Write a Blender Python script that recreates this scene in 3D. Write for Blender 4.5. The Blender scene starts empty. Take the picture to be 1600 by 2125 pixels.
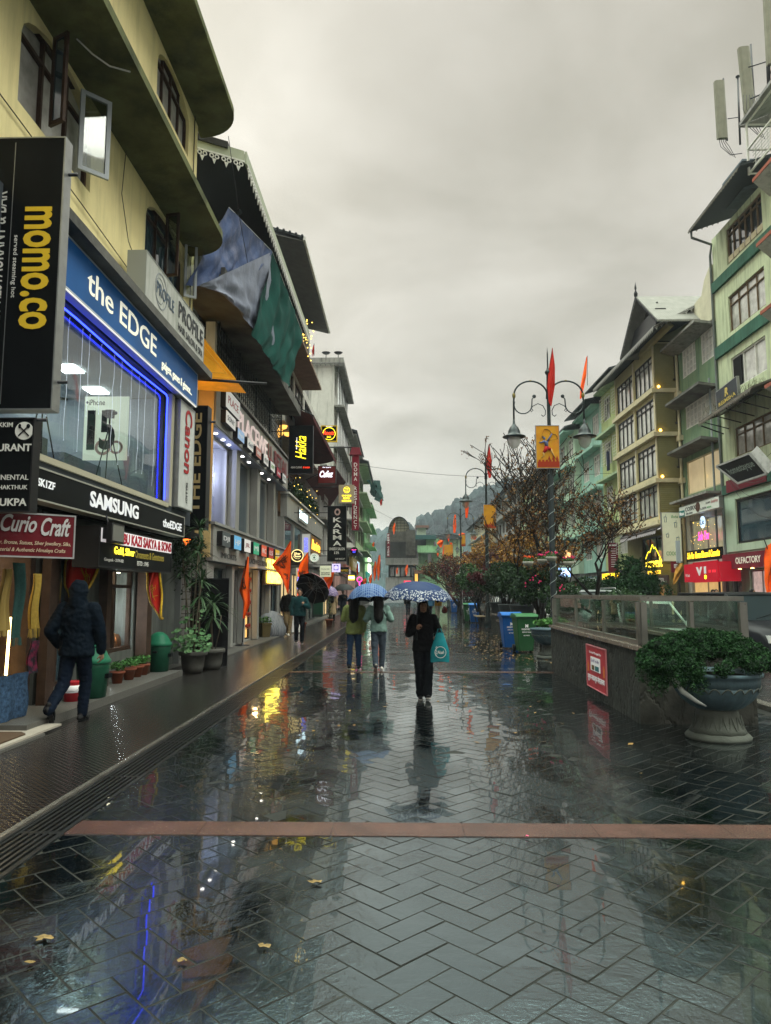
import bpy, math, random, bmesh
from mathutils import Vector, Matrix, noise
random.seed(7)
R = math.radians
SC = bpy.context.scene
# ------------------------------------------------------------------ camera
F_PX, CX, CY, HZ, VPX, CAMH = 1500.0, 800.0, 1062.5, 1230.0, 830.0, 1.62
PITCH = math.atan((HZ - CY) / F_PX)
YAW = math.atan((VPX - CX) / F_PX * math.cos(PITCH))       # turned to the left
cam_d = bpy.data.cameras.new('camera'); cam = bpy.data.objects.new('camera', cam_d)
SC.collection.objects.link(cam); SC.camera = cam
cam_d.sensor_fit = 'HORIZONTAL'; cam_d.sensor_width = 36.0; cam_d.lens = 36.0 * F_PX / 1600.0
cam_d.clip_start = 0.05; cam_d.clip_end = 6000
cam.location = (0, 0, CAMH); cam.rotation_euler = (R(90) + PITCH, 0, YAW)
CAMM = Matrix.Rotation(YAW, 3, 'Z') @ Matrix.Rotation(R(90) + PITCH, 3, 'X')
def ray(px, py): return CAMM @ Vector(((px - CX) / F_PX, -(py - CY) / F_PX, -1.0))
def onX(px, py, X): d = ray(px, py); t = X / d.x; return (t * d.y, CAMH + t * d.z)
def onY(px, py, Y): d = ray(px, py); t = Y / d.y; return (t * d.x, CAMH + t * d.z)
def onZ(px, py, Z=0.0): d = ray(px, py); t = (Z - CAMH) / d.z; return (t * d.x, t * d.y)
# ------------------------------------------------------------------ sky, sun, exposure
SUN_EL, SUN_AZ = R(50), R(112)
w = bpy.data.worlds.new('World'); SC.world = w; w.use_nodes = True
nt = w.node_tree; N = nt.nodes; L = nt.links; N.clear()
out = N.new('ShaderNodeOutputWorld'); bg = N.new('ShaderNodeBackground'); bg.inputs[1].default_value = 0.1
L.new(bg.outputs[0], out.inputs[0])
def wn(t, **k):
    n = N.new(t)
    for a, v in k.items(): setattr(n, a, v)
    return n
def wmath(op, a, b=None):
    n = wn('ShaderNodeMath', operation=op)
    for i, v in enumerate((a, b)):
        if v is None: continue
        if isinstance(v, (int, float)): n.inputs[i].default_value = v
        else: L.new(v, n.inputs[i])
    return n.outputs[0]
sky = wn('ShaderNodeTexSky', sky_type='NISHITA', sun_disc=False, sun_elevation=SUN_EL, sun_rotation=SUN_AZ)
tc = wn('ShaderNodeTexCoord'); sep = wn('ShaderNodeSeparateXYZ'); L.new(tc.outputs['Generated'], sep.inputs[0])
zc = wmath('MAXIMUM', sep.outputs[2], 0.0); den = wmath('ADD', zc, 0.22)
comb = wn('ShaderNodeCombineXYZ'); L.new(wmath('DIVIDE', sep.outputs[0], den), comb.inputs[0]); L.new(wmath('DIVIDE', sep.outputs[1], den), comb.inputs[1])
n1 = wn('ShaderNodeTexNoise'); n1.inputs['Scale'].default_value = 1.9; n1.inputs['Detail'].default_value = 6; n1.inputs['Roughness'].default_value = .5; n1.inputs['Distortion'].default_value = .3
L.new(comb.outputs[0], n1.inputs['Vector'])
rm = wn('ShaderNodeValToRGB'); L.new(n1.outputs[0], rm.inputs[0])
rm.color_ramp.elements[0].position = .34; rm.color_ramp.elements[0].color = (3.85, 3.6, 2.95, 1)
rm.color_ramp.elements[1].position = .66; rm.color_ramp.elements[1].color = (6.1, 5.78, 5.05, 1)
# overcast sky, boosted overhead out of view to light the facades
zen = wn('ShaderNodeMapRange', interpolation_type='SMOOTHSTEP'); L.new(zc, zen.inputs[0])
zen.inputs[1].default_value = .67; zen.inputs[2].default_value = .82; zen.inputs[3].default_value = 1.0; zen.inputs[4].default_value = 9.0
# brighter break in the cloud low on the left and toward the horizon
lf = wn('ShaderNodeMapRange', interpolation_type='SMOOTHSTEP'); L.new(sep.outputs[0], lf.inputs[0])
lf.inputs[1].default_value = .1; lf.inputs[2].default_value = -.42; lf.inputs[3].default_value = 1.0; lf.inputs[4].default_value = 1.75
hz = wn('ShaderNodeMapRange', interpolation_type='SMOOTHSTEP'); L.new(zc, hz.inputs[0])
hz.inputs[1].default_value = .0; hz.inputs[2].default_value = .25; hz.inputs[3].default_value = 1.10; hz.inputs[4].default_value = 1.0
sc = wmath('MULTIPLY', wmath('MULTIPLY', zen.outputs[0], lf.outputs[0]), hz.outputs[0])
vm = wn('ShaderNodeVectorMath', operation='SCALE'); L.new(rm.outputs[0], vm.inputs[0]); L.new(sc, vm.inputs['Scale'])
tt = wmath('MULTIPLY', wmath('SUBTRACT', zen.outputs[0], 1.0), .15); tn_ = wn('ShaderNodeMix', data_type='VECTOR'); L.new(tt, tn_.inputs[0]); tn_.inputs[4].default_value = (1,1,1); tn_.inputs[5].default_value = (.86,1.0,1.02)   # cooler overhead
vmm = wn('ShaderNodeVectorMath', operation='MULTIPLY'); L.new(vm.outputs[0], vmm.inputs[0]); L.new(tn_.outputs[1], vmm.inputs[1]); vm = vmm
vs = wn('ShaderNodeVectorMath', operation='SCALE'); L.new(sky.outputs[0], vs.inputs[0]); vs.inputs['Scale'].default_value = .04
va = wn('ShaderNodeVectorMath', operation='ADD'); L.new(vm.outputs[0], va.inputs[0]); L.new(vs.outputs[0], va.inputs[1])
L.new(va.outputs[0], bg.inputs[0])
sd = bpy.data.lights.new('sun', 'SUN'); so = bpy.data.objects.new('sun', sd); SC.collection.objects.link(so)
sd.energy = 1.5; sd.angle = R(40); sd.color = (1.0, .96, .88)
so.rotation_euler = Vector((-math.sin(SUN_AZ)*math.cos(SUN_EL), -math.cos(SUN_AZ)*math.cos(SUN_EL), -math.sin(SUN_EL))).to_track_quat('-Z', 'Y').to_euler()
vsn = SC.view_settings; vsn.view_transform = 'Standard'; vsn.look = 'None'; vsn.exposure = 0.3; vsn.gamma = 1.0; vsn.use_curve_mapping = False
cy = SC.cycles; cy.use_denoising = True; cy.max_bounces = 7; cy.diffuse_bounces = 3; cy.glossy_bounces = 4; cy.transmission_bounces = 4
cy.transparent_max_bounces = 12; cy.caustics_reflective = False; cy.caustics_refractive = False; cy.sample_clamp_indirect = 4.0
# ------------------------------------------------------------------ materials
MATS = {}
def mat(name, c, r=.6, m=0.0, var=.0, vs=3.0, bump=0.0, bs=30.0, spec=None, dirt=None, damt=.5, ds=1.2, streak=False, emit=None, es=1.0, ior=None, coat=0.0, alpha=None, wave=None, trans=0.0, rvar=0.0):
    if name in MATS: return MATS[name]
    M_ = bpy.data.materials.new(name); M_.use_nodes = True; MATS[name] = M_
    t = M_.node_tree; n = t.nodes; l = t.links; b = n['Principled BSDF']
    def S(k, v): b.inputs[k].default_value = v
    col = (*c, 1); S('Base Color', col); S('Roughness', r); S('Metallic', m); S('Specular IOR Level', spec if spec is not None else (.5 if (ior or m > .3 or coat or r < .3) else .09))
    if ior: S('IOR', ior)
    if coat: S('Coat Weight', coat); S('Coat Roughness', .08)
    if trans: S('Transmission Weight', trans)
    if alpha is not None: S('Alpha', alpha)
    if emit: S('Emission Color', (*emit, 1)); S('Emission Strength', es)
    tcn = n.new('ShaderNodeTexCoord'); src = None; cur = None
    def noise_(scale, detail=5, vec=None, rough=.6):
        q = n.new('ShaderNodeTexNoise'); q.inputs['Scale'].default_value = scale; q.inputs['Detail'].default_value = detail; q.inputs['Roughness'].default_value = rough
        l.new(vec or tcn.outputs['Object'], q.inputs['Vector']); return q.outputs[0]
    if var:
        mr = n.new('ShaderNodeMapRange'); l.new(noise_(vs), mr.inputs[0]); mr.inputs[1].default_value = .3; mr.inputs[2].default_value = .7
        mr.inputs[3].default_value = 1 - var; mr.inputs[4].default_value = 1 + var
        v = n.new('ShaderNodeVectorMath'); v.operation = 'SCALE'; v.inputs[0].default_value = c; l.new(mr.outputs[0], v.inputs['Scale']); cur = v.outputs[0]
    if dirt:
        vec = None
        if streak:
            mp = n.new('ShaderNodeMapping'); mp.inputs['Scale'].default_value = (4.5, 4.5, .45); l.new(tcn.outputs['Object'], mp.inputs[0]); vec = mp.outputs[0]
        mr = n.new('ShaderNodeMapRange'); l.new(noise_(ds, 7, vec, .65), mr.inputs[0]); mr.inputs[1].default_value = .48; mr.inputs[2].default_value = .72; mr.inputs[4].default_value = damt
        mx = n.new('ShaderNodeMix'); mx.data_type = 'RGBA'; l.new(mr.outputs[0], mx.inputs[0]); mx.inputs[7].default_value = (*dirt, 1)
        if cur: l.new(cur, mx.inputs[6])
        else: mx.inputs[6].default_value = col
        cur = mx.outputs[2]
    if cur: l.new(cur, b.inputs['Base Color'])
    if rvar:
        mr = n.new('ShaderNodeMapRange'); l.new(noise_(vs * 2.3), mr.inputs[0]); mr.inputs[1].default_value = .3; mr.inputs[2].default_value = .7
        mr.inputs[3].default_value = max(.02, r - rvar); mr.inputs[4].default_value = min(1, r + rvar); l.new(mr.outputs[0], b.inputs['Roughness'])
    if bump or wave:
        bp = n.new('ShaderNodeBump'); bp.inputs['Distance'].default_value = .02; bp.inputs['Strength'].default_value = bump or .5
        if wave:   # (axis, scale): corrugation, boards or slats
            wv = n.new('ShaderNodeTexWave'); wv.bands_direction = wave[0]; wv.inputs['Scale'].default_value = wave[1]; wv.wave_profile = wave[2] if len(wave) > 2 else 'SIN'
            l.new(tcn.outputs['Object'], wv.inputs['Vector']); l.new(wv.outputs[1], bp.inputs['Height'])
        else: l.new(noise_(bs, 4), bp.inputs['Height'])
        l.new(bp.outputs[0], b.inputs['Normal'])
    return M_
def emis(name, c, s): return mat(name, tuple(min(.8, x) for x in c), .5, emit=c, es=s)
def glass_mat(name, tint=(.8, .9, .88), refl=1.0, rough=.02, mixw=.85):
    """clear shop glass: lets the view through and mirrors the street at a slant"""
    if name in MATS: return MATS[name]
    M_ = bpy.data.materials.new(name); M_.use_nodes = True; MATS[name] = M_
    t = M_.node_tree; n = t.nodes; l = t.links; n.clear()
    o = n.new('ShaderNodeOutputMaterial'); tr = n.new('ShaderNodeBsdfTransparent'); tr.inputs[0].default_value = (*tint, 1)
    gl = n.new('ShaderNodeBsdfGlossy'); gl.inputs['Roughness'].default_value = rough
    fr = n.new('ShaderNodeFresnel'); fr.inputs['IOR'].default_value = 1.75
    tcn = n.new('ShaderNodeTexCoord'); q = n.new('ShaderNodeTexNoise'); q.inputs['Scale'].default_value = 1.2; q.inputs['Detail'].default_value = 1
    l.new(tcn.outputs['Object'], q.inputs['Vector']); bp = n.new('ShaderNodeBump'); bp.inputs['Strength'].default_value = .1; bp.inputs['Distance'].default_value = .03
    l.new(q.outputs[0], bp.inputs['Height']); l.new(bp.outputs[0], gl.inputs['Normal'])
    m_ = n.new('ShaderNodeMath'); m_.operation = 'MULTIPLY'; m_.inputs[1].default_value = refl; l.new(fr.outputs[0], m_.inputs[0])
    mx = n.new('ShaderNodeMixShader'); l.new(m_.outputs[0], mx.inputs[0]); l.new(tr.outputs[0], mx.inputs[1]); l.new(gl.outputs[0], mx.inputs[2]); l.new(mx.outputs[0], o.inputs[0])
    return M_
# ------------------------------------------------------------------ objects
COL = SC.collection
def wloc(o):
    v = Vector((0, 0, 0))
    while o is not None: v += Vector(o.location); o = o.parent
    return v
def thing(name, label, cat, loc=(0, 0, 0), rotz=0.0, group=None):
    o = bpy.data.objects.new(name, None); COL.objects.link(o); o.empty_display_size = .2
    o.location = loc; o.rotation_euler = (0, 0, rotz); o['label'] = label; o['category'] = cat
    if group: o['group'] = group
    return o
def tag(o, label, cat, group=None):
    o['label'] = label; o['category'] = cat
    if group: o['group'] = group
    return o
def struct(o): o['kind'] = 'structure'; return o
def stuff(o, label=None, cat=None):
    o['kind'] = 'stuff'
    if label: o['label'] = label; o['category'] = cat
    return o
def dup(root, loc=None, rotz=None, label=None, group=None):
    def cp(o, par):
        c = o.copy(); COL.objects.link(c)
        if par is not None: c.parent = par
        for ch in o.children: cp(ch, c)
        return c
    r = cp(root, None)
    if loc is not None: r.location = loc
    if rotz is not None: r.rotation_euler[2] = rotz
    if label: r['label'] = label
    if group: r['group'] = group; root['group'] = group
    return r
class G:
    """collects geometry in world (or in the thing's own) coordinates, then builds ONE mesh object"""
    def __init__(s): s.v = []; s.f = []; s.sm = []
    def add(s, vs, fs, smooth=False, M=None):
        k = len(s.v)
        s.v += [tuple(M @ Vector(p)) for p in vs] if M else [tuple(p) for p in vs]
        s.f += [tuple(i + k for i in f) for f in fs]; s.sm += [smooth] * len(fs); return s
    def box(s, x0, x1, y0, y1, z0, z1, M=None):
        x0, x1 = sorted((x0, x1)); y0, y1 = sorted((y0, y1)); z0, z1 = sorted((z0, z1))
        return s.add([(x0,y0,z0),(x1,y0,z0),(x1,y1,z0),(x0,y1,z0),(x0,y0,z1),(x1,y0,z1),(x1,y1,z1),(x0,y1,z1)],
            [(0,3,2,1),(4,5,6,7),(0,1,5,4),(1,2,6,5),(2,3,7,6),(3,0,4,7)], M=M)
    def bar(s, a, b, r, n=6, r2=None, up=None):
        a = Vector(a); b = Vector(b); d = (b - a)
        if d.length < 1e-6: return s
        d.normalize(); u = Vector(up) if up else (Vector((0,0,1)) if abs(d.z) < .9 else Vector((1,0,0)))
        p = d.cross(u).normalized(); q = d.cross(p).normalized(); r2 = r if r2 is None else r2; vs = []
        for c, rr in ((a, r), (b, r2)):
            for i in range(n):
                t = 2 * math.pi * i / n + (math.pi / 4 if n == 4 else 0); vs.append(c + p * rr * math.cos(t) + q * rr * math.sin(t))
        fs = [(i, (i+1) % n, n + (i+1) % n, n + i) for i in range(n)] + [tuple(range(n-1, -1, -1)), tuple(range(n, 2*n))]
        return s.add(vs, fs, n > 4)
    def path(s, pts, r, n=6, r2=None):
        pts = [Vector(p) for p in pts]; m = len(pts); vs = []; ref = None
        for i, c in enumerate(pts):
            d = (pts[min(i+1, m-1)] - pts[max(i-1, 0)])
            if d.length < 1e-7: d = Vector((0,0,1))
            d.normalize()
            if ref is None: ref = Vector((0,0,1)) if abs(d.z) < .9 else Vector((1,0,0))
            p = d.cross(ref)
            if p.length < 1e-3: p = d.cross(Vector((0,1,0)))
            p.normalize(); q = d.cross(p).normalized(); ref = p.cross(d) * 1.0
            rr = r if r2 is None else r + (r2 - r) * i / max(1, m-1)
            if isinstance(r, (list, tuple)): rr = r[i]
            vs += [c + p * rr * math.cos(2*math.pi*k/n) + q * rr * math.sin(2*math.pi*k/n) for k in range(n)]
        fs = [(i*n+k, i*n+(k+1) % n, (i+1)*n+(k+1) % n, (i+1)*n+k) for i in range(m-1) for k in range(n)]
        fs += [tuple(range(n-1, -1, -1)), tuple(range((m-1)*n, m*n))]
        return s.add(vs, fs, True)
    def lathe(s, prof, c=(0,0,0), n=24, smooth=True, flute=None, sx=1.0, sy=1.0):
        vs = []; m = len(prof)
        for j, (r, z) in enumerate(prof):
            for i in range(n):
                t = 2*math.pi*i/n; rr = r
                if flute and flute[0] <= j <= flute[1]: rr = r * (1 + flute[3] * abs(math.sin(flute[2] * t / 2)))
                vs.append((c[0] + rr*math.cos(t)*sx, c[1] + rr*math.sin(t)*sy, c[2] + z))
        fs = [(j*n+i, j*n+(i+1) % n, (j+1)*n+(i+1) % n, (j+1)*n+i) for j in range(m-1) for i in range(n)]
        if prof[0][0] > 1e-4: fs.append(tuple(range(n-1, -1, -1)))
        if prof[-1][0] > 1e-4: fs.append(tuple(range((m-1)*n, m*n)))
        return s.add(vs, fs, smooth)
    def ball(s, c, rx, ry=None, rz=None, n=12, m=8):
        ry = ry or rx; rz = rz or rx
        prof = [(math.sin(math.pi*j/m), -math.cos(math.pi*j/m)) for j in range(m+1)]
        prof[0] = (.001, -1); prof[-1] = (.001, 1)
        vs = [(c[0]+r*rx*math.cos(2*math.pi*i/n), c[1]+r*ry*math.sin(2*math.pi*i/n), c[2]+z*rz) for r, z in prof for i in range(n)]
        fs = [(j*n+i, j*n+(i+1) % n, (j+1)*n+(i+1) % n, (j+1)*n+i) for j in range(m) for i in range(n)]
        return s.add(vs, fs, True)
    def prism(s, poly, ext, smooth=False):
        """poly: 3D points of a flat outline; ext: vector it is thickened along"""
        n = len(poly); e = Vector(ext); a = [Vector(p) for p in poly]
        return s.add(a + [p + e for p in a], [tuple(range(n-1, -1, -1)), tuple(range(n, 2*n))] + [(i, (i+1) % n, n+(i+1) % n, n+i) for i in range(n)], smooth)
    def sheet(s, rows, smooth=True, thick=None):
        """rows: grid of points"""
        m = len(rows); n = len(rows[0]); vs = [p for r in rows for p in r]
        fs = [(j*n+i, j*n+i+1, (j+1)*n+i+1, (j+1)*n+i) for j in range(m-1) for i in range(n-1)]
        s.add(vs, fs, smooth)
        if thick: 
            e = Vector(thick); s.add([tuple(Vector(p)+e) for p in vs], [tuple(reversed(f)) for f in fs], smooth)
        return s
    def quad(s, a, b, c, d): return s.add([a, b, c, d], [(0, 1, 2, 3)])
    def build(s, name, m, parent=None, local=False, mods=None):
        me = bpy.data.meshes.new(name); off = Vector((0,0,0))
        if parent is not None and not local: off = wloc(parent)
        me.from_pydata([tuple(Vector(p) - off) for p in s.v], [], s.f); me.update()
        if any(s.sm): me.polygons.foreach_set('use_smooth', s.sm)
        me.materials.append(m); o = bpy.data.objects.new(name, me); COL.objects.link(o)
        if parent is not None: o.parent = parent
        if mods: mods(o)
        return o
def tagbuild(g, name, m, label, cat, group=None): return tag(g.build(name, m), label, cat, group)
# flat lettering turned into mesh ------------------------------------------------
_T = {}
def text_geo(s, shear=0.0, off=0.0, space=1.0, res=3):
    k = (s, shear, off, space, res)
    if k in _T: return _T[k]
    cu = bpy.data.curves.new('t', 'FONT'); cu.body = s; cu.size = 1; cu.shear = shear; cu.offset = off; cu.space_character = space
    cu.resolution_u = res; cu.align_x = 'LEFT'; cu.extrude = 0.0
    o = bpy.data.objects.new('t', cu); COL.objects.link(o); dg = bpy.context.evaluated_depsgraph_get(); ev = o.evaluated_get(dg)
    me = ev.to_mesh(); vs = [tuple(v.co) for v in me.vertices]; fs = [tuple(p.vertices) for p in me.polygons]; ev.to_mesh_clear()
    bpy.data.objects.remove(o); bpy.data.curves.remove(cu)
    if not vs: vs = [(0,0,0)]; fs = []
    x0 = min(v[0] for v in vs); x1 = max(v[0] for v in vs); y0 = min(v[1] for v in vs); y1 = max(v[1] for v in vs)
    _T[k] = ([((x-x0)/max(1e-6, x1-x0), (y-y0)/max(1e-6, y1-y0)) for x, y, z in vs], fs, (x1-x0)/max(1e-6, y1-y0)); return _T[k]
class Board:
    """a sign's face: corner o, unit vectors right/up (seen by the reader), size w x h, outward normal"""
    def __init__(s, o, right, up, w, h): s.o = Vector(o); s.r = Vector(right).normalized(); s.u = Vector(up).normalized(); s.w = w; s.h = h; s.n = s.r.cross(s.u).normalized()
    def P(s, a, b, d=0.0): return s.o + s.r * (a * s.w) + s.u * (b * s.h) + s.n * d
    def rect(s, g, a0, a1, b0, b1, d0, d1):
        return g.prism([s.P(a0,b0,d0), s.P(a1,b0,d0), s.P(a1,b1,d0), s.P(a0,b1,d0)], s.n * (d1 - d0))
    def text(s, g, t, a0, a1, b0, b1, d=.012, rot=0, shear=0.0, off=0.0, fit=True, space=1.0, thick=.006):
        vs, fs, asp = text_geo(t, shear, off, space)
        W = (a1-a0)*s.w; H = (b1-b0)*s.h
        pts = []
        if not fit:
            bw, bh = (W, H) if rot == 0 else (H, W)
            k = min(1.0, (bh*asp)/bw) if bw > 0 else 1; kh = min(1.0, (bw/asp)/bh)
        else: k = kh = 1
        for x, y in vs:
            x = .5 + (x-.5)*k; y = .5 + (y-.5)*kh
            if rot == 0: a, b = x, y
            elif rot == -90: a, b = y, 1-x          # reads downward
            else: a, b = 1-y, x                      # reads upward
            pts.append(s.P(a0+(a1-a0)*a, b0+(b1-b0)*b, d))
        g.add(pts, fs)
        g.add([p + s.n*(-thick) for p in pts], fs); return g
    def stack(s, g, t, a0, a1, b0, b1, d=.012, off=0.0, shear=0.0):
        n = len(t); st = (b1-b0)/n
        for i, ch in enumerate(t):
            if ch == ' ': continue
            k = .32 if ch in 'I1' else 1.0; m_ = (a0+a1)/2; hw = (a1-a0)/2*k
            s.text(g, ch, m_-hw, m_+hw, b1-(i+1)*st+st*.1, b1-i*st-st*.1, d, off=off, shear=shear)
        return g
    def disc(s, g, a, b, r, d0, d1, n=28, r_in=None):
        c = s.P(a, b, 0)
        pt = lambda rr, i, d: c + s.r*rr*math.cos(2*math.pi*i/n) + s.u*rr*math.sin(2*math.pi*i/n) + s.n*d
        if r_in is None: return g.prism([pt(r, i, d0) for i in range(n)], s.n*(d1-d0))
        vs = [pt(q, i, d) for q, d in ((r_in, d0), (r, d0), (r, d1), (r_in, d1)) for i in range(n)]
        fs = [(j*n+i, j*n+(i+1) % n, ((j+1) % 4)*n+(i+1) % n, ((j+1) % 4)*n+i) for j in range(4) for i in range(n)]
        return g.add(vs, fs)
def boardL(X, y0, y1, z0, z1): return Board((X, y0, z0), (0,1,0), (0,0,1), y1-y0, z1-z0)     # on the left side, facing +X
def boardR(X, y0, y1, z0, z1): return Board((X, y1, z0), (0,-1,0), (0,0,1), y1-y0, z1-z0)    # on the right side, facing -X
def boardF(Y, x0, x1, z0, z1): return Board((x0, Y, z0), (1,0,0), (0,0,1), x1-x0, z1-z0)     # across the street, facing the camera
def boardpx(Y, px0, px1, pyt, pyb):
    xa, zt = onY(px0, pyt, Y); xb, _ = onY(px1, pyt, Y); _, zb = onY((px0+px1)/2, pyb, Y); return boardF(Y, xa, xb, zb, zt)
def sign(name, label, b, th, mb, mf=None, fw=.02, cat='sign', group=None, bracket=None, backing=True):
    """board part (and frame part) of a sign; returns root and board"""
    c = b.P(.5, 0, -th/2); t = thing(name, label, cat, c, 0, group)
    g = G(); b.rect(g, 0, 1, 0, 1, -th, 0); g.build('panel', mb, t)
    if mf:
        g = G(); fa = fw/b.w; fb = fw/b.h
        ea = .003/b.w; eb = .003/b.h
        for r in ((-ea, 1+ea, -eb, fb), (-ea, 1+ea, 1-fb, 1+eb), (-ea, fa, fb, 1-fb), (1-fa, 1+ea, fb, 1-fb)): b.rect(g, *r, -th-.004, .008)
        g.build('frame', mf, t)
    if bracket:
        g = G()
        for q in bracket: g.bar(*q)
        g.build('bracket', MATS.get('black_metal') or mat('black_metal', (.02,.02,.022), .45, .6), t)
    return t
def letters(t, b, m, *items, name='lettering', **kw):
    for it in items:
        g = G(); k = dict(kw); k.update(it[5] if len(it) > 5 else {}); b.text(g, it[0], *it[1:5], **k); o = g.build(name, m, t)
    return o
# ================================================================== ground
def wet_stone():
    M_ = bpy.data.materials.new('wet_slate'); M_.use_nodes = True; t = M_.node_tree; n = t.nodes; l = t.links; b = n['Principled BSDF']
    geo = n.new('ShaderNodeNewGeometry'); tcn = n.new('ShaderNodeTexCoord')
    cr = n.new('ShaderNodeValToRGB'); l.new(geo.outputs['Random Per Island'], cr.inputs[0])
    cr.color_ramp.elements[0].color = (.0008,.0014,.0017,1); cr.color_ramp.elements[1].color = (.003,.0042,.0047,1)
    e = cr.color_ramp.elements.new(.85); e.color = (.002,.003,.0035,1); e = cr.color_ramp.elements.new(.93); e.color = (.005,.005,.0045,1)
    def nz(sc, det=5, ro=.6, vec=None, dist=0):
        q = n.new('ShaderNodeTexNoise'); q.inputs['Scale'].default_value = sc; q.inputs['Detail'].default_value = det; q.inputs['Roughness'].default_value = ro; q.inputs['Distortion'].default_value = dist
        l.new(vec or tcn.outputs['Object'], q.inputs['Vector']); return q.outputs[0]
    def mr(v, a, b_, c, d):
        q = n.new('ShaderNodeMapRange'); l.new(v, q.inputs[0]); q.inputs[1].default_value = a; q.inputs[2].default_value = b_; q.inputs[3].default_value = c; q.inputs[4].default_value = d; return q.outputs[0]
    def mm(op, a, b_):
        q = n.new('ShaderNodeMath'); q.operation = op
        for i, v in enumerate((a, b_)):
            if isinstance(v, (int, float)): q.inputs[i].default_value = v
            else: l.new(v, q.inputs[i])
        return q.outputs[0]
    grain = mr(nz(9, 6, .7), .3, .7, .6, 1.45)
    sv = n.new('ShaderNodeVectorMath'); sv.operation = 'SCALE'; l.new(cr.outputs[0], sv.inputs[0]); l.new(grain, sv.inputs['Scale'])
    l.new(sv.outputs[0], b.inputs['Base Color'])
    film = mr(nz(.8, 6, .66, dist=.5), .45, .58, 0, 1)        # 1 where a film of water stands
    l.new(mr(mm('ADD', film, mm('MULTIPLY', nz(22, 3), .35)), 0, 1.35, .15, .02), b.inputs['Roughness'])
    h1 = mm('MULTIPLY', nz(48, 4, .7), mr(film, 0, 1, .006, .0005))  # stone grain, drowned where the film stands
    h2 = mm('MULTIPLY', nz(6.5, 4, .6), .0068)                        # uneven faces of the slabs and ripples
    h3 = mm('MULTIPLY', nz(17, 2, .5), mr(film, 0, 1, .0050, .0012))
    bp = n.new('ShaderNodeBump'); bp.inputs['Strength'].default_value = .55; bp.inputs['Distance'].default_value = 1.0
    l.new(mm('ADD', mm('ADD', h1, h2), h3), bp.inputs['Height']); l.new(bp.outputs[0], b.inputs['Normal'])
    b.inputs['IOR'].default_value = 2.9; b.inputs['Specular Tint'].default_value = (.58, .85, .95, 1); b.inputs['Coat Weight'].default_value = .6; b.inputs['Coat Roughness'].default_value = .02
    return M_
m_slate = wet_stone()
m_grout = mat('grout', (.020,.022,.020), .5, var=.5, vs=3, bump=.3, bs=60)
m_asph = mat('wet_asphalt', (.015,.017,.018), .2, var=.3, vs=1.5, bump=.4, bs=90, ior=1.6, rvar=.12)
g = G(); g.quad((-900,-40,-.12), (900,-40,-.12), (900,1500,-.12), (-900,1500,-.12)); struct(g.build('ground', m_asph))
# herringbone slabs, every one a little tilted, standing on a pale joint bed
g = G(); X0, X1, Y0, Y1 = -2.27, 5.05, .9, 118.0
g.quad((X0,Y0,-.0028), (X1,Y0,-.0028), (X1,Y1,-.0028), (X0,Y1,-.0028)); struct(g.build('joint_bed', m_grout))
W_ = .158; vs_ = []; fs_ = []; rr = random.Random(3); c45 = math.sqrt(.5)
def rot45(x, y): return ((x - y) * c45, (x + y) * c45)
Nn = int((Y1 + 8) / W_ * 1.1)
def herring():
    for i in range(-56, Nn):
        for j in range(-56, Nn):
            k = (i - j) % 4
            if k == 0: yield i, j, 2, 1
            elif k == 3: yield i, j, 1, 2
for i, j, a, b_ in herring():
    cx_, cy_ = rot45((i + a/2) * W_, (j + b_/2) * W_)
    if not (X0 - .1 < cx_ < X1 - .12 and Y0 < cy_ < Y1): continue

    gp = .0032; ch = .0022
    tx = rr.gauss(0, .0042); ty = rr.gauss(0, .0042); dz = rr.gauss(0, .0009); k0 = len(vs_)
    for inset, zz in ((gp, -.0032), (gp + ch, 0.0)):
        for (u, v) in ((0,0), (a,0), (a,b_), (0,b_)):
            x = i*W_ + u*W_ + (inset if u == 0 else -inset); y = j*W_ + v*W_ + (inset if v == 0 else -inset)
            X_, Y_ = rot45(x, y); vs_.append((X_, Y_, zz + dz + (X_-cx_)*tx + (Y_-cy_)*ty))
    fs_ += [(k0+4,k0+5,k0+6,k0+7), (k0,k0+1,k0+5,k0+4), (k0+1,k0+2,k0+6,k0+5), (k0+2,k0+3,k0+7,k0+6), (k0+3,k0,k0+4,k0+7)]
g = G(); g.add(vs_, fs_); pv = struct(g.build('paving', m_slate)); pv.data.materials.append(m_grout); pv.data.polygons.foreach_set('material_index', [0 if i % 5 == 0 else 1 for i in range(len(fs_))])
m_band = mat('red_granite', (.062,.028,.020), .14, var=.4, vs=3.0, bump=.35, bs=70, ior=1.9, rvar=.10)
for i, (ya, yb) in enumerate(((5.04, 5.32), (15.0, 15.25), (33.0, 33.3), (56, 56.3))):
    g = G(); x = X0
    while x < X1 - .1:
        x2 = min(x + .9, X1); g.box(x + .002, x2 - .002, ya, yb, -.02, .006); x = x2
    struct(g.build('paving_band', m_band))
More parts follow.
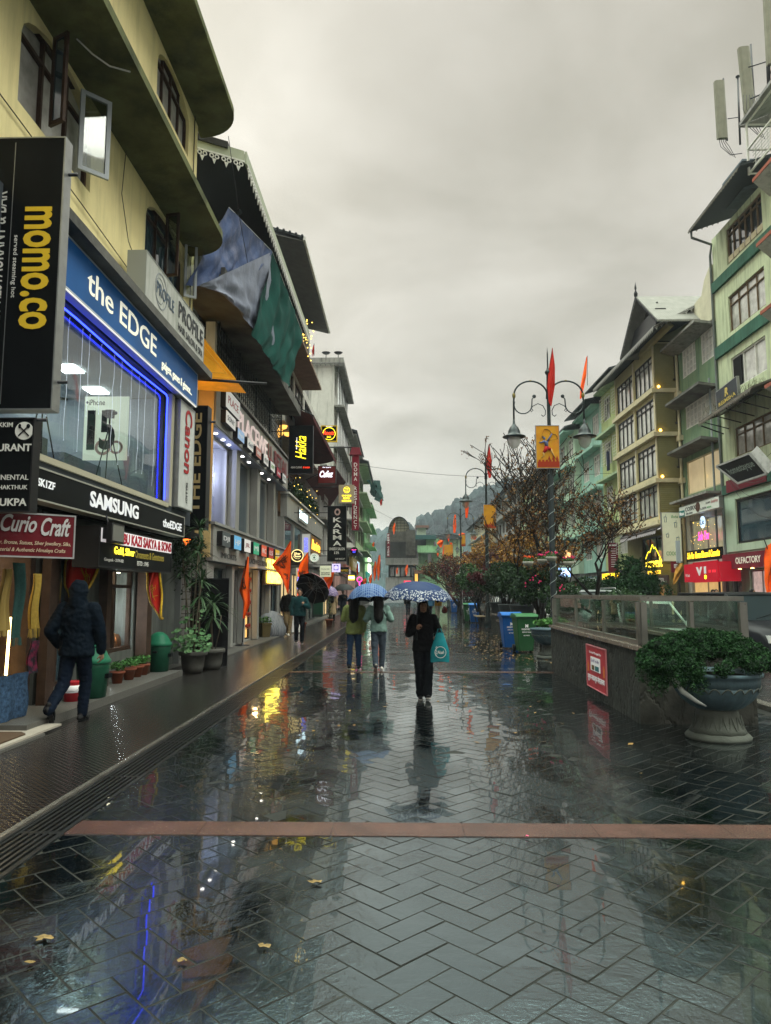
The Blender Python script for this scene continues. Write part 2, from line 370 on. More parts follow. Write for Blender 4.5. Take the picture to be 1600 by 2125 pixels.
# left footpath of small studded pavers, with a pale lip, then the shop step
def studs():
    M_ = mat('studded_paver', (.007,.005,.004), .14, var=.3, vs=1.1, ior=2.3); t = M_.node_tree; n = t.nodes; l = t.links; b = n['Principled BSDF']
    tcn = n.new('ShaderNodeTexCoord'); sp = n.new('ShaderNodeSeparateXYZ'); l.new(tcn.outputs['Object'], sp.inputs[0])
    def sn(o, f):
        a = n.new('ShaderNodeMath'); a.operation = 'MULTIPLY'; a.inputs[1].default_value = f; l.new(o, a.inputs[0])
        s_ = n.new('ShaderNodeMath'); s_.operation = 'SINE'; l.new(a.outputs[0], s_.inputs[0]); return s_.outputs[0]
    m1 = n.new('ShaderNodeMath'); m1.operation = 'MULTIPLY'; l.new(sn(sp.outputs[0], 95), m1.inputs[0]); l.new(sn(sp.outputs[1], 95), m1.inputs[1])
    q = n.new('ShaderNodeTexNoise'); q.inputs['Scale'].default_value = 35; q.inputs['Detail'].default_value = 4; l.new(tcn.outputs['Object'], q.inputs['Vector'])
    br = n.new('ShaderNodeTexBrick'); br.inputs['Scale'].default_value = 1; br.inputs['Brick Width'].default_value = .132; br.inputs['Row Height'].default_value = .066; br.inputs['Mortar Size'].default_value = .004
    l.new(tcn.outputs['Object'], br.inputs['Vector'])
    a2 = n.new('ShaderNodeMath'); a2.operation = 'MULTIPLY_ADD'; a2.inputs[1].default_value = .6; l.new(q.outputs[0], a2.inputs[0]); l.new(m1.outputs[0], a2.inputs[2])
    a3 = n.new('ShaderNodeMath'); a3.operation = 'SUBTRACT'; l.new(a2.outputs[0], a3.inputs[0]); l.new(br.outputs['Fac'], a3.inputs[1])
    bp = n.new('ShaderNodeBump'); bp.inputs['Strength'].default_value = .75; bp.inputs['Distance'].default_value = .0022; l.new(a3.outputs[0], bp.inputs['Height']); l.new(bp.outputs[0], b.inputs['Normal']); return M_
g = G(); g.box(-4.75, -2.66, .5, 118, -.1, .02); struct(g.build('footpath', studs()))
m_lip = mat('kerb_stone', (.08,.075,.065), .25, var=.25, vs=6, bump=.3, bs=50, ior=1.5)
g = G(); y = .5
while y < 80:
    g.box(-2.66, -2.615, y + .004, y + 1.2 - .004, -.1, .028); y += 1.2
struct(g.build('footpath_lip', m_lip))
m_iron = mat('wet_iron', (.022,.024,.024), .28, .5, var=.3, vs=6, bump=.2, bs=60)
g = G(); g.box(-2.61, -2.28, .5, 80, -.12, -.10)
struct(g.build('drain_channel', mat('drain_dark', (.008,.008,.008), .3)))
g = G()
for k in range(7): x = -2.585 + k*.047; g.box(x - .011, x + .011, .5, 80, -.04, .004)
y = .55
while y < 80: g.box(-2.606, -2.286, y, y + .05, -.035, .0015); y += 1.5
g.box(-2.614, -2.598, .5, 80, -.1, .009); g.box(-2.292, -2.276, .5, 80, -.1, .007)
tagbuild(g, 'drain_grating', m_iron, 'long black iron drain grating beside the footpath', 'drain grating')
m_step = mat('shop_step', (.10,.098,.09), .35, var=.3, vs=2, bump=.35, bs=40, dirt=(.05,.05,.045), damt=.6, ds=2)
for (ya, yb, xo, zt) in ((.5, 8.3, -4.0, .045), (8.3, 14.2, -4.22, .13), (14.2, 17.6, -4.6, .10), (17.6, 30, -4.38, .05), (30, 60, -4.5, .09), (60, 118, -4.5, .09)):
    g = G(); g.box(-7.5, xo, ya + .003, yb - .003, -.1, zt); struct(g.build('shop_step', m_step))
# right carriageway and its far footpath
g = G(); g.box(5.25, 12.3, .5, 118, -.11, -.07); struct(g.build('road', m_asph))
g = G(); g.box(12.3, 17, .5, 118, -.11, .06); struct(g.build('far_footpath', mat('far_paver', (.09,.085,.08), .22, var=.3, vs=2, bump=.3, bs=40, ior=1.5)))
g = G(); y = 8
while y < 118: g.box(5.05, 5.25, y + .004, y + .996, -.12, .07); y += 1.0
struct(g.build('kerb', m_lip))
# ================================================================== hills beyond the street end
def hills(name, m, Y, prof, deep, lum, bumpy):
    """prof: list of (photo x, photo y) of the skyline, carried to the distance Y"""
    pts = [onY(px, py, Y) for px, py in prof]; rows = []; nx = 150; xs = [pts[0][0] + (pts[-1][0]-pts[0][0])*i/nx for i in range(nx+1)]
    def H(x):
        for a, b_ in zip(pts, pts[1:]):
            if a[0] <= x <= b_[0]: t = (x-a[0])/(b_[0]-a[0]); t = t*t*(3-2*t); return a[1]*(1-t)+b_[1]*t
        return pts[-1][1]
    for j in range(28):
        f = j/27; row = []
        for x in xs:
            z = -3 + (H(x)+3) * math.sin(f*math.pi*.62)/math.sin(math.pi*.5) if f < .8 else -3 + (H(x)+3)*math.sin(.8*math.pi*.62)*(1-(f-.8)*2)
            nzv = noise.noise(Vector((x*.06, f*9, 1.7)))*4 + noise.noise(Vector((x*.22, f*30, 4)))*bumpy
            row.append((x, Y - deep*.5 + deep*f, z + nzv*min(1, f*3)))
        rows.append(row)
    g = G(); g.sheet(rows, smooth=False); return struct(g.build(name, m))
m_hill = mat('forest_hill', (.018,.036,.036), .9, var=.6, vs=.08, bump=1, bs=.5)
hills('hills', m_hill, 420, [(560,1175),(700,1140),(815,1082),(838,1078),(862,1100),(868,1068),(880,1058),(905,1060),(918,1048),(930,1050),(960,1030),(1010,1000),(1060,985),(1130,1010),(1260,1080),(1420,1120)], 160, 1, 4.5)
rr = random.Random(12); g = G()
for k in range(900):     # tree tops that break the skyline of the hill
    px = rr.uniform(820, 1240); Yt = rr.uniform(395, 425)
    sk = [(815,1086),(838,1082),(862,1102),(870,1072),(905,1064),(930,1054),(960,1036),(1010,1006),(1060,990),(1130,1015),(1260,1085)]
    for a, b_ in zip(sk, sk[1:]):
        if a[0] <= px <= b_[0]: sy = a[1] + (b_[1]-a[1])*(px-a[0])/(b_[0]-a[0]); break
    x, z = onY(px, sy + rr.uniform(4, 60), Yt); r = rr.uniform(1.0, 2.6)
    n0 = len(g.v); g.ball((x, Yt, z), r, r, r*rr.uniform(.9, 1.6), 7, 5)
    for q in range(n0, len(g.v)):
        v = Vector(g.v[q]); d = noise.noise(v*.6)*1.1; g.v[q] = tuple(v + (v - Vector((x,Yt,z))).normalized()*d)
g.sm = [False]*len(g.f)
stuff(g.build('woods', mat('far_foliage', (.014,.03,.03), .9, var=.5, vs=.4)), 'distant dark woods along the top of the hazy hill', 'woods')

# ================================================================== facade helpers
def facade(root, s, X, y0, y1, z0, z1, ops, m, deep=6.0, rev=.2, name='wall', ends=True):
    """s=+1: wall faces +X (left row); s=-1: faces -X (right row). ops: openings (ya,yb,za,zb)"""
    g = G(); ys = sorted(set([y0, y1] + [v for o in ops for v in o[:2] if y0 < v < y1])); zs = sorted(set([z0, z1] + [v for o in ops for v in o[2:4] if z0 < v < z1]))
    hole = lambda y, z: any(o[0] < y < o[1] and o[2] < z < o[3] for o in ops)
    Xi = X - s*rev
    for a, b_ in zip(ys, ys[1:]):
        for c, d in zip(zs, zs[1:]):
            if hole((a+b_)/2, (c+d)/2): continue
            P_ = [(X,a,c), (X,b_,c), (X,b_,d), (X,a,d)]
            g.add(P_ if s > 0 else P_[::-1], [(0,1,2,3)])
    for o in ops:
        a, b_, c, d = max(o[0],y0), min(o[1],y1), max(o[2],z0), min(o[3],z1)
        for P_ in (((X,a,c),(Xi,a,c),(Xi,a,d),(X,a,d)), ((X,b_,d),(Xi,b_,d),(Xi,b_,c),(X,b_,c)), ((X,b_,c),(Xi,b_,c),(Xi,a,c),(X,a,c)), ((X,a,d),(Xi,a,d),(Xi,b_,d),(X,b_,d))):
            g.add(P_, [(0,1,2,3)])
    Xb = X - s*deep
    deepo = [o for o in ops if len(o) > 4]            # rooms: leave the body open behind
    if not deepo: g.box(Xi, Xb, y0, y1, z0, z1)
    else:
        o = deepo[0]; dp = o[4]; a, b_, c, d = o[:4]; Xr = Xi - s*dp
        g.box(Xr, Xb, y0, y1, z0, z1)
        if a > y0: g.box(Xi, Xr, y0, a, z0, z1)
        if b_ < y1: g.box(Xi, Xr, b_, y1, z0, z1)
        if c > z0: g.box(Xi, Xr, a, b_, z0, c)
        if d < z1: g.box(Xi, Xr, a, b_, d, z1)
    for yy in (y0, y1): g.quad((X,yy,z0), (Xi,yy,z0), (Xi,yy,z1), (X,yy,z1))
    g.quad((X,y0,z1), (X,y1,z1), (Xi,y1,z1), (Xi,y0,z1)); g.quad((X,y0,z0), (X,y1,z0), (Xi,y1,z0), (Xi,y0,z0))
    return g.build(name, m, root)
def win(root, s, X, y0, y1, z0, z1, cols=2, tr=0.0, rows=1, mf=None, mp=None, inset=.1, fw=.06, tf=.04, name='window', grille=None, proud=False, mullw=None, lab=None):
    """window part: frame with mullions; pane sub-part. tr: share of the height taken by the top lights"""
    g = G(); xf = X - s*inset; q = .035; mw = mullw or fw*.8
    if proud: xf = X + s*.03
    zt = z1 - (z1-z0)*tr if tr else z1
    def B(a, b_, c, d, e=0): g.box(xf - s*q, xf + s*(q+e), a, b_, c, d)
    B(y0, y1, z0, z0+fw, .012); B(y0, y1, z1-fw, z1, .012); B(y0, y0+fw, z0+fw, z1-fw); B(y1-fw, y1, z0+fw, z1-fw)
    for i in range(1, cols): c = y0 + (y1-y0)*i/cols; B(c-mw/2, c+mw/2, z0+fw, z1-fw, -.004)
    if tr: B(y0+fw, y1-fw, zt-mw/2, zt+mw/2, .004)
    for i in range(1, rows): c = z0 + (zt-z0)*i/rows; g.box(xf - s*.015, xf + s*.018, y0+fw, y1-fw, c-.012, c+.012)
    if grille:
        n_, dx = grille
        for i in range(n_): c = z0 + (z1-z0)*(i+.5)/n_; g.bar((X+s*dx, y0, c), (X+s*dx, y1, c), .012, 4)
        k = max(2, int((y1-y0)/.35))
        for i in range(k+1): c = y0 + (y1-y0)*i/k; g.bar((X+s*dx, c, z0), (X+s*dx, c, z1), .012, 4)
        for yy in (y0, y1):
            for zz in (z0, z1): g.bar((X, yy, zz), (X+s*dx, yy, zz), .014, 4)
    w_ = g.build(name, mf, root)
    if lab: w_['label'] = lab
    p = G(); xp = xf - s*.02
    P_ = [(xp,y0+fw*.5,z0+fw*.5), (xp,y1-fw*.5,z0+fw*.5), (xp,y1-fw*.5,z1-fw*.5), (xp,y0+fw*.5,z1-fw*.5)]
    p.add(P_ if s > 0 else P_[::-1], [(0,1,2,3)])
    me = p.build('pane', mp, None); off = wloc(root)
    for v in me.data.vertices: v.co -= off
    me.parent = w_; return w_
def part(root, name, m, *boxes, lab=None):
    g = G()
    for b_ in boxes: g.box(*b_)
    o = g.build(name, m, root)
    if lab: o['label'] = lab
    return o
# common materials
m_yel = mat('yellow_plaster', (.80,.71,.37), .75, var=.10, vs=.8, bump=.25, bs=25, dirt=(.24,.24,.12), damt=.35, ds=.9, streak=True)
m_moss = mat('mossy_concrete', (.12,.13,.06), .85, var=.3, vs=1.5, bump=.6, bs=12, dirt=(.03,.035,.02), damt=.8, ds=1.3)
m_conc = mat('concrete', (.24,.24,.22), .85, var=.2, vs=1.5, bump=.5, bs=16, dirt=(.05,.055,.05), damt=.75, ds=1.1, streak=True)
m_dconc = mat('stained_concrete', (.13,.13,.12), .85, var=.3, vs=1.5, bump=.5, bs=14, dirt=(.03,.03,.03), damt=.8, ds=1.0)
m_wood = mat('dark_wood', (.045,.028,.020), .55, var=.3, vs=8, bump=.3, bs=50)
m_blk = mat('black_board', (.005,.006,.007), .4, var=.3, vs=3)
m_blkm = mat('black_metal', (.02,.02,.022), .45, .6)
m_alu = mat('brushed_metal', (.35,.36,.36), .38, .85, var=.15, vs=5)
m_white = mat('white_paint', (.62,.62,.58), .55, var=.12, vs=2, dirt=(.3,.3,.27), damt=.4, ds=1.5, streak=True)
m_grayp = mat('grey_paint', (.36,.40,.42), .5, var=.1)
m_pane = mat('window_glass', (.018,.022,.024), .04, ior=2.1, bump=.06, bs=1.4)
m_pane2 = mat('window_glass_curtain_sky', (.38,.38,.35), .06, var=.35, vs=2.5, ior=1.9, bump=.06, bs=1.4)  # pale curtain, with bright sky reflection also put into the base colour
m_paneB = mat('window_glass_blue', (.03,.06,.08), .04, ior=2.1, bump=.06, bs=1.2)
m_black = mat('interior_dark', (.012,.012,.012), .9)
m_ltext = mat('white_lettering', (.72,.72,.68), .4)
m_glassS = glass_mat('shop_glass')
m_glassC = glass_mat('clear_glass', (.88,.94,.92), .8)
m_bulb = emis('lamp_light', (1.0,.86,.62), 14); m_tube = emis('tube_light', (.95,.98,1.0), 10)

g = G(); g.box(-950, 950, -60, 1560, -1.2, 90); hz_o = g.build('haze', bpy.data.materials.new('haze_air')); hm = hz_o.data.materials[0]; hm.use_nodes = True; hn = hm.node_tree.nodes; hn.clear(); ho = hn.new('ShaderNodeOutputMaterial'); hv = hn.new('ShaderNodeVolumePrincipled')
hv.inputs['Density'].default_value = .00045; hv.inputs['Color'].default_value = (.78,.88,.98,1); hm.node_tree.links.new(hv.outputs[0], ho.inputs['Volume']); hz_o['kind'] = 'stuff'; hz_o['label'] = 'thin rain haze filling the street and fading the far hill'; hz_o['category'] = 'haze'
# ================================================================== left row: yellow corner building
def slab(root, s, Xw, Xo, y0, y1, z0, z1, m, name='ledge', round_=True, slope=0.0, lab=None):
    g = G(); pts = [(Xw - s*.05, y0), (Xo, y0)]
    if round_:
        r = abs(Xo - Xw); n = 10
        for i in range(n+1):
            a = math.pi/2*i/n; pts.append((Xo - s*r*(1-math.cos(a)), y1 - r + r*math.sin(a)))
        pts.append((Xw - s*.05, y1))
    else: pts += [(Xo, y1), (Xw - s*.05, y1)]
    P_ = [(x, y, z0 + slope*abs(x - Xo)) for x, y in pts]
    if s < 0: P_ = P_[::-1]
    g.prism(P_, (0,0,z1-z0)); o = g.build(name, m, root)
    if lab: o['label'] = lab
    return o
def arch_fill(root, s, X, y0, y1, z1, rise, m, d=.2):
    g = G(); c = (y0+y1)/2; h = (y1-y0)/2
    for sg in (-1, 1):
        pts = [(X, c+sg*h, z1), (X, c+sg*h, z1-rise)] + [(X, c+sg*h*math.cos(a), z1-rise+rise*math.sin(a)) for a in [math.pi/2*k/6 for k in range(1, 7)]]
        if sg*s < 0: pts = pts[::-1]
        g.prism([(p[0]+s*.003, p[1], p[2]) for p in pts], (-s*d, 0, 0))
    return g.build('arch_trim', m, root)
def casement(wn_, hx, hy, ox, oy, z0, z1, m, mp, fw=.05):
    """an open window leaf; sub-part of the window"""
    b_ = Board((hx, hy, z0), (ox-hx, oy-hy, 0), (0,0,1), math.hypot(ox-hx, oy-hy), z1-z0); g = G(); a = fw/b_.w; c = fw/b_.h
    for r_ in ((0,1,0,c), (0,1,1-c,1), (0,a,c,1-c), (1-a,1,c,1-c)): b_.rect(g, *r_, -.02, .02)
    b_.rect(g, a, 1-a, c, 1-c, -.003, .003)
    off = wloc(wn_.parent) if wn_.parent else Vector((0,0,0))
    g1 = G(); g1.v = g.v; g1.f = g.f; g1.sm = g.sm
    me = bpy.data.meshes.new('casement'); me.from_pydata([tuple(Vector(p)-off) for p in g.v], [], g.f); me.materials.append(m); me.materials.append(mp)
    for p in me.polygons[-6:]: p.material_index = 1
    o = bpy.data.objects.new('casement', me); COL.objects.link(o); o.parent = wn_; return o
XA = -4.5
A = thing('corner_building', 'yellow plastered corner building with curved mossy ledges and arched windows, phone shop below', 'building', (XA, 11, 0))
ops = [(7.85,9.85,7.4,8.72), (12.1,14.35,7.6,8.75), (7.9,9.9,10.85,11.95), (12.4,14.4,10.85,11.95)]
facade(A, 1, XA, 4.5, 15.05, 6.15, 14.6, ops, m_yel, 6)
for o_ in ops: arch_fill(A, 1, XA, o_[0], o_[1], o_[3], .42, m_yel)
w1 = win(A, 1, XA, 7.85,9.85,7.4,8.72, cols=3, tr=.28, mf=m_wood, mp=m_pane2)
w2 = win(A, 1, XA, 12.1,14.35,7.6,8.75, cols=3, tr=.28, mf=m_wood, mp=m_paneB)
win(A, 1, XA, 7.9,9.9,10.85,11.95, cols=4, tr=.28, mf=m_wood, mp=m_pane2)
win(A, 1, XA, 12.4,14.4,10.85,11.95, cols=4, tr=.28, mf=m_wood, mp=m_pane2)
casement(w1, -4.44, 8.5, -4.2, 8.38, 7.5, 8.72, m_wood, m_paneB)
casement(w1, -4.44, 9.3, -4.13, 9.6, 7.44, 8.62, m_grayp, m_glassC, .06)
casement(w2, -4.44, 13.0, -4.17, 12.95, 7.55, 8.8, m_wood, m_glassC)
casement(w2, -4.44, 14.2, -4.22, 14.35, 7.68, 8.85, m_grayp, m_glassC)
slab(A, 1, XA, -3.6, 4.5, 14.75, 8.8, 8.94, m_moss); slab(A, 1, XA, -3.6, 4.5, 15.45, 12.0, 12.14, m_moss)
slab(A, 1, XA, -4.0, 7.72, 14.95, 6.14, 6.28, m_dconc, round_=False)
g = G(); g.path([(-4.2,8.6,8.8),(-4.05,8.75,8.70),(-3.9,8.95,8.68),(-3.72,9.2,8.79)], .012, 5); g.build('cable', m_white, A)
# first floor: gadget shop with a deep lit room behind glass
m_shopw = mat('shop_wall', (.40,.44,.46), .6, var=.1); m_shopd = mat('shop_dark', (.05,.06,.07), .5)
facade(A, 1, -4.4, 4.5, 15.0, 3.0, 6.14, [(7.6,13.6,3.28,5.42,3.6)], m_shopd, 6)
part(A, 'shop_ceiling', mat('shop_ceiling', (.55,.58,.58), .7), (-8.15,-4.62,7.62,13.58,5.34,5.41))
part(A, 'shop_floor', mat('shop_floor', (.2,.2,.2), .4), (-8.15,-4.62,7.62,13.58,3.283,3.32))
part(A, 'shop_back', m_shopw, (-8.19,-8.1,7.62,13.58,3.33,5.33), (-8.09,-4.66,13.5,13.59,3.33,5.33))
for (yy, xx) in ((9.0,-5.6),(10.2,-5.4),(11.6,-5.5),(12.9,-5.6),(9.6,-6.9),(11.3,-6.9),(12.9,-7.0)): part(A, 'ceiling_lamp', emis('panel_light', (.92,.97,1.0), 13), (xx-.16, xx+.16, yy-.2, yy+.2, 5.31, 5.336))
g = G()
for i, yy in enumerate((8.4, 9.3, 10.3, 11.2, 12.4)):
    g.box(-8.05, -7.7, yy, yy+.7, 3.34, 4.7)
    for q in range(3): g.box(-7.69, -7.64, yy+.05, yy+.65, 3.6+q*.36, 3.62+q*.36)
g.box(-6.2, -5.6, 8.6, 11.2, 3.34, 4.05); g.box(-6.3,-5.7, 12, 13.6, 3.34, 4.0); g.build('counter', mat('shop_shelf', (.20,.24,.27), .4), A)
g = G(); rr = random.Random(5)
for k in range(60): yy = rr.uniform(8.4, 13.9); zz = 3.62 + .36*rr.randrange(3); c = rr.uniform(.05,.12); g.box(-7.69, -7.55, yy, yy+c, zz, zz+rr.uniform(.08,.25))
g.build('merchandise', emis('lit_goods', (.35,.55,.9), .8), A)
g = G(); g.quad((-4.5,7.62,3.30),(-4.5,13.58,3.30),(-4.5,13.58,5.40),(-4.5,7.62,5.40)); g.build('shop_window', m_glassS, A)
part(A, 'window_frame', mat('cream_frame', (.38,.36,.27), .5), (-4.47,-4.36,13.46,13.62,3.26,5.42), (-4.47,-4.36,7.6,13.45,3.22,3.30))
g = G(); g.path([(-4.43,7.7,5.34),(-4.43,9.5,5.36),(-4.43,11.5,5.33),(-4.43,13.3,5.36),(-4.43,13.38,5.32),(-4.43,13.37,4.4),(-4.43,13.39,3.36)], .013, 6); g.build('neon_strip', emis('blue_neon', (.02,.04,1.0), 7), A)
g = G(); rr = random.Random(9)
for k in range(13):
    yy = 8.2 + k*.38 + rr.uniform(-.1,.1); zb = rr.uniform(3.5, 4.3)
    pts = [(-4.47 + rr.uniform(-.008,.008), yy + rr.uniform(-.012,.012), 5.33 - (5.33-zb)*i/8) for i in range(9)]; g.path(pts, .003, 4)
    for p in pts[2::2]: g.ball(p, .007, n=5, m=4)
g.build('light_string', emis('string_light', (.65,.75,.85), .35), A)
# rain-grey poster standing in the window
pb = boardpx(12.3, 177, 268, 823, 955); pt = sign('poster', 'pale phone poster with a big black numeral inside the shop window', pb, .02, mat('glowing_poster_paper', (.72,.74,.62), .6, emit=(.6,.65,.5), es=.55), cat='poster')  # glow added to the paper so it reads bright in the dim room
mt = mat('black_print', (.015,.017,.02), .5)
letters(pt, pb, mt, ('iPhone', .1,.46,.86,.95), ('5', .36,.72,.16,.78,{'off':.035}), ('1', .08,.26,.16,.78,{'off':.03}), thick=.002)
g = G(); pb.disc(g, .055, .905, .022, .004, .009, 12); g.build('fruit_logo', mt, pt)
g = G(); pb.disc(g, .45, .2, .14, .003, .007, 20, .09); pb.disc(g, .75, .2, .12, .003, .007, 20, .08); g.build('camera_print', mat('pink_print', (.6,.38,.32), .5), pt)
t = thing('tripod', 'black camera tripod standing in the gadget shop window', 'tripod', (-4.95, 12.0, 3.32)); g = G()
for a in (0, 2.1, 4.2): g.bar((-4.95,12.0,4.45), (-4.95+.28*math.cos(a), 12.0+.28*math.sin(a), 3.33), .012, 6, .008)
g.bar((-4.95,12,4.4), (-4.95,12,4.62), .014); g.build('leg', m_blkm, t); g = G(); g.box(-5.01,-4.89,11.95,12.05,4.6,4.72); g.bar((-4.93,12,4.66),(-4.82,11.94,4.66),.03); g.build('camera', m_blkm, t)
t = thing('camera_slider', 'long black tripod leaning in the left corner of the shop window', 'tripod', (-4.8, 9.6, 3.32)); g = G()
for a in (0, 2.1, 4.2): g.bar((-4.9,9.6,4.3), (-4.9+.22*math.cos(a), 9.6+.3*math.sin(a), 3.33), .012, 6, .008)
g.build('leg', m_blkm, t); g = G(); g.bar((-4.9,9.1,4.2),(-4.9,10.3,4.45),.02); g.build('rail', m_blkm, t)
# ground floor
m_gwall = mat('grey_green_plaster', (.115,.125,.115), .7, var=.2, vs=1.5, bump=.3, bs=30, dirt=(.03,.035,.03), damt=.7, ds=1.4, streak=True)
facade(A, 1, -4.95, 4.5, 9.75, 0, 2.75, [(7.2,9.62,.10,2.2,1.9)], m_wood, 6)
facade(A, 1, -4.9, 9.75, 11.65, 0, 2.75, [(10.05,10.75,.3,2.15)], m_gwall, 6)
facade(A, 1, -4.9, 11.65, 13.5, 0, 2.75, [(11.8,13.3,.6,2.05,1.2)], m_gwall, 6)
facade(A, 1, -4.9, 13.5, 15.75, 0, 2.98, [], m_gwall, 6)
part(A, 'fascia_back', m_black, (-4.88,-4.42,7.62,15.4,2.77,2.99))
for q_ in ((-4.86,-4.66,13.36,13.62,.13,2.7), (-4.84,-4.7,11.6,11.78,.13,2.2), (-4.84,-4.72,9.72,9.95,.1,2.7)): part(A, 'pillar', m_wood, q_)
part(A, 'corner_strip', mat('grey_steel', (.3,.32,.32), .4, .6), (-4.94,-4.78,15.76,15.84,.1,3.2))
win(A, 1, -4.9, 11.8,13.3,.6,2.05, cols=2, tr=.22, mf=m_wood, mp=m_glassC, inset=.08, fw=.07, lab='wood framed jewellery window with lit silverware')
win(A, 1, -4.9, 10.05,10.75,.3,2.15, cols=2, mf=m_wood, mp=m_paneB, inset=.05)
# jewellery window display
g = G(); g.box(-6.25,-6.2,11.82,13.28,.62,2.04); g.build('display_back', mat('display_back', (.10,.03,.03), .6), A)
g = G()
for z in (.95,1.25,1.55,1.8): g.box(-5.75,-5.2,11.84,12.5,z,z+.012)
g.build('glass_shelf', m_glassC, A)
g = G(); rr = random.Random(2)
for z in (.63,.96,1.26,1.56,1.81):
    for k in range(6):
        yy = 11.9 + k*.105; r = rr.uniform(.025,.045); g.lathe([(r*.4,0),(r,.02),(r*.5,.06),(r*.9,.10),(r*.3,.15),(.004,.17)], (-5.32 - rr.uniform(0,.1), yy, z+.005), 9)
g.build('silverware', mat('silver', (.62,.62,.5), .25, .9), A)
g = G(); g.bar((-5.06,12.62,.64),(-5.02,12.60,1.72),.022); g.build('tube_lamp', emis('shop_tube', (.95,.98,1.0), 110), A)
g = G(); g.bar((-5.1,12.05,1.98),(-5.1,13.1,1.98),.012); g.build('tube_lamp', emis('warm_tube', (1.0,.9,.65), 8), A)
m_brass = mat('brass', (.55,.38,.12), .3, .9)
g = G()
for (yy, h) in ((12.8,.85),(12.98,.6),(13.12,.7)):
    pr = [(.07,0),(.08,.03),(.03,.08)]; q = .1
    while q < h: pr += [(.05,q),(.028,q+.04)]; q += .09
    pr += [(.045,h),(.004,h+.09)]; g.lathe(pr, (-5.28,yy,.63), 12)
g.build('brass_lamp', m_brass, A)
g = G()
for (yy, r) in ((12.72,.15),(12.9,.13),(13.05,.12)):
    n0 = len(g.v); g.lathe([(.001,0),(r*.6,.005),(r,.02),(r,.03),(.001,.015)], (0,0,0), 20)
    Mx = Matrix.Translation((-5.08,yy,.64+r)) @ Matrix.Rotation(R(78),4,'Y')
    for i in range(n0, len(g.v)): g.v[i] = tuple(Mx @ Vector(g.v[i]))
g.build('copper_plate', mat('copper', (.5,.20,.07), .3, .7), A)
# curio shop room
part(A, 'shop_back', mat('curio_back', (.30,.20,.10), .7, var=.4, vs=3), (-6.95,-6.9,7.25,9.6,.1,2.15))
g = G(); g.lathe([(.02,0),(.05,-.03),(.09,-.10),(.10,-.13)], (-5.5,9.25,2.12), 14); g.ball((-5.5,9.25,2.0),.055); g.build('bulb', m_bulb, A)
g = G(); g.bar((-5.15,9.52,.55),(-5.12,9.50,1.3),.018); g.ball((-5.1,9.45,.5),.05); g.build('tube_lamp', emis('warm_bulb', (1.0,.72,.30), 7), A)
g = G()
for k in range(22): g.box(-6.88,-6.6, 7.3+k*.1, 7.37+k*.1, .3+.3*(k%4), .5+.3*(k%4))
g.build('merchandise', mat('curio_goods', (.25,.12,.05), .6, var=.6, vs=9), A)
for nm, lc, en, cl in (('curio_lamp', (-5.5,8.9,1.8), 16, (1,.72,.38)), ('jewellery_lamp', (-5.25,12.3,1.9), 12, (1,.9,.7)), ('shop_lamp', (-6.0,20,5.3), 160, (.6,.6,1)), ('showcase_lamp', (-4.6,23.5,2.2), 8, (1,.6,.25))):
    ld = bpy.data.lights.new(nm, 'POINT'); ld.energy = en; ld.color = cl; ld.shadow_soft_size = .08; lo = bpy.data.objects.new(nm, ld); lo.location = lc; COL.objects.link(lo)
g = G(); g.path([(-4.47,7.0,7.2),(-4.46,9.5,7.05),(-4.46,11.5,6.9),(-4.46,14.9,7.1)], .009, 4); g.path([(-4.47,14.7,12),(-4.47,14.72,9.2),(-4.47,14.8,6.5)], .012, 4); g.path([(-4.46,11.0,8.8),(-4.46,10.9,8),(-4.4,11.1,7.3),(-4.3,11.2,7.0)], .007, 4); g.build('cable', m_blkm, A)
#
def cloth_strip(root_or_none, name, m, x, y0, y1, z0, z1, label=None, cat='scarf', group=None, fringe=0.0, amp=.03, th=.012, taper=0.0, seed=0):
    g = G(); rows = []; rnd = random.Random(seed); ph = rnd.uniform(0,6)
    for j in range(15):
        f = j/14; row = []
        for i in range(13):
            u = i/12; w_ = 1 - taper*f; yy = (y0+y1)/2 + (u-.5)*(y1-y0)*w_
            row.append((x + amp*math.sin(u*11+ph + f*1.3) + .015*math.sin(f*5+ph), yy + .012*math.sin(f*7+ph), z1 - f*(z1-z0-fringe)))
        rows.append(row)
    g.sheet(rows); g.sheet([[(p[0]-th, p[1], p[2]) for p in r_] for r_ in rows])
    if fringe:
        for i in range(26):
            u = i/25; yy = y0 + u*(y1-y0); x_ = x + amp*math.sin(u*11+ph+1.3); g.bar((x_, yy, z0+fringe), (x_+rnd.uniform(-.01,.01), yy+rnd.uniform(-.008,.008), z0+rnd.uniform(0,.02)), .004, 3)
    return tagbuild(g, name, m, label, cat, group)
m_mus = mat('mustard_wool', (.42,.29,.06), .95, var=.15, vs=30, bump=.6, bs=120); m_tealw = mat('teal_wool', (.03,.08,.075), .95, var=.2, vs=30, bump=.6, bs=120)
cloth_strip(0,'scarf', m_mus, -4.62, 9.02, 9.26, 1.05, 1.86, 'mustard scarf with fringe hanging in the curio shop doorway', fringe=.12, seed=1, group='scarves hanging in the curio doorway')
cloth_strip(0,'scarf', m_tealw, -4.62, 8.62, 8.86, .98, 1.98, 'dark teal scarf hanging beside the mustard one', fringe=.1, taper=-.1, seed=2, group='scarves hanging in the curio doorway')
cloth_strip(0,'scarf', mat('olive_wool', (.30,.22,.07), .95, bump=.5, bs=100), -4.64, 8.36, 8.56, 1.1, 1.9, 'olive brown scarf at the edge of the curio doorway', fringe=.08, seed=3, group='scarves hanging in the curio doorway')
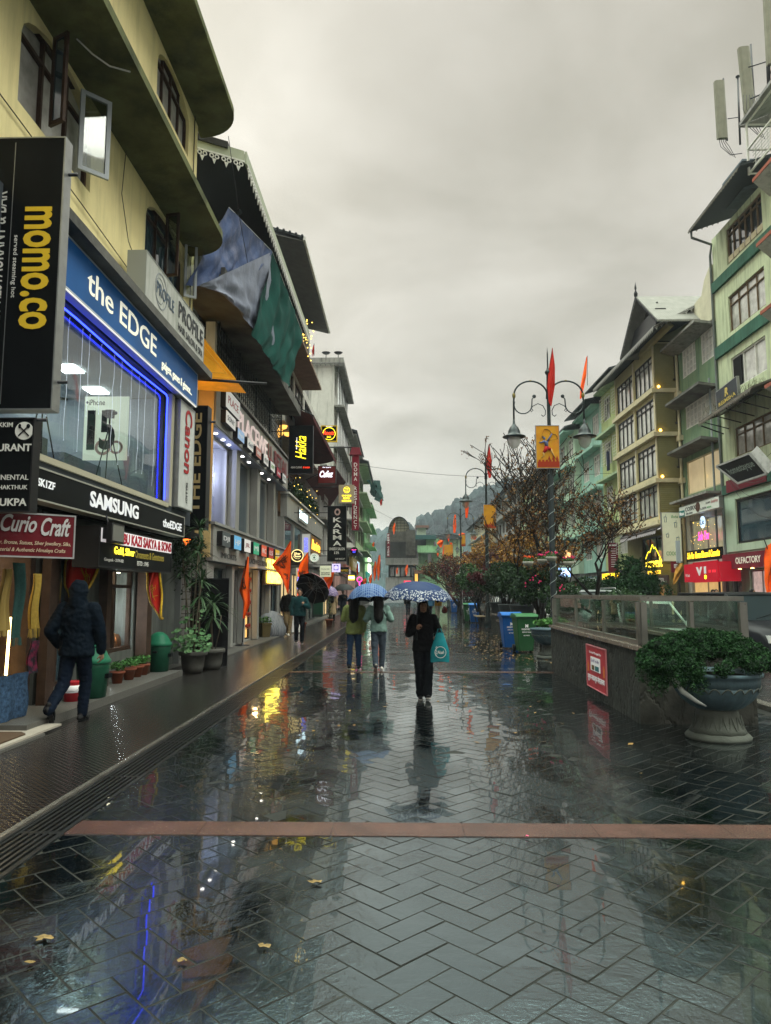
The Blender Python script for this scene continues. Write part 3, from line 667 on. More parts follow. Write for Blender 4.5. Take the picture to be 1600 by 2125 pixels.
cloth_strip(0,'scarf', mat('dotted_cloth', (.03,.03,.04), .9, var=.4, vs=14, dirt=(.45,.03,.12), damt=.9, ds=9), -4.60, 9.0, 9.22, .62, 1.02, 'black scarf with pink dots hanging low under the mustard one', seed=4, amp=.02)
cloth_strip(0,'textile', mat('blue_textile', (.03,.06,.11), .95, var=.6, vs=25, bump=.4, bs=60), -4.56, 8.3, 8.95, .14, .66, 'blue patterned cloth draped low at the curio shop door', cat='cloth', seed=5, amp=.02)
# --------------------------------------------------------------- signs of the yellow building
m_gold = mat('yellow_letters', (.62,.42,.03), .4, emit=(.6,.4,.02), es=.12)
b_ = boardpx(7.5, -90, 137, 287, 850); t = sign('hanging_sign', 'tall black sign with yellow sideways word momo.co, metal edged, high on the left', b_, .16, m_blk, m_alu, .012, bracket=[((-4.5,7.6,3.9),(-3.62,7.6,3.9),.02),((-4.5,7.6,6.3),(-3.62,7.6,6.3),.02)])
letters(t, b_, m_gold, ('momo.co', .665,.915,.285,.735,{'rot':-90,'off':.025}))
letters(t, b_, m_ltext, ('served steaming hot', .575,.625,.40,.63,{'rot':-90}), ('FAMILY RESTAURANT & BAR', .37,.50,.22,.795,{'rot':90}))
g = G(); b_.rect(g, .545,.55, .02,.98, .0, .006); g.build('seam', m_alu, t)
b_ = boardpx(7.3, -110, 72, 868, 1062); t = sign('hanging_sign', 'small black restaurant menu sign with white fork and spoon disc', b_, .14, m_blk, m_blkm, .012, bracket=[((-4.5,7.35,3.42),(-3.7,7.35,3.42),.02)])
letters(t, b_, m_ltext, ('RESTAURANT', .28,.985,.64,.72,{'off':.02}), ('SIKKIM', .55,.76,.90,.95,{'off':.01}), ('THUKPA', .50,.965,.06,.14,{'off':.02}), ('CONTINENTAL', .40,.97,.335,.39), ('BHAKTHUK', .60,.965,.235,.28))
g = G(); b_.disc(g, .89, .86, .095, .001, .007, 24); g.build('disc', m_ltext, t)
g = G(); c = b_.P(.89,.86,.012); dx = b_.r; dz = b_.u
g.bar(c - dx*.055 - dz*.055, c + dx*.045 + dz*.045, .007, 5); g.bar(c + dx*.055 - dz*.055, c - dx*.045 + dz*.045, .007, 5); g.ball(tuple(c + dx*.045 + dz*.048), .02, .006, .025); g.ball(tuple(c - dx*.045 + dz*.048), .016, .006, .025); g.build('fork_and_spoon', m_blk, t)
# curio craft board
p0 = onY(-60, 1060, 7.9); b_ = Board((p0[0], 7.9, 1.97), (.995-.0,.22*4.0/4.0,0), (0,0,1), 1.02, .60)
xr, zt = onY(157, 1075, 8.7); xl, zl = onY(-40, 1062, 8.0); b_ = Board((xl, 8.0, 2.03), (xr-xl, .7, 0), (0,0,1), math.hypot(xr-xl,.7), .52)
t = sign('shop_sign', 'maroon Curio Craft board with pale script lettering above the scarves', b_, .04, mat('maroon_board', (.12,.012,.018), .4, var=.2), m_alu, .015)
letters(t, b_, mat('silver_letters', (.5,.5,.5), .4), ('Curio', .2,.575,.56,.95,{'shear':.35,'off':.02}), ('Craft', .62,.945,.50,.92,{'shear':.35,'off':.02}))
letters(t, b_, mat('cream_letters', (.6,.5,.35), .5), ('in Copper, Bronze, Statues, Silver Jewellery, Silks,', .03,.955,.26,.37,{'shear':.25}), ('Brass Material & Authentic Himalaya Crafts', .03,.90,.10,.21,{'shear':.25}))
# fascias
b_ = boardL(-4.2, 7.6, 13.95, 2.69, 3.08); t = sign('shop_fascia', 'long black SAMSUNG fascia board under the gadget shop window', b_, .2, m_blk, mat('silver_trim', (.45,.45,.4), .4, .5), .018)
fa = lambda y: (y-7.6)/6.35
letters(t, b_, mat('white_letters_lit', (.75,.75,.75), .4, emit=(.8,.85,.9), es=.25), ('SAMSUNG', fa(9.63),fa(11.45),.24,.80,{'off':.03}), ('theEDGE', fa(12.66),fa(13.75),.24,.62,{'off':.02}), ('SK1ZF', fa(8.2),fa(8.62),.42,.66,{'off':.02}))
b_ = boardL(-4.2, 7.75, 14.55, 5.44, 6.13); t = sign('shop_fascia', 'bright blue fascia board reading the EDGE above the big window', b_, .16, mat('blue_board', (.012,.085,.26), .35, var=.25, vs=.8, emit=(.01,.08,.25), es=.10), mat('pale_trim', (.5,.55,.6), .5), .02)
fa = lambda y: (y-7.75)/6.8
letters(t, b_, mat('lit_letters_cream', (.8,.8,.7), .4, emit=(.95,.95,.8), es=.35), ('the EDGE', fa(9.24),fa(12.0),.30,.80,{'off':.005}), ('gadgets, games & gizmos...', fa(12.3),fa(14.15),.12,.42,{'off':.01}))
g = G(); g.box(-4.21,-4.196,7.8,14.5,5.415,5.435); g.build('light_strip', emis('pale_strip', (.9,.9,.8), .5), t)
b_ = boardL(-4.05, 10.97, 14.4, 6.3, 7.08); t = sign('shop_sign', 'white weathered PROFILE hair salon sign standing on the concrete ledge', b_, .3, mat('old_white_board', (.42,.43,.40), .6, var=.12, dirt=(.12,.16,.10), damt=.5, ds=2, streak=True), mat('grey_trim', (.3,.32,.3), .5), .012)
m_gt = mat('grey_letters', (.05,.055,.06), .5)
letters(t, b_, m_gt, ('PROFILE', .50,.97,.44,.84,{'off':.012}), ('HAIR SALON & SPA', .50,.97,.13,.31)); letters(t, b_, mat('steel_letters', (.10,.14,.19), .5), ('PROFILE', .15,.42,.38,.66))
g = G(); b_.disc(g, .22, .52, .31, .001, .006, 36, .285); b_.disc(g, .2, .5, .22, .001, .006, 36, .21); g.build('ring', mat('ring_grey', (.25,.27,.28), .5), t)
b_ = boardL(-4.28, 13.72, 14.72, 3.27, 5.38); t = sign('hanging_sign', 'narrow white board with red sideways Canon lettering beside the big window', b_, .14, mat('white_board', (.5,.52,.5), .5, var=.1), m_alu, .02)
letters(t, b_, mat('red_letters', (.35,.012,.015), .4), ('Canon', .34,.80,.34,.96,{'rot':-90,'off':.02}))
letters(t, b_, mt, ('TIKA & ROY', .5,.62,.06,.26,{'rot':-90}))
b_ = boardpx(15.45, 383, 432, 842, 1098); t = sign('hanging_sign', 'tall black box sign with gold sideways letters THE EDGE', b_, .3, m_blk, m_blkm, .012, bracket=[((-4.9,15.7,5.4),(-4.1,15.7,5.4),.03)])
letters(t, b_, mat('tan_letters', (.42,.32,.15), .5), ('THE EDGE', .32,.76,.12,.94,{'rot':90,'off':.02}))
# jewellers sign board, leaning box
b_ = boardL(-4.1, 9.75, 12.9, 1.97, 2.53); t = sign('shop_sign', 'black jewellers signboard with red and white name strip and yellow writing', b_, .35, m_blk, m_blkm, .02)
g = G(); b_.rect(g, .02,.99,.62,.97,.001,.006); g.build('name_strip', mat('strip_white', (.65,.62,.62), .3, emit=(.9,.85,.85), es=.4), t)
letters(t, b_, mat('red_script', (.45,.01,.03), .4), ('KUBERBU KAZI SAKYA & SONS', .07,.98,.65,.94,{'off':.03,'d':.014}))
letters(t, b_, emis('yellow_led', (1.0,.75,.05), 1.6), ('Gold, Silver', .17,.42,.33,.56,{'off':.015}))
letters(t, b_, mat('dull_yellow', (.35,.28,.05), .5), ('Ornaments & Gemstones', .43,.86,.33,.54,{'off':.01}))
letters(t, b_, m_ltext, ('Gangtok - 2174-02', .06,.28,.14,.24), ('ESTD : 1945', .46,.62,.13,.25))
t = thing('flood_light', 'grey flood lamp fixed under the black fascia above the jewellers sign', 'lamp', (-4.05, 9.95, 2.55)); g = G(); g.box(-4.0,-3.93,9.75,10.2,2.30,2.58); g.box(-4.1,-4.0,9.85,10.1,2.36,2.52); g.build('housing', m_blkm, t); g = G(); g.box(-3.929,-3.92,9.78,10.17,2.33,2.55); g.build('lens', mat('dull_lens', (.15,.15,.14), .2), t); g = G(); g.bar((-4.05,9.97,2.5),(-4.1,9.97,2.69),.012); g.build('bracket', m_blkm, t)
# ================================================================== alley and light-filled stair between the buildings
AL = thing('stair_passage', 'narrow dark stair passage with red glow between the yellow building and the electronics shop', 'passage', (-6.5, 17, 0))
part(AL, 'wall', m_dconc, (-7.6,-7.3,15.95,17.95,0,7.2)); part(AL, 'ceiling', m_black, (-7.3,-4.9,15.96,17.94,2.9,3.05))
m_orangel = emis('orange_light', (1.0,.16,.02), 2.2)
part(AL, 'light_box', m_orangel, (-4.98,-4.9,15.98,16.9,4.9,5.75)); part(AL, 'light_box', m_orangel, (-5.0,-4.9,16.0,16.8,2.72,2.86))
g = G()
for k in range(6): g.box(-4.899,-4.885,15.99+k*.17,16.04+k*.17,4.92,5.73)
g.build('grid', m_blkm, AL)
g = G()
for k in range(5): g.box(-7.2+k*.28,-4.95,16.1,17.8,.0+k*.0,.12) if k == 0 else g.box(-7.2,-5.2-k*.3,16.1,17.8,.12*k+.001,.12*(k+1))
g.build('stair', m_dconc, AL)
t = thing('canopy', 'yellow lit canopy over the stair entrance beside the white salon sign', 'canopy', (-4.4,17,6.9)); m_canopy = mat('yellow_canopy', (.75,.40,.03), .6, emit=(1.0,.45,.03), es=.16, var=.2, vs=3)
g = G(); zc0, zc1 = 6.75, 7.75; Y_a, Y_b = 16.6, 17.9
A0 = [(-5.3,Y_a,zc0),(-3.95,Y_a+.3,zc0-.02),(-4.75,Y_a,zc1),(-5.3,Y_a,zc1)]
g.prism([A0[0],A0[1],A0[2],A0[3]], (0,1.2,0)); g.build('cover', m_canopy, t)
g = G()
for a_, b2 in ((A0[0],A0[1]),(A0[1],A0[2]),((-5.0,Y_a,zc0+.1),(-4.15,Y_a+.2,zc0+.1)),((-4.15,Y_a+.2,zc0+.1),(-4.7,Y_a,zc0+.75))): g.bar((a_[0],a_[1]-.02,a_[2]),(b2[0],b2[1]-.02,b2[2]),.018,4)
g.build('rib', mat('canopy_rib', (.4,.2,.02), .6, emit=(.8,.35,.02), es=.3), t); g = G(); g.bar((-5.3,16.55,6.68),(-3.2,16.9,6.62),.035); g.build('beam', m_blkm, t)
ld = bpy.data.lights.new('canopy_lamp', 'POINT'); ld.energy = 14; ld.color = (1,.5,.1); ld.shadow_soft_size = .1; lo = bpy.data.objects.new('canopy_lamp', ld); lo.location = (-4.75,17.2,5.9); COL.objects.link(lo)
# ================================================================== electronics shop building
m_clad = mat('aluminium_panel', (.30,.30,.28), .4, .2, var=.12, vs=1.2, dirt=(.14,.14,.13), damt=.35, ds=1.6, streak=True)
m_greyw = mat('grey_plaster', (.27,.27,.26), .8, var=.15, vs=1, bump=.3, bs=20, dirt=(.07,.07,.07), damt=.65, ds=1, streak=True)
m_whitew = mat('dull_white_plaster', (.50,.50,.46), .8, var=.1, vs=1, bump=.3, bs=20, dirt=(.15,.16,.14), damt=.7, ds=.9, streak=True)
m_corr = mat('corrugated_dark', (.035,.042,.045), .55, wave=('Y', 6.0), bump=.8)
m_cream = mat('cream_wall', (.55,.42,.20), .7, var=.1)
B = thing('electronics_shop', 'grey panelled electronics shop building with tall glass bays and a dark lace-edged roof', 'building', (-4.9, 24, 0))
# storefront at street level
facade(B, 1, -5.0, 17.95, 30, 0, 2.42, [(18.7,20.6,.1,2.3),(21.0,22.2,.1,2.3),(22.6,24.4,.1,2.3),(24.8,26.6,.1,2.3),(27.0,29.6,.1,2.3)], m_clad, 5, name='wall')
facade(B, 1, -5.12, 17.95, 30, 2.42, 5.9, [(18.5,21.1,3.42,5.88,2.6),(21.7,24.3,3.42,5.88),(24.9,27.5,3.42,5.88),(28,29.8,3.42,5.88)], m_clad, 5)
facade(B, 1, -5.12, 17.95, 30, 5.9, 8.6, [], m_greyw, 5); facade(B, 1, -5.2, 17.95, 28.2, 8.6, 11.9, [(19,21,9.3,11),(22,24,9.3,11),(25,27,9.3,11)], mat('slate_plaster', (.07,.085,.09), .8, var=.2), 5)
for y in (19,22,25): win(B, 1, -5.2, y,y+2,9.3,11, cols=3, mf=m_wood, mp=m_pane)
for ya, yb in ((18.5,21.1),(21.7,24.3),(24.9,27.5),(28,29.8)): win(B, 1, -5.12, ya,yb,3.42,5.88, cols=1, mf=mat('bay_frame', (.42,.42,.38), .45, .3), mp=m_glassS if ya < 20 else m_paneB, inset=.04, fw=.09)
for ya, yb in ((17.97,18.42),(21.16,21.64),(24.36,24.84),(27.56,27.94)): part(B, 'pilaster', m_clad, (-5.1,-4.86,ya,yb,3.36,5.88))
part(B, 'bay_soffit', mat('blue_soffit', (.30,.33,.40), .4), (-5.1,-4.72,17.97,29.98,5.86,5.895))
part(B, 'sill', m_clad, (-5.1,-4.62,17.9,29.98,3.33,3.40))
g = G()
for k, y in enumerate((18.9,19.7,20.4,22.2,23.2,25.4,26.8)): g.lathe([(.05,0),(.05,-.02),(.001,-.021)], (-4.92,y,5.86), 10)
g.build('down_light', emis('downlight', (1,.95,.85), 12), B)
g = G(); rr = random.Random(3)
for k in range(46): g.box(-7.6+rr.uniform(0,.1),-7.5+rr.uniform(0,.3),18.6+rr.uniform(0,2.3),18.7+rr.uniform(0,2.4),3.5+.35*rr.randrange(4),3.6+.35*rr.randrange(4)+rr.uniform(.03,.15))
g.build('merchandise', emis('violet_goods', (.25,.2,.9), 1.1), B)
g = G(); g.box(-6.4,-6.1,18.9,19.5,5.80,5.83); g.box(-7.2,-6.9,19.6,20.4,5.80,5.83); g.build('ceiling_lamp', MATS['panel_light'], B)
for ya, yb, k in ((18.7,20.6,2),(21.0,22.2,1),(22.6,24.4,2),(24.8,26.6,2),(27.0,29.6,3)): win(B, 1, -5.0, ya,yb,.1,2.3, cols=k, mf=m_blkm, mp=m_paneB if ya != 22.6 else mat('showcase_glow', (.5,.35,.15), .3, emit=(1.0,.55,.15), es=.9), inset=.1, fw=.05)
g = G(); rr = random.Random(8)
for q in range(5):
    g.box(-4.99,-4.96,22.66,24.34,.45+q*.38,.47+q*.38)
    for k in range(6): y = 22.8+k*.26; g.ball((-4.97,y,.55+q*.38),.03,.06,.07,7,5)
g.build('showcase_goods', mat('red_goods', (.20,.02,.015), .3), B)
for q_ in ((-4.98,-4.8,17.96,18.6,.0,2.38), (-4.98,-4.8,20.66,20.95,.08,2.38), (-4.98,-4.8,22.25,22.55,.08,2.38), (-4.98,-4.8,24.45,24.75,.08,2.38), (-4.98,-4.8,26.65,26.95,.08,2.38)): part(B, 'pillar', m_clad, q_)
# ledge, grille, upper slab
part(B, 'ledge', m_greyw, (-5.1,-4.62,17.9,30.3,7.14,7.22))
g = G(); xg = -4.72
for z in [7.3+.155*i for i in range(9)]: g.bar((xg,18.2,z),(xg,28.2,z),.011,4)
y = 18.2
while y < 28.3: g.bar((xg,y,7.22),(xg,y,8.62),.016,4); y += .28
for y in (18.2,20.7,23.2,25.7,28.2): g.bar((xg,y,7.22),(xg,y,8.68),.035,4); g.bar((-5.1,y,8.55),(xg,y,8.55),.02,4)
for i in range(6): g.bar((-5.1,18.2,7.3+.24*i),(xg,18.2,7.3+.24*i),.011,4)
g.build('balcony_grille', mat('teal_iron', (.03,.04,.045), .5, .5), B)
g = G(); g.box(-5.05,-4.75,20.6,23.5,7.24,7.7); g.box(-5.0,-4.8,25.2,26.2,7.24,7.6); g.build('stored_box', m_white, B)
g = G(); g.prism([(-5.15,15.6,8.72),(-3.95,15.6,8.62),(-3.95,28.2,8.62),(-5.15,28.2,8.72)], (0,0,.16)); g.build('balcony_slab', m_dconc, B)
part(B, 'parapet', m_dconc, (-4.05,-3.96,15.65,28.15,8.785,8.98))
part(B, 'side_pillar', m_white, (-5.0,-4.76,17.96,18.16,7.23,8.6))
# roof: dark corrugated sheet rising away from the street, pale fascia and white fretwork
Bx, By0, By1, Bz = -3.6, 15.85, 27.6, 11.75
g = G(); g.prism([(Bx,By0,Bz),(Bx,By1,Bz),(-8.2,By1,Bz+1.5),(-8.2,By0,Bz+1.5)], (0,0,.09)); g.build('roof', m_corr, B)
m_palef = mat('pale_green_board', (.36,.39,.30), .6, var=.1, dirt=(.15,.17,.12), damt=.4)
g = G(); g.box(Bx-.01,Bx+.035,By0-.03,By1,Bz-.16,Bz+.14); g.prism([(Bx-.01,By0-.02,Bz-.12),(-8.2,By0-.02,Bz+1.38),(-8.2,By0-.02,Bz+1.64),(-3.62,By0-.02,Bz+.14)], (0,-.035,0)); g.build('fascia_board', m_palef, B)
g = G(); g.prism([(-4.0,By0-.09,Bz+.20),(-8.2,By0-.09,Bz+1.55),(-8.2,By0-.09,Bz+1.74),(-4.0,By0-.09,Bz+.36)], (0,.6,0)); g.build('ridge_cap', m_blkm, B)
def fret(g, P0, P1, n, depth, nrm, th=.02):
    """scalloped fretwork hanging from the line P0-P1"""
    P0 = Vector(P0); P1 = Vector(P1); d = (P1-P0)/n; L_ = d.length; u = d.normalized(); dn = Vector((0,0,-1)); nn = Vector(nrm)*th
    for i in range(n):
        o = P0 + d*i
        for cxx in (.28,.72):
            c = o + u*L_*cxx + dn*depth*.34; r1 = L_*.2; r0 = L_*.11; m_ = 10
            vs = []
            for q in range(m_):
                a = 2*math.pi*q/m_
                for r_, e in ((r0,0),(r1,0),(r1,1),(r0,1)): vs.append(c + u*r_*math.cos(a) + dn*r_*math.sin(a)*(depth/L_) + nn*e)
            g.add(vs, [(4*q+e, 4*((q+1)%m_)+e, 4*((q+1)%m_)+(e+1)%4, 4*q+(e+1)%4) for q in range(m_) for e in range(4)])
        g.prism([o + u*L_*.32 + dn*depth*.55, o + u*L_*.68 + dn*depth*.55, o + u*L_*.5 + dn*depth], nn)
        g.prism([o, o+d, o+d+dn*depth*.13, o+dn*depth*.13], nn)
g = G(); fret(g, (Bx+.045,By0,Bz-.16), (Bx+.045,By1,Bz-.16), 42, .30, (1,0,0)); fret(g, (Bx,By0-.06,Bz-.12), (-5.6,By0-.06,Bz-.12+2*.326), 7, .30, (0,-1,0)); g.build('fretwork', m_white, B)
g = G(); g.path([(-4.3,18.5,11.9),(-5.0,18.0,11.1),(-5.12,17.9,10.9),(-5.12,17.9,9)], .07, 8); g.build('drain_pipe', mat('blue_grey_pipe', (.12,.15,.17), .5), B)
part(B, 'side_wall', m_cream, (-5.12,-4.73,17.90,17.945,2.5,7.13))
# upper fascia with shop name
b_ = boardL(-4.7, 18.0, 29.9, 5.9, 7.1); t = sign('shop_fascia', 'long grey fascia with raised letters PLACEWELL RETAIL and small brand boxes under it', b_, .38, m_clad)
fb = lambda y: (y-18)/11.9
m_pl = mat('pink_white_letters', (.68,.60,.58), .4, emit=(1,.8,.78), es=.25); m_rl = mat('dark_red_letters', (.22,.01,.015), .4)
g = G(); b_.text(g, 'PLACEWE', fb(20.4), fb(25.0), .36, .84, .05, off=.008, thick=.03); g.build('lettering', m_pl, t)
g = G(); b_.text(g, 'LL RETAIL', fb(25.15), fb(29.6), .36, .84, .05, off=.008, thick=.03); g.build('lettering', m_rl, t)
def cube_logo(t, b, a0, a1, c0, c1, m, txt=None, mt_=None, th=.14, **k):
    g = G(); b.rect(g, a0, a1, c0, c1, .002, th); g.build('brand_box', m_blkm, t)
    g = G(); b.rect(g, a0+.0005, a1-.0005, c0+.004, c1-.004, th+.001, th+.008); o = g.build('brand_face', m, t)
    if txt: letters(t, b, mt_, (txt, a0+(a1-a0)*.14, a1-(a1-a0)*.14, c0+(c1-c0)*.3, c1-(c1-c0)*.3), d=th+.014, thick=.005, **k)
m_lw = mat('box_white', (.62,.62,.60), .4, emit=(.8,.8,.8), es=.15)
cube_logo(t, b_, fb(18.45), fb(20.1), .48, .92, m_lw, 'PLACE', MATS['red_letters']); cube_logo(t, b_, fb(18.5), fb(19.6), .14, .42, m_lw, 'SONY', m_gt)
for (y, m_, tx, mm_) in ((19.9,mat('box_blue', (.25,.38,.55), .4, emit=(.3,.45,.7), es=.3),'hp',m_lw),(21.2,m_lw,'dell',MATS['steel_letters']),(22.5,mat('box_pink', (.5,.2,.18), .4),'canon',m_lw),(23.8,m_lw,'ASUS',m_gt),(25.1,m_lw,'acer',mat('green_letters', (.10,.35,.03), .4)),(26.4,mat('box_red', (.42,.02,.05), .4),'Lenovo',m_lw),(27.7,m_lw,'EPSON',MATS['steel_letters'])):
    cube_logo(t, b_, fb(y), fb(y+.85), .04, .30, m_, tx, mm_)
# lower fascia
b_ = boardL(-4.68, 18.0, 29.9, 2.42, 3.32); t = sign('shop_fascia', 'lower grey fascia with a row of coloured square brand tiles over the glass doors', b_, .3, m_clad)
cols = [((.05,.06,.06),'DJI'),((.12,.36,.60),'HP'),((.62,.6,.58),'JBL'),((.03,.30,.16),'MI'),((.55,.10,.05),'RC'),((.32,.03,.02),'ES'),((.60,.38,.02),'NI')]
for k, (c, tx) in enumerate(cols): cube_logo(t, b_, fb(18.35+k*1.32), fb(18.35+k*1.32+.88), .44, .86, mat('tile_%s' % tx, c, .4, emit=c, es=.35), tx, m_lw if k != 2 else m_rl)
letters(t, b_, m_gt, ('IMPORTS', fb(18.8),fb(20.6),.12,.28), ('PLACEWELL RETAIL', fb(22.2),fb(25.6),.12,.30,{'off':.02}))
# tarpaulins ------------------------------------------------------
def tarp(name, label, m, corners, nu, nv, sag, wr, seed, cat='tarpaulin', group=None, edge=None):
    """corners: a,b (top) d,c (bottom) world points; cloth between them with sag and wrinkles along the pull"""
    a, b, c, d = [Vector(p) for p in corners]; g = G(); rows = []; nn = ((b-a).cross(d-a)).normalized()
    for j in range(nv+1):
        f = j/nv; row = []
        for i in range(nu+1):
            u = i/nu; p = (a*(1-u)+b*u)*(1-f) + (d*(1-u)+c*u)*f
            q = math.sin(math.pi*u)*math.sin(math.pi*f)
            p = p + Vector((0,0,-1))*sag*q + nn*(noise.noise(Vector((u*5+seed, f*4, seed)))*wr*1.6 + noise.noise(Vector((u*17+seed, f*5, 3)))*wr*.7 + math.sin(u*26+noise.noise(Vector((f*2,u,seed)))*5)*wr*.55)*min(1, 6*min(f+.05, 1))
            if edge: p = p + Vector(edge)*math.sin(u*math.pi*5)*.12*f
            row.append(p)
        rows.append(row)
    g.sheet(rows); return tagbuild(g, name, m, label, cat, group)
m_tb = mat('blue_tarp', (.045,.07,.15), .5, var=.3, vs=2, bump=.6, bs=9, dirt=(.2,.21,.28), damt=.6, ds=2.5); m_ts = mat('silver_tarp', (.17,.19,.245), .5, var=.25, vs=2, bump=.9, bs=7); m_tg = mat('green_tarp', (.002,.045,.036), .8, var=.3, vs=1.5, bump=.5, bs=5)
def W3(px, py, X): y, z = onX(px, py, X); return (X, y, z)
pk = W3(475,430,-4.0); tie = W3(565,522,-3.64)
tarp('tarpaulin', 'blue tarpaulin stretched to a peak under the lace-edged roof', m_tb, [pk, tie, W3(520,600,-3.80), W3(385,592,-4.3)], 44, 34, .14, .04, 1.3)
tarp('tarpaulin', 'silver side of the tarpaulin sagging over the balcony slab edge', m_ts, [W3(415,592,-3.90), tie, W3(566,735,-3.72), W3(468,610,-3.86)], 44, 34, .10, .05, 4.7)
tarp('tarpaulin', 'green tarpaulin hanging in folds below the blue one', m_tg, [tie, W3(628,692,-3.55), W3(600,808,-3.6), W3(524,690,-3.66)], 54, 38, .28, .07, 8.1, edge=(0,0,-.25))
t = thing('rope', 'rope and pole that hold the tarpaulins below the roof edge', 'rope', (-4, 18, 11)); g = G(); g.bar(W3(400,500,-4.4), W3(545,501,-3.85), .018, 6); g.build('pole', m_blkm, t); g = G(); g.bar(pk, tie, .008, 4); g.bar(tie, W3(628,692,-3.6), .008, 4); g.build('rope_line', m_ltext, t)
# ================================================================== salon building with terrace restaurant
Cc = thing('terrace_building', 'tall grey building with terrace restaurant, big awnings and wide plain roof', 'building', (-4.9, 36, 0))
facade(Cc, 1, -5.0, 30.02, 43.8, 0, 3.1, [(30.5,33,.1,2.5),(33.5,36,.1,2.5),(36.6,39,.1,2.5),(39.6,43,.1,2.5)], m_dconc, 5)
facade(Cc, 1, -4.85, 30.02, 43.8, 3.1, 4.8, [(30.3,32.8,3.2,4.75),(33.1,35.9,3.2,4.75),(36.2,39,3.2,4.75),(39.4,42,3.2,4.75)], m_clad, 5)
for ya, yb in ((30.5,33),(33.5,36),(36.6,39),(39.6,43)): win(Cc, 1, -5.0, ya,yb,.1,2.5, cols=2, mf=m_blkm, mp=m_pane if ya > 34 else mat('shop_glow', (.5,.4,.25), .3, emit=(1.0,.7,.3), es=.5))
for k, (ya, yb) in enumerate(((30.3,32.8),(33.1,35.9),(36.2,39),(39.4,42))): win(Cc, 1, -4.85, ya,yb,3.2,4.75, cols=1, mf=m_alu, mp=m_paneB, inset=.05)
part(Cc, 'panel_band', m_clad, (-5.0,-4.72,30.0,43.9,4.8,5.75)); part(Cc, 'coping', m_white, (-5.0,-4.62,29.9,44,5.75,5.83))
g = G()
for z in (6.05,6.3,6.55): g.bar((-4.68,30.2,z),(-4.68,40,z),.02,5)
y = 30.2
while y < 40.1: g.bar((-4.68,y,5.83),(-4.68,y,6.6),.02,5); y += .7
g.build('railing', m_blkm, Cc)
facade(Cc, 1, -6.3, 30.02, 43.8, 5.83, 8.9, [], mat('terrace_wood', (.22,.12,.05), .6, wave=('Y', 5), bump=.6), 3.5)
facade(Cc, 1, -4.9, 30.02, 43.8, 8.9, 12.0, [(30.4,32.6,9.4,11.6),(33,36,9.4,11.6),(36.4,40,9.4,11.6),(40.5,43,9.4,11.6)], m_whitew, 5)
for ya, yb in ((30.4,32.6),(33,36),(36.4,40),(40.5,43)): win(Cc, 1, -4.9, ya,yb,9.4,11.6, cols=3, mf=m_blkm, mp=m_pane2 if ya < 34 else m_pane, tr=.25)
facade(Cc, 1, -5.1, 28.9, 39.6, 11.95, 16.3, [(31,34,13,15.4),(35,39,13,15.4)], m_greyw, 5)
for ya, yb in ((31,34),(35,39)): win(Cc, 1, -5.1, ya,yb,13,15.4, cols=3, mf=m_white, mp=m_pane2, tr=.25)
part(Cc, 'floor_slab', mat('brown_edge', (.20,.15,.11), .7, var=.2), (-5.1,-3.95,28.2,35.6,11.8,11.94))
g = G(); g.prism([(-4.0,28.7,16.35),(-4.0,39.7,16.35),(-6.3,39.7,17.1),(-6.3,28.7,17.1)], (0,0,.1)); g.build('roof', m_corr, Cc)
g = G(); g.prism([(-4.03,28.75,16.25),(-4.03,39.65,16.25),(-5.2,39.65,16.55),(-5.2,28.75,16.55)], (0,0,.04)); g.build('soffit', mat('soffit_board', (.10,.10,.095), .8, var=.2), Cc)
g = G()
for k in range(9): x = -4.05-k*.26; g.lathe([(.05,0),(.05,.5)], (x,29.85,16.25-.0), 8) if False else g.bar((x,28.63,16.45+.085*k),(x,29.0,16.45+.085*k),.055,8)
g.build('roof_edge', m_corr, Cc); part(Cc, 'gutter', m_white, (-4.02,-3.93,28.7,39.7,16.28,16.44))
def fairy(g, pts, n, rnd, sp=.12, r=.018):
    for k in range(n): a = rnd.choice(pts); g.ball((a[0]+rnd.gauss(0,sp), a[1]+rnd.gauss(0,sp), a[2]+rnd.gauss(0,sp*2)), r, n=5, m=4)
rr = random.Random(4); g = G(); fairy(g, [W3(632,700,-4.1), W3(633,690,-4.1), W3(636,712,-4.1), W3(630,705,-4.1)], 60, rr, .16, .028)
t = thing('fairy_lights', 'cluster of small yellow lights at the corner above the green tarpaulin', 'lights', W3(632,720,-4.1)); g.build('light', emis('fairy', (1.0,.65,.12), 3), t)
g = G(); g.bar(W3(632,690,-4.15), W3(633,745,-4.2), .05, 6); g.build('post', m_blkm, t)
def awning(label, a, b, c, d, m, val=.25, group=None):
    """a,b: ends at the wall (high), d,c: ends at the street side"""
    a, b, c, d = map(Vector, (a,b,c,d)); t = thing('awning', label, 'awning', tuple((a+b)/2), 0, group); g = G(); rows = []
    for j in range(7):
        f = j/6; rows.append([(a.lerp(b, i/20)).lerp(d.lerp(c, i/20), f) + Vector((0,0,-.10*math.sin(math.pi*f))) for i in range(21)])
    g.sheet(rows, thick=(0,0,.02)); g.build('cover', m, t); g = G(); n = max(6, int((c-d).length/.3)); dn = Vector((0,0,-1))
    for i in range(n):
        p = d.lerp(c, i/n); q = d.lerp(c, (i+1)/n); g.prism([p, q, q+dn*val*.6, (p+q)/2+dn*val, p+dn*val*.6], (.012,0,0))
    g.build('valance', m, t); g = G()
    for k in (0,.33,.66,1): g.bar(a.lerp(b,k), d.lerp(c,k), .025, 5)
    g.bar(d, c, .03, 6); g.build('arm', m_blkm, t); return t
m_aw = mat('maroon_canvas', (.085,.022,.024), .75, var=.2, vs=2, bump=.3, bs=40)
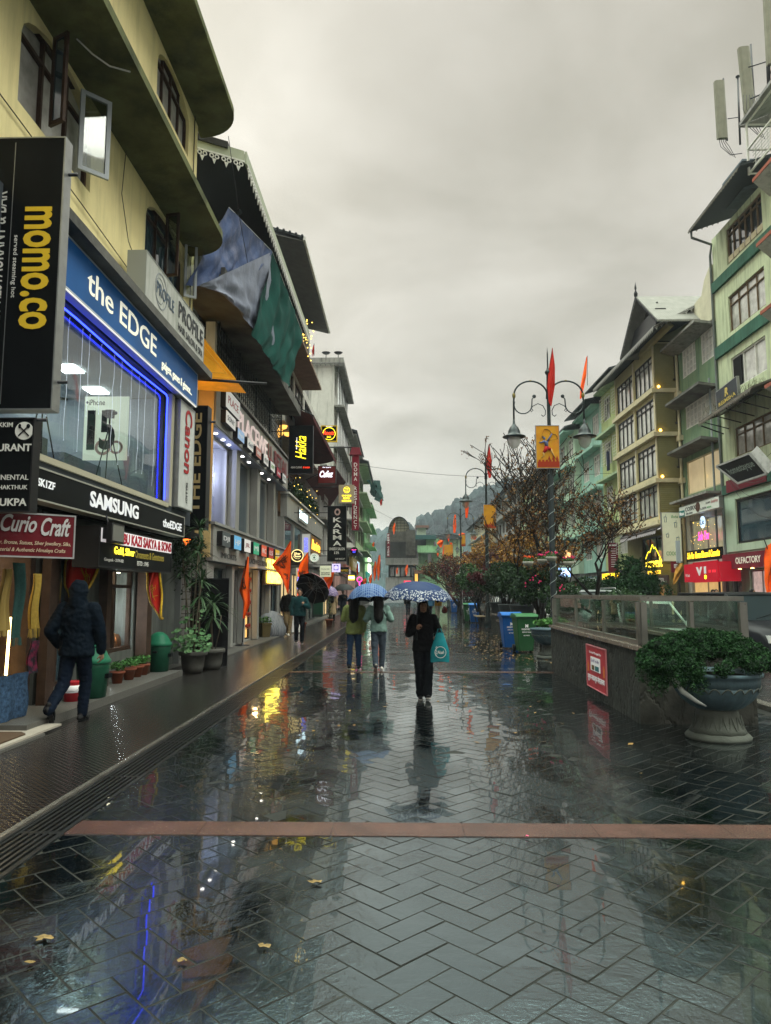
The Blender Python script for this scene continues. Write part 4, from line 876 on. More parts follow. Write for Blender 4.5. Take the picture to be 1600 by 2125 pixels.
awning('big maroon retractable awning over the terrace restaurant', W3(588,828,-5.1), (-5.1, 41, 9.0), W3(697,955,-3.5), W3(650,862,-3.5), m_aw)
awning('smaller maroon awning beyond the cafe sign', (-5.0,38,7.6), (-5.0,50,7.4), W3(717,1000,-3.5), W3(694,968,-3.75), m_aw, .1)
rr = random.Random(6)
for k, (px, py) in enumerate(((588,882),(597,897),(578,898))):
    p = W3(px, py, -5.1); t = thing('paper_lantern', ['round glowing paper lantern hung highest under the maroon awning','glowing paper lantern lower and further right under the awning','small glowing lantern near the grille corner'][k], 'lantern', p, 0, 'lanterns under the awning')
    g = G(); g.lathe([(.05,-.19),(.14,-.15),(.19,-.05),(.19,.05),(.14,.15),(.05,.19)], p, 12); g.build('shade', emis('lantern_glow', (1.0,.50,.10), 1.6), t); g = G(); g.bar((p[0],p[1],p[2]+.19),(p[0],p[1],p[2]+.9),.008,4); g.build('cord', m_blkm, t)
# ================================================================== signs along the left footpath
def psign(label, Y, px0, px1, py0, py1, th, mb, mf=None, items=(), wall=-4.9, nb=1, fw=.02, name='hanging_sign'):
    b = boardpx(Y, px0, px1, py0, py1); br = []
    for k in range(nb): z = b.P(0, .88 if k == 0 else .1).z; br.append(((wall, Y+.05, z), (b.P(.05,.5).x, Y+.05, z), .02))
    t = sign(name, label, b, th, mb, mf, fw, bracket=br)
    for m_, its, kw in items: letters(t, b, m_, *its, **kw)
    return t, b
m_neony = emis('neon_yellow', (1.0,.78,.03), 1.8); m_neonw = emis('neon_white', (.85,.85,1.0), 1.8); m_neonp = emis('neon_pink', (1.0,.06,.35), 2.2); m_neonb = emis('neon_blue', (.08,.1,1.0), 2.0); m_neonr = emis('neon_red', (1.0,.06,.02), 1.6)
t, b = psign('black hanging sign with yellow neon script Hakka', 27, 600, 650, 883, 983, .16, m_blk, m_blkm, [(m_neony, [('Hakka', .28,.72,.30,.78,{'rot':90,'shear':.4})], {}), (m_ltext, [('ASIAN CUISINE', .10,.55,.11,.15)], {}), (m_neonr, [('BY HAKKA', .6,.88,.11,.145)], {})])
letters(t, b, m_neonw, ('the square', .30,.36,.5,.75,{'rot':90}))
t, b = psign('square black sign with red Roots lettering in a yellow ring', 36, 666, 700, 883, 917, .12, m_blk, m_gold, [(m_neonr, [('Roots', .14,.82,.42,.68,{'shear':.3,'off':.03})], {}), (m_neony, [('BAD', .38,.62,.24,.36)], {}), (m_neonw, [('the square', .3,.7,.90,.97)], {})], fw=.05)
g = G(); b.disc(g, .5, .5, .33, .002, .012, 30, .30); g.build('ring', m_neony, t)
t, b = psign('maroon lit box sign with white script Cafe', 33, 660, 697, 967, 1003, .25, mat('maroon_box', (.14,.02,.02), .4), m_blkm, [(m_neonw, [('Cafez', .1,.85,.35,.72,{'shear':.3,'off':.02}), ('the square', .25,.72,.87,.96)], {})])
t, b = psign('warm grey sign with yellow neon round logo and three lines', 38, 703, 735, 1006, 1044, .12, mat('greige_board', (.26,.22,.17), .5, emit=(.5,.4,.2), es=.15), None, [(m_neony, [('CHINESE', .2,.82,.36,.45,{'off':.02}), ('MOMO', .3,.72,.22,.31,{'off':.02}), ('SIZZLERS', .2,.82,.08,.17,{'off':.02}), ('Hungry', .32,.7,.72,.84,{'shear':.3}), ('Kings', .34,.66,.6,.7,{'shear':.3})], {})])
g = G(); b.disc(g, .52, .72, .17, .002, .01, 26, .15); g.build('ring', m_neony, t)
t, b = psign('tall black hanging sign with stacked white letters KARMA and salon lines', 32, 680, 719, 1050, 1165, .2, m_blk, m_blkm, [(m_ltext, [('UNISEX SALON', .10,.92,.20,.25,{'off':.01}), ('& SPA', .36,.62,.13,.18,{'off':.01}), ('HAIR MAKE-UP', .42,.92,.03,.06)], {})], nb=2)
g = G(); b.stack(g, 'KARMA', .30,.74,.27,.80, off=.02); g.build('lettering', m_ltext, t)
g = G()
for a in (0, 90, 180, 270):
    for q in (0,1,2): aa = R(a+45+q*30-30); c = b.P(.52,.89,.006) + b.r*.10*math.cos(aa) + b.u*.12*math.sin(aa); g.prism([c+b.r*.045, c+b.u*.05, c-b.r*.045, c-b.u*.05], b.n*.01)
g.build('emblem', mat('pink_emblem', (.5,.35,.32), .5), t)
# hotel tower sign
b = boardpx(45, 731, 745, 944, 1100); t = sign('hanging_sign', 'very tall maroon sign with stacked white letters DOMA RESIDENCY under a little roof', b, .35, mat('maroon_paint', (.18,.012,.025), .45, var=.12), None, bracket=[((-4.8,45.1,10.8),(-3.0,45.1,10.8),.05),((-4.8,45.1,7),(-3.0,45.1,7),.05)])
g = G(); b.stack(g, 'DOMA RESIDENCY', .26,.74,.01,.90, off=.01); g.build('lettering', m_ltext, t)
g = G(); c = b.P(.5,1,0); g.prism([b.P(-.45,1.0,.08), b.P(1.45,1.0,.08), b.P(1.2,1.05,.08), b.P(1.1,1.10,.08), b.P(-.1,1.10,.08), b.P(-.2,1.05,.08)], b.n*-.5); g.build('sign_roof', mat('maroon_roof', (.16,.02,.03), .5), t)
def rsign(label, Y, px, py, rpx, mb, ring, items=(), wall=-4.9):
    x, z = onY(px, py, Y); r = rpx*Y/F_PX; b = boardF(Y, x-r, x+r, z-r, z+r); t = thing('round_sign', label, 'sign', (x, Y, z), 0)
    g = G(); b.disc(g, .5, .5, r, -.14, 0, 32); g.build('panel', mb, t)
    g = G(); b.disc(g, .5, .5, r*1.0, -.002, .014, 32, r*.88); g.build('rim', ring, t)
    for m_, its, kw in items: letters(t, b, m_, *its, **kw)
    g = G(); g.bar((wall, Y-.05, z), (x-r*.98, Y-.05, z), .02); g.build('bracket', m_blkm, t); return t, b
rsign('round black sign with cream ring and script Silver Queen', 26, 617, 1153, 13, m_blk, emis('cream_ring', (1.0,.72,.3), 1.3), [(emis('cream_letters_lit', (1.0,.75,.35), 1.2), [('Silver', .22,.78,.56,.76,{'shear':.3,'off':.02}), ('Queen', .2,.8,.34,.54,{'shear':.3,'off':.02}), ('JEWELLERS', .3,.7,.22,.29)], {})])
t, b = rsign('round pale coffee shop sign with a green ring of marks', 29, 652, 1157, 9.5, mat('pale_disc', (.6,.68,.66), .4, emit=(.6,.75,.72), es=.4), m_lw, [])
g = G(); r_ = b.w/2
for k in range(12): a = 2*math.pi*k/12; c = b.P(.5,.5,.004)+b.r*r_*.52*math.cos(a)+b.u*r_*.52*math.sin(a); g.prism([c+b.r*r_*.1*math.sin(a), c+b.r*r_*.16*math.cos(a)+b.u*r_*.16*math.sin(a), c-b.r*r_*.1*math.sin(a), c-b.r*r_*.14*math.cos(a)-b.u*r_*.14*math.sin(a)], b.n*.006)
b.disc(g, .5, .5, r_*.22, .004, .012, 16); g.build('emblem', mat('green_mark', (.02,.12,.08), .5), t)
rsign('small round dark sign with pink and blue neon lines', 40, 735, 1143, 8, m_blk, m_blkm, [(m_neonp, [('MOZ-ART', .2,.8,.56,.68,{'off':.02})], {}), (m_neonb, [('BAR &', .3,.7,.40,.50,{'off':.02}), ('GRILL', .3,.7,.24,.34,{'off':.02})], {})])
psign('cream card sign with dark lower panel for a hotel, beside the black salon sign', 30, 664, 687, 1174, 1197, .06, mat('cream_card', (.6,.64,.50), .4, emit=(.8,.85,.6), es=.25), None, [(m_gt, [('Hotel & Cafe', .14,.86,.66,.76), ('RESTAURANT', .1,.9,.32,.42,{'off':.02}), ('& ROOFTOP BAR', .1,.9,.16,.28,{'off':.02})], {})])
t, b = psign('small violet and white lit sign with an arch emblem', 32, 689, 706, 1170, 1187, .1, emis('violet_board', (.62,.55,1.0), .8), None, [])
g = G(); b.rect(g, .22,.78,.22,.86,.002,.008); g.build('emblem', mat('purple_print', (.10,.05,.28), .5), t); g = G(); b.rect(g, .3,.7,.3,.55,.01,.014); b.disc(g, .5,.55,.09,.010,.0145,14); g.build('arch_mark', MATS['violet_board'], t)
psign('black sign with gold letters UNITED below the salon sign', 34, 703, 724, 1177, 1192, .1, m_blk, None, [(m_gold, [('UNITED', .05,.95,.4,.68,{'off':.02})], {}), (m_ltext, [('COLORS OF FASHION', .1,.9,.14,.24)], {})])
psign('small bright yellow lit sign low over the footpath', 37, 722, 737, 1193, 1205, .15, emis('yellow_box', (1.0,.62,.05), 1.4), m_blkm, [(m_neonw, [('momo', .1,.9,.3,.75,{'off':.03})], {})])
# glowing shop front behind the flags
b = boardL(-4.7, 25.2, 28.6, 1.9, 3.0); t = sign('shop_sign', 'glowing yellow lit lettering over a shop behind the orange flags', b, .1, mat('brown_board', (.08,.04,.02), .5), None)
letters(t, b, emis('yellow_glow', (1.0,.75,.12), 3.5), ('HUNGRY', .02,.98,.52,.95,{'off':.05}), ('MOMOS', .1,.9,.05,.45,{'off':.05}), d=.06, thick=.05)
b = boardF(28.5, -4.1, -3.75, 1.2, 2.6); t = sign('standing_sign', 'narrow vertical lit shop sign with red, blue and yellow letters', b, .1, mat('white_box2', (.4,.4,.42), .5), None)
g = G(); b.stack(g, 'SALE', .2,.8,.4,.98, off=.03); g.build('lettering', m_neonb, t); g = G(); b.stack(g, 'LE', .2,.8,.05,.38, off=.03); g.build('lettering', m_neonr, t)
b = boardL(-4.6, 37, 42, 3.7, 4.6); t = sign('shop_sign', 'glowing amber lettering on a wooden front above the salon sign', b, .1, MATS['terrace_wood'], None); letters(t, b, emis('amber_glow', (1.0,.5,.05), 2.2), ('Barista', .1,.9,.2,.8,{'shear':.3,'off':.03}))
b = boardL(-4.66, 33.2, 36.4, 4.95, 5.6); t = sign('shop_sign', 'thin white LED lettering on the grey panel band', b, .03, m_clad, None); letters(t, b, emis('white_led', (.7,.9,1.0), 2.0), ('100 STORIES', .05,.95,.2,.8,{'off':.02}))
b = boardF(31.5, -4.3, -3.9, 3.2, 4.2); t = sign('hanging_sign', 'small white upright sign with violet lines between dark bays', b, .08, m_lw, m_alu); letters(t, b, m_neonb, ('UBUNTU', .3,.7,.2,.8,{'rot':90}))
# ================================================================== farther buildings of the left row
def plain_building(name, label, s, X, y0, y1, z1, floors, m, mf, mp, deep=7, zg=3.0, bal=None, roof=None, shopm=None, nwin=None, over=.9, cols=2, band=None, rnd=1, roofm=None, grilles=.3):
    rr = random.Random(rnd); t = thing(name, label, 'building', (X, (y0+y1)/2, 0)); fh = (z1-zg)/floors; n = nwin or max(1, int((y1-y0)/2.6)); ops = []; wy = (y1-y0)/n
    for f in range(floors):
        for k in range(n): ops.append((y0+wy*k+wy*.2, y0+wy*(k+1)-wy*.2, zg+f*fh+fh*.32, zg+f*fh+fh*.84))
    facade(t, s, X, y0, y1, zg, z1, ops, m, deep)
    for o in ops: win(t, s, X, *o, cols=cols, tr=.27, mf=mf, mp=rr.choice(mp), fw=.07, grille=(8, .22) if rr.random() < grilles*.5 else None, rows=1)
    so = [(y0+wy*k+wy*.08, y0+wy*(k+1)-wy*.08, .12, zg-.5) for k in range(n)]; facade(t, s, X-s*.1, y0, y1, 0, zg, so, m_dconc, deep)
    for o in so: win(t, s, X-s*.1, *o, cols=2, mf=m_blkm, mp=rr.choice(shopm or [m_pane]))
    if bal:
        for f in range(1, floors+1): g = G(); z = zg+f*fh; g.box(X-s*.05, X+s*bal, y0+.1, y1-.1, z-.14, z); g.build('ledge', band or m_conc, t)
    if roof:
        g = G(); g.prism([(X+s*over,y0-.3,z1+.1),(X+s*over,y1+.1,z1+.1),(X-s*deep*.5,y1+.1,z1+.1+roof),(X-s*deep*.5,y0-.3,z1+.1+roof)], (0,0,.1)); g.prism([(X-s*deep*.5,y0-.3,z1+.1+roof),(X-s*deep*.5,y1+.1,z1+.1+roof),(X-s*deep,y1+.1,z1+.1),(X-s*deep,y0-.3,z1+.1)], (0,0,.1)); g.prism([(X,y0,z1),(X-s*deep*.5,y0,z1+roof),(X-s*deep,y0,z1)], (0,.2,0)); g.build('roof', roofm or m_corr, t)
    return t
m_lg = mat('pale_green_paint', (.33,.43,.27), .75, var=.12, vs=.7, bump=.25, bs=20, dirt=(.10,.15,.09), damt=.6, ds=.8, streak=True)
m_lg2 = mat('bright_green_paint', (.24,.44,.24), .75, var=.12, vs=.7, bump=.25, bs=20, dirt=(.08,.16,.09), damt=.5, ds=.8, streak=True)
m_turq = mat('turquoise_paint', (.27,.44,.37), .75, var=.1, vs=.7, bump=.25, bs=20, dirt=(.09,.20,.16), damt=.55, ds=.8, streak=True)
D = plain_building('low_building', 'low grey building between the terrace restaurant and the tall pale block', 1, -4.9, 43.85, 50.9, 9.5, 2, m_greyw, m_white, [m_pane, m_pane2], bal=.4, shopm=[MATS['shop_glow'], m_pane], rnd=4)
E = plain_building('tall_pale_building', 'tall pale grey block with overhanging top slab, balconies and barred windows', 1, -4.75, 51.0, 62, 18.2, 5, m_whitew, m_white, [m_pane, m_pane2, m_paneB], bal=.75, rnd=5, grilles=1.2, band=m_conc)
part(E, 'roof_slab', m_conc, (-9,-4.05,50.7,61,18.22,18.55)); g = G(); fret(g, (-4.04,50.8,18.2), (-4.04,60.9,18.2), 26, .35, (1,0,0)); fret(g, (-4.05,50.66,18.2),(-7,50.66,18.2), 8, .3, (0,-1,0)); g.build('fretwork', m_greyw, E)
g = G()
for k in range(7): g.bar((-4.5,51.6+k*1.5,3),(-4.5,51.6+k*1.5,18.1),.05,6)
g.build('drain_pipe', m_alu, E)
t = thing('satellite_dish', 'small dark dish pair on the flat roof of the tall pale block', 'dish', (-5,51.5,18.6)); g = G()
for (x, a) in ((-5.4,.4),(-4.5,-.5)): g.bar((x,51.5,18.55),(x,51.5,19.1),.03); g.lathe([(.02,0),(.2,.04),(.33,.14)], (x,51.5,19.05), 14)
g.build('dish', m_blkm, t)
Fb = plain_building('narrow_white_building', 'narrow off-white building with stacked balconies beyond the maroon tower sign', 1, -4.6, 62.1, 74, 15.5, 5, m_whitew, m_wood, [m_pane, m_pane2], bal=.8, rnd=6, roof=1.4)
Gb = plain_building('green_balcony_building', 'pale green building with deep balconies and green netting at its roof', 1, -4.5, 74.1, 88, 15.0, 4, m_lg, m_wood, [m_pane, m_paneB], bal=1.1, rnd=7, band=m_lg, roof=1.6, over=1.3, roofm=mat('grey_tin', (.16,.17,.18), .5, wave=('Y', 5), bump=.6))
Hb = plain_building('green_hotel_building', 'bright green building beyond the green netting, lower than its neighbour', 1, -4.3, 88.1, 104, 12.4, 4, m_lg2, m_white, [m_pane, m_pane2], bal=1.0, rnd=8, band=m_lg2, roof=1.0)
tarp('tarpaulin', 'dark green netting slung from the roof of the pale green building', m_tg, [W3(761,996,-3.6), W3(789,997,-3.4), W3(795,1040,-3.3), W3(772,1030,-3.5)], 24, 14, .6, .25, 3.3)
tarp('tarpaulin', 'second green netting hanging further along the same balcony', m_tg, [W3(782,1003,-3.3), W3(796,1028,-3.2), W3(790,1043,-3.3), W3(776,1036,-3.4)], 16, 12, .5, .25, 6.3)
g = G()
for (px, py) in ((754,983),(757,992)): x, y, z = W3(px, py, -3.9); g.lathe([(.02,0),(.45,.06),(.75,.25)], (x,y,z), 16)
# end of the street: dark wooden block with arched canopy, and green houses
K = thing('arched_roof_building', 'dark building with shaded galleries and a big arched translucent roof canopy at the street end', 'building', (1.0, 112, 0))
def endbox(root, nm, m, px0, px1, py0, py1, Y, d=8):
    x0, z1 = onY(px0, py0, Y); x1, _ = onY(px1, py0, Y); _, z0 = onY(px0, py1, Y); g = G(); g.box(x0, x1, Y, Y+d, max(z0, 0 if py1 > 1225 else -9), z1); return g.build(nm, m, root)
m_dw = mat('old_wood', (.075,.07,.06), .8, var=.4, vs=2, wave=('X', 3), bump=.6); m_dg = mat('dark_gallery', (.03,.033,.033), .7, var=.3, vs=1)
endbox(K, 'wall', m_greyw, 800, 868, 1198, 1240, 112); endbox(K, 'gallery', m_dg, 800, 866, 1122, 1160, 112.5); endbox(K, 'parapet', m_greyw, 800, 868, 1158, 1172, 111.2, 2); endbox(K, 'gallery', m_dg, 806, 864, 1172, 1198, 112.5); endbox(K, 'attic', m_dw, 805, 862, 1104, 1124, 111.5)
endbox(K, 'side_wing', m_dw, 842, 862, 1100, 1152, 111)
g = G(); xa, zt = onY(800, 1168, 110.8); xb, _ = onY(872, 1168, 110.8); _, zb = onY(800, 1175, 110.8)
for k in range(30): x = xa+(xb-xa)*k/29; z0 = onY(800,1122,110.8)[1]; g.bar((x,110.9,zt),(x,110.9,z0),.025,4)
g.build('railing', m_dw, K)
for k in range(5): xa, _ = onY(810+k*11, 1200, 111.9); xb, _ = onY(818+k*11, 1200, 111.9); z1 = onY(810,1178,111.9)[1]; z0 = onY(810,1196,111.9)[1]; part(K, 'window', m_pane2 if k % 2 else m_pane, (xa, xb, 111.8, 112, z0, z1))
g = G(); xa, z0 = onY(806, 1106, 112); xb, zt = onY(850, 1073, 112); rows = []; n = 18
for j in range(2):
    rows.append([((xa+xb)/2 - (xb-xa)/2*math.cos(math.pi*i/n), 112+j*9, z0+(zt-z0)*math.sin(math.pi*i/n)) for i in range(n+1)])
g.sheet(rows, thick=(0,0,-.08)); g.build('arched_roof', mat('fibre_sheet', (.42,.40,.28), .5, var=.1), K)
g = G(); g.prism([(p[0],112.6,p[2]) for p in rows[0]], (0,.1,0)); g.build('arch_panel', mat('cream_panel', (.40,.37,.26), .6, var=.15), K)
g = G()
for q in range(5): z = z0+(zt-z0)*(.1+.18*q); hw_ = (xb-xa)/2*math.sqrt(max(0,1-(.1+.18*q)**2)); g.bar(((xa+xb)/2-hw_,112.5,z),((xa+xb)/2+hw_,112.5,z),.05,4)
for j in range(4): g.path([(p[0], 111.9+j*3, p[2]+.05) for p in rows[0]], .07, 5)
for i in range(0, n+1, 2): g.bar((rows[0][i][0],111.9,rows[0][i][2]),(rows[0][i][0],121,rows[0][i][2]),.05,4); g.bar((rows[0][i][0],112.5,rows[0][i][2]),(rows[0][i][0],112.5,z0),.04,4)
g.build('roof_rib', m_blkm, K)
Lg = thing('green_house', 'bright green house with rounded balcony facing down the street', 'building', (5, 122, 0))
endbox(Lg, 'wall', m_lg2, 858, 912, 1118, 1240, 122); endbox(Lg, 'balcony', m_lg2, 856, 900, 1132, 1145, 120.8, 1.5); endbox(Lg, 'balcony_slab', m_lg2, 858, 914, 1143, 1147, 120.5, 2)
endbox(Lg, 'roof', mat('teal_roof', (.03,.09,.09), .6), 855, 905, 1110, 1119, 120.5, 9); endbox(Lg, 'dark_floor', mat('teal_dark', (.03,.05,.055), .6), 859, 884, 1119, 1132, 121.9, .4)
for (a, b2, c, d) in ((862,868,1150,1166),(888,895,1150,1168),(900,905,1124,1133)): endbox(Lg, 'window', m_pane, a, b2, c, d, 121.9, .3)
Lh = thing('roof_shed_house', 'small pale house with a slanting tin shed on its roof behind the green one', 'building', (6, 135, 0)); endbox(Lh, 'wall', m_lg, 880, 960, 1118, 1240, 134); endbox(Lh, 'shed', mat('pale_shed', (.30,.36,.28), .7), 866, 884, 1094, 1120, 133, 5); endbox(Lh, 'shed_roof', mat('rust_tin', (.16,.09,.07), .6), 863, 890, 1090, 1095, 132.5, 6); endbox(Lh, 'roof', m_corr, 882, 962, 1110, 1119, 133, 9)
Lk = thing('low_green_shop', 'single-storey green shop with tiled lean-to at the foot of the green house', 'building', (3.6, 110, 0)); endbox(Lk, 'wall', m_lg2, 870, 886, 1192, 1240, 110.2, 5); endbox(Lk, 'shop_front', m_dg, 858, 870, 1186, 1240, 110.5, 4); endbox(Lk, 'lean_to_roof', mat('brick_tile', (.18,.09,.06), .7), 860, 884, 1183, 1190, 109.5, 3); endbox(Lk, 'lit_window', emis('amber_window', (1,.55,.1), .9), 861, 867, 1191, 1210, 110.3, .1)
# distant signs
b = boardpx(90, 803, 809, 1107, 1155); t = sign('hanging_sign', 'maroon vertical sign with white characters at the dark galleried building', b, .3, MATS['maroon_paint']); g = G(); b.stack(g, 'PEMA CAFE', .2,.8,.03,.97, off=.04); g.build('lettering', m_lw, t)
b = boardpx(106, 838, 853, 1205, 1215); t = sign('shop_sign', 'bright pink-red lit sign reading STD at the street end', b, .2, emis('pink_board', (.9,.03,.08), 1.0)); letters(t, b, m_lw, ('STD', .15,.85,.2,.8,{'off':.03}))
b = boardpx(108, 860, 872, 1210, 1218); t = sign('shop_sign', 'small pale blue lit sign with a word at the street end', b, .2, emis('ice_board', (.35,.4,.9), .9)); letters(t, b, m_lw, ('SBI ATM', .1,.9,.2,.8,{'off':.03}))
b = boardL(-3.8, 90, 96, 3.2, 6.0); t = sign('shop_sign', 'bright white lit upright strip far down the left row', b, .2, emis('white_strip_far', (.9,.9,.75), 1.8))
b = boardL(-3.7, 82, 90, 2.6, 4.0); t = sign('shop_sign', 'teal shop board far down the left row near orange flags', b, .2, mat('teal_board', (.02,.28,.22), .5, emit=(.02,.3,.25), es=.2)); letters(t, b, m_lw, ('bata', .2,.8,.2,.8))
b = boardL(-4.2, 56, 62, 2.9, 3.8); t = sign('shop_sign', 'pinkish shop board with pale writing under the tall pale block', b, .2, mat('pink_shop_board', (.30,.12,.10), .5)); letters(t, b, m_lw, ('FASHION', .1,.9,.25,.75))
b = boardL(-4.2, 64, 76, 3.6, 4.8); t = sign('shop_sign', 'gold framed shop board with a lit blue square beyond the white building', b, .3, mat('gold_board', (.35,.25,.05), .4, .4)); letters(t, b, m_lw, ('TITAN', .1,.5,.3,.7)); g = G(); b.rect(g, .6,.85,.1,.9,.002,.03); g.build('lit_square', emis('ice_square', (.5,.75,1.0), 1.2), t)
part(Fb, 'display_window', mat('poster_wall', (.25,.14,.12), .5, var=.7, vs=1.2, emit=(.3,.2,.18), es=.15), (-4.58,-4.48,62.3,73,.4,2.9)); part(E, 'display_window', MATS['poster_wall'], (-4.7,-4.6,51,61.5,.5,2.9), (-4.7,-4.6,51,61.5,3.3,5.4))
for (lb, px, py, rad) in (('small neon pink heart-shaped sign low by the umbrellas', 746, 1204, 5),):
    x, z = onY(px, py, 44); t = thing('round_sign', lb, 'sign', (x,44,z)); b = boardF(44, x-.2, x+.2, z-.2, z+.2); g = G(); b.disc(g, .5,.6,.17,0,.03,18,.12); b.rect(g, .42,.6,-.4,.3,0,.03); g.build('neon_tube', m_neonp, t)
# ================================================================== right row
m_eg = mat('sage_plaster', (.48,.54,.36), .8, var=.12, vs=.8, bump=.3, bs=20, dirt=(.10,.13,.09), damt=.65, ds=1.1, streak=True)
m_dgb = mat('deep_green_band', (.045,.12,.085), .75, var=.25, vs=1, dirt=(.03,.05,.04), damt=.7, ds=1.5, streak=True)
m_mint = mat('mint_plaster', (.40,.52,.40), .75, var=.1, vs=.7, bump=.2, bs=20, dirt=(.16,.24,.17), damt=.45, ds=1, streak=True)
m_ggrad = mat('green_plaster', (.17,.25,.15), .8, var=.2, vs=.8, bump=.3, bs=20, dirt=(.04,.12,.09), damt=.8, ds=.8, streak=True)
m_siding = mat('yellow_siding', (.42,.38,.20), .65, wave=('Z', 3.2, 'SAW'), bump=.9, var=.1)
m_siddark = mat('shaded_yellow_siding', (.20,.19,.085), .65, wave=('Z', 3.2, 'SAW'), bump=.9, var=.1)  # darker copy of the yellow siding, shade put into its colour
m_ctrim = mat('cream_trim', (.52,.47,.31), .6, var=.1, dirt=(.2,.18,.12), damt=.4)
m_brwin = mat('brown_window_wood', (.14,.10,.06), .6, var=.2, vs=5)
XR = 13.8
# ---- near building: only its reddish balcony edges and roof terrace come into view
R0 = thing('balcony_building', 'pale green building at the right edge with red-edged projecting balconies', 'building', (13.5, 24, 0))
facade(R0, -1, 13.55, 17, 25.3, 0, 17.2, [], m_eg, 7)
for z in (8.68, 11.35, 13.85, 16.3):
    g = G(); g.prism([(13.6,17,z-.3),(12.75,17,z),(12.75,24.8,z),(13.6,25.3,z-.3)], (0,0,.10)); g.build('balcony', m_whitew, R0); part(R0, 'balcony_edge', mat('red_edge', (.28,.09,.06), .7, var=.2), (12.72,12.78,17,24.82,z+.0,z+.13))
    win(R0, -1, 13.55, 22.8, 24.8, z-2.1, z-.5, cols=3, tr=.25, mf=m_brwin, mp=m_pane2, proud=True)
# ---- tall sage green building
R1 = thing('tall_green_building', 'tall sage green building with mobile antennas on its roof and a maroon perfume shop below', 'building', (13.8, 29, 0))
o4 = [(26.45,29.45,12.4,13.95),(26.65,29.5,9.95,11.3),(25.9,29.55,7.15,8.35),(26.35,29.35,15.3,16.85),(25.9,29.7,3.6,5.4)]
facade(R1, -1, XR, 25.35, 30.7, 3.3, 17.1, o4[:4] + o4[4:], m_eg, 7)
win(R1, -1, XR, *o4[0], cols=4, tr=.25, mf=m_brwin, mp=m_pane2); win(R1, -1, XR, *o4[1], cols=3, mf=m_white, mp=m_pane2, lab='white sliding window partly open to a dark room')
win(R1, -1, XR, *o4[2], cols=5, tr=.25, mf=m_brwin, mp=m_pane2); win(R1, -1, XR, *o4[3], cols=6, tr=.18, rows=1, mf=m_brwin, mp=m_pane)
g = G()
for k in range(6): y0 = 26.42+k*.485; g.box(XR+.02, XR+.045, y0, y0+.4, 15.37, 15.62)
g.build('window_panel', m_ctrim, R1)
part(R1, 'opening_shade', m_black, (XR-.02+.06, XR+.08, 28.7, 29.4, 10.02, 11.22))  # black sheet standing in for the shade of the room behind
win(R1, -1, XR, *o4[4], cols=1, mf=m_blkm, mp=m_paneB, fw=.09, inset=.05)
for (z0, z1) in ((11.65,12.15),(14.62,15.08),(5.72,6.1)): part(R1, 'band', m_dgb, (XR-.12,XR-.003,25.36,30.68,z0,z1))
part(R1, 'street_wall_mint', m_mint, (XR-.05,XR-.003,29.72,30.68,3.3,5.7), (XR-.05,XR-.003,25.4,29.71,5.42,5.7), (XR-.05,XR-.003,25.4,29.71,3.3,3.58))
facade(R1, -1, XR, 25.35, 30.7, 0, 3.3, [(27.2,28.9,.1,2.5),(29.6,30.6,.1,2.5)], m_mint, 7)
win(R1, -1, XR, 27.2,28.9,.1,2.5, cols=2, mf=m_alu, mp=mat('lit_display', (.4,.33,.3), .3, emit=(.7,.5,.45), es=.5, var=.7, vs=3)); win(R1, -1, XR, 29.6,30.6,.1,2.5, cols=1, mf=m_alu, mp=m_pane)
g = G(); g.prism([(12.6,25.4,17.3),(12.6,30.2,17.2),(17.5,30.2,18.9),(17.5,25.4,18.9)][::-1], (0,0,.1)); g.build('roof', m_corr, R1)
g = G(); fret(g, (12.58,25.5,17.3),(12.58,30.2,17.22), 22, .13, (-1,0,0)); fret(g, (12.6,30.18,17.25),(14.0,30.18,17.75), 6, .13, (0,-1,0)); g.build('fretwork', mat('dull_fret', (.2,.19,.16), .7), R1)
g = G(); g.path([(12.7,30.15,17.2),(12.7,30.15,16.95),(13.7,30.5,16.8),(13.72,30.74,16.4),(13.72,30.74,3.0),(13.72,30.74,.1)], .055, 8); g.bar((13.6,31.2,.1),(13.6,31.2,11),.05,8); g.build('drain_pipe', mat('grey_pipe', (.16,.18,.18), .5, var=.2), R1)
# corrugated awning with weeds
g = G(); g.prism([(12.6,25.4,8.9),(12.6,30.1,8.7),(13.9,30.4,9.2),(13.9,25.4,9.4)][::-1], (0,0,.07)); g.build('awning_sheet', mat('mossy_tin', (.11,.10,.085), .8, var=.4, vs=2, wave=('Y', 4), bump=.8), R1)
g = G(); fret(g, (12.58,25.5,8.9),(12.58,30.1,8.7), 26, .16, (-1,0,0)); g.build('awning_edge', mat('worn_edge', (.22,.20,.17), .8, var=.3), R1)
g = G(); g.bar((12.7,30.1,8.6),(13.7,30.3,8.3),.03)
g.build('awning_bracket', m_blkm, R1)
for k in range(5): y = 25.6+k*1.1; g = G(); g.bar((12.7,y,8.75),(13.8,y,8.45),.025,4); g.bar((12.7,y,8.75),(13.8,y,9.3),.02,4); g.build('awning_bracket', m_blkm, R1)
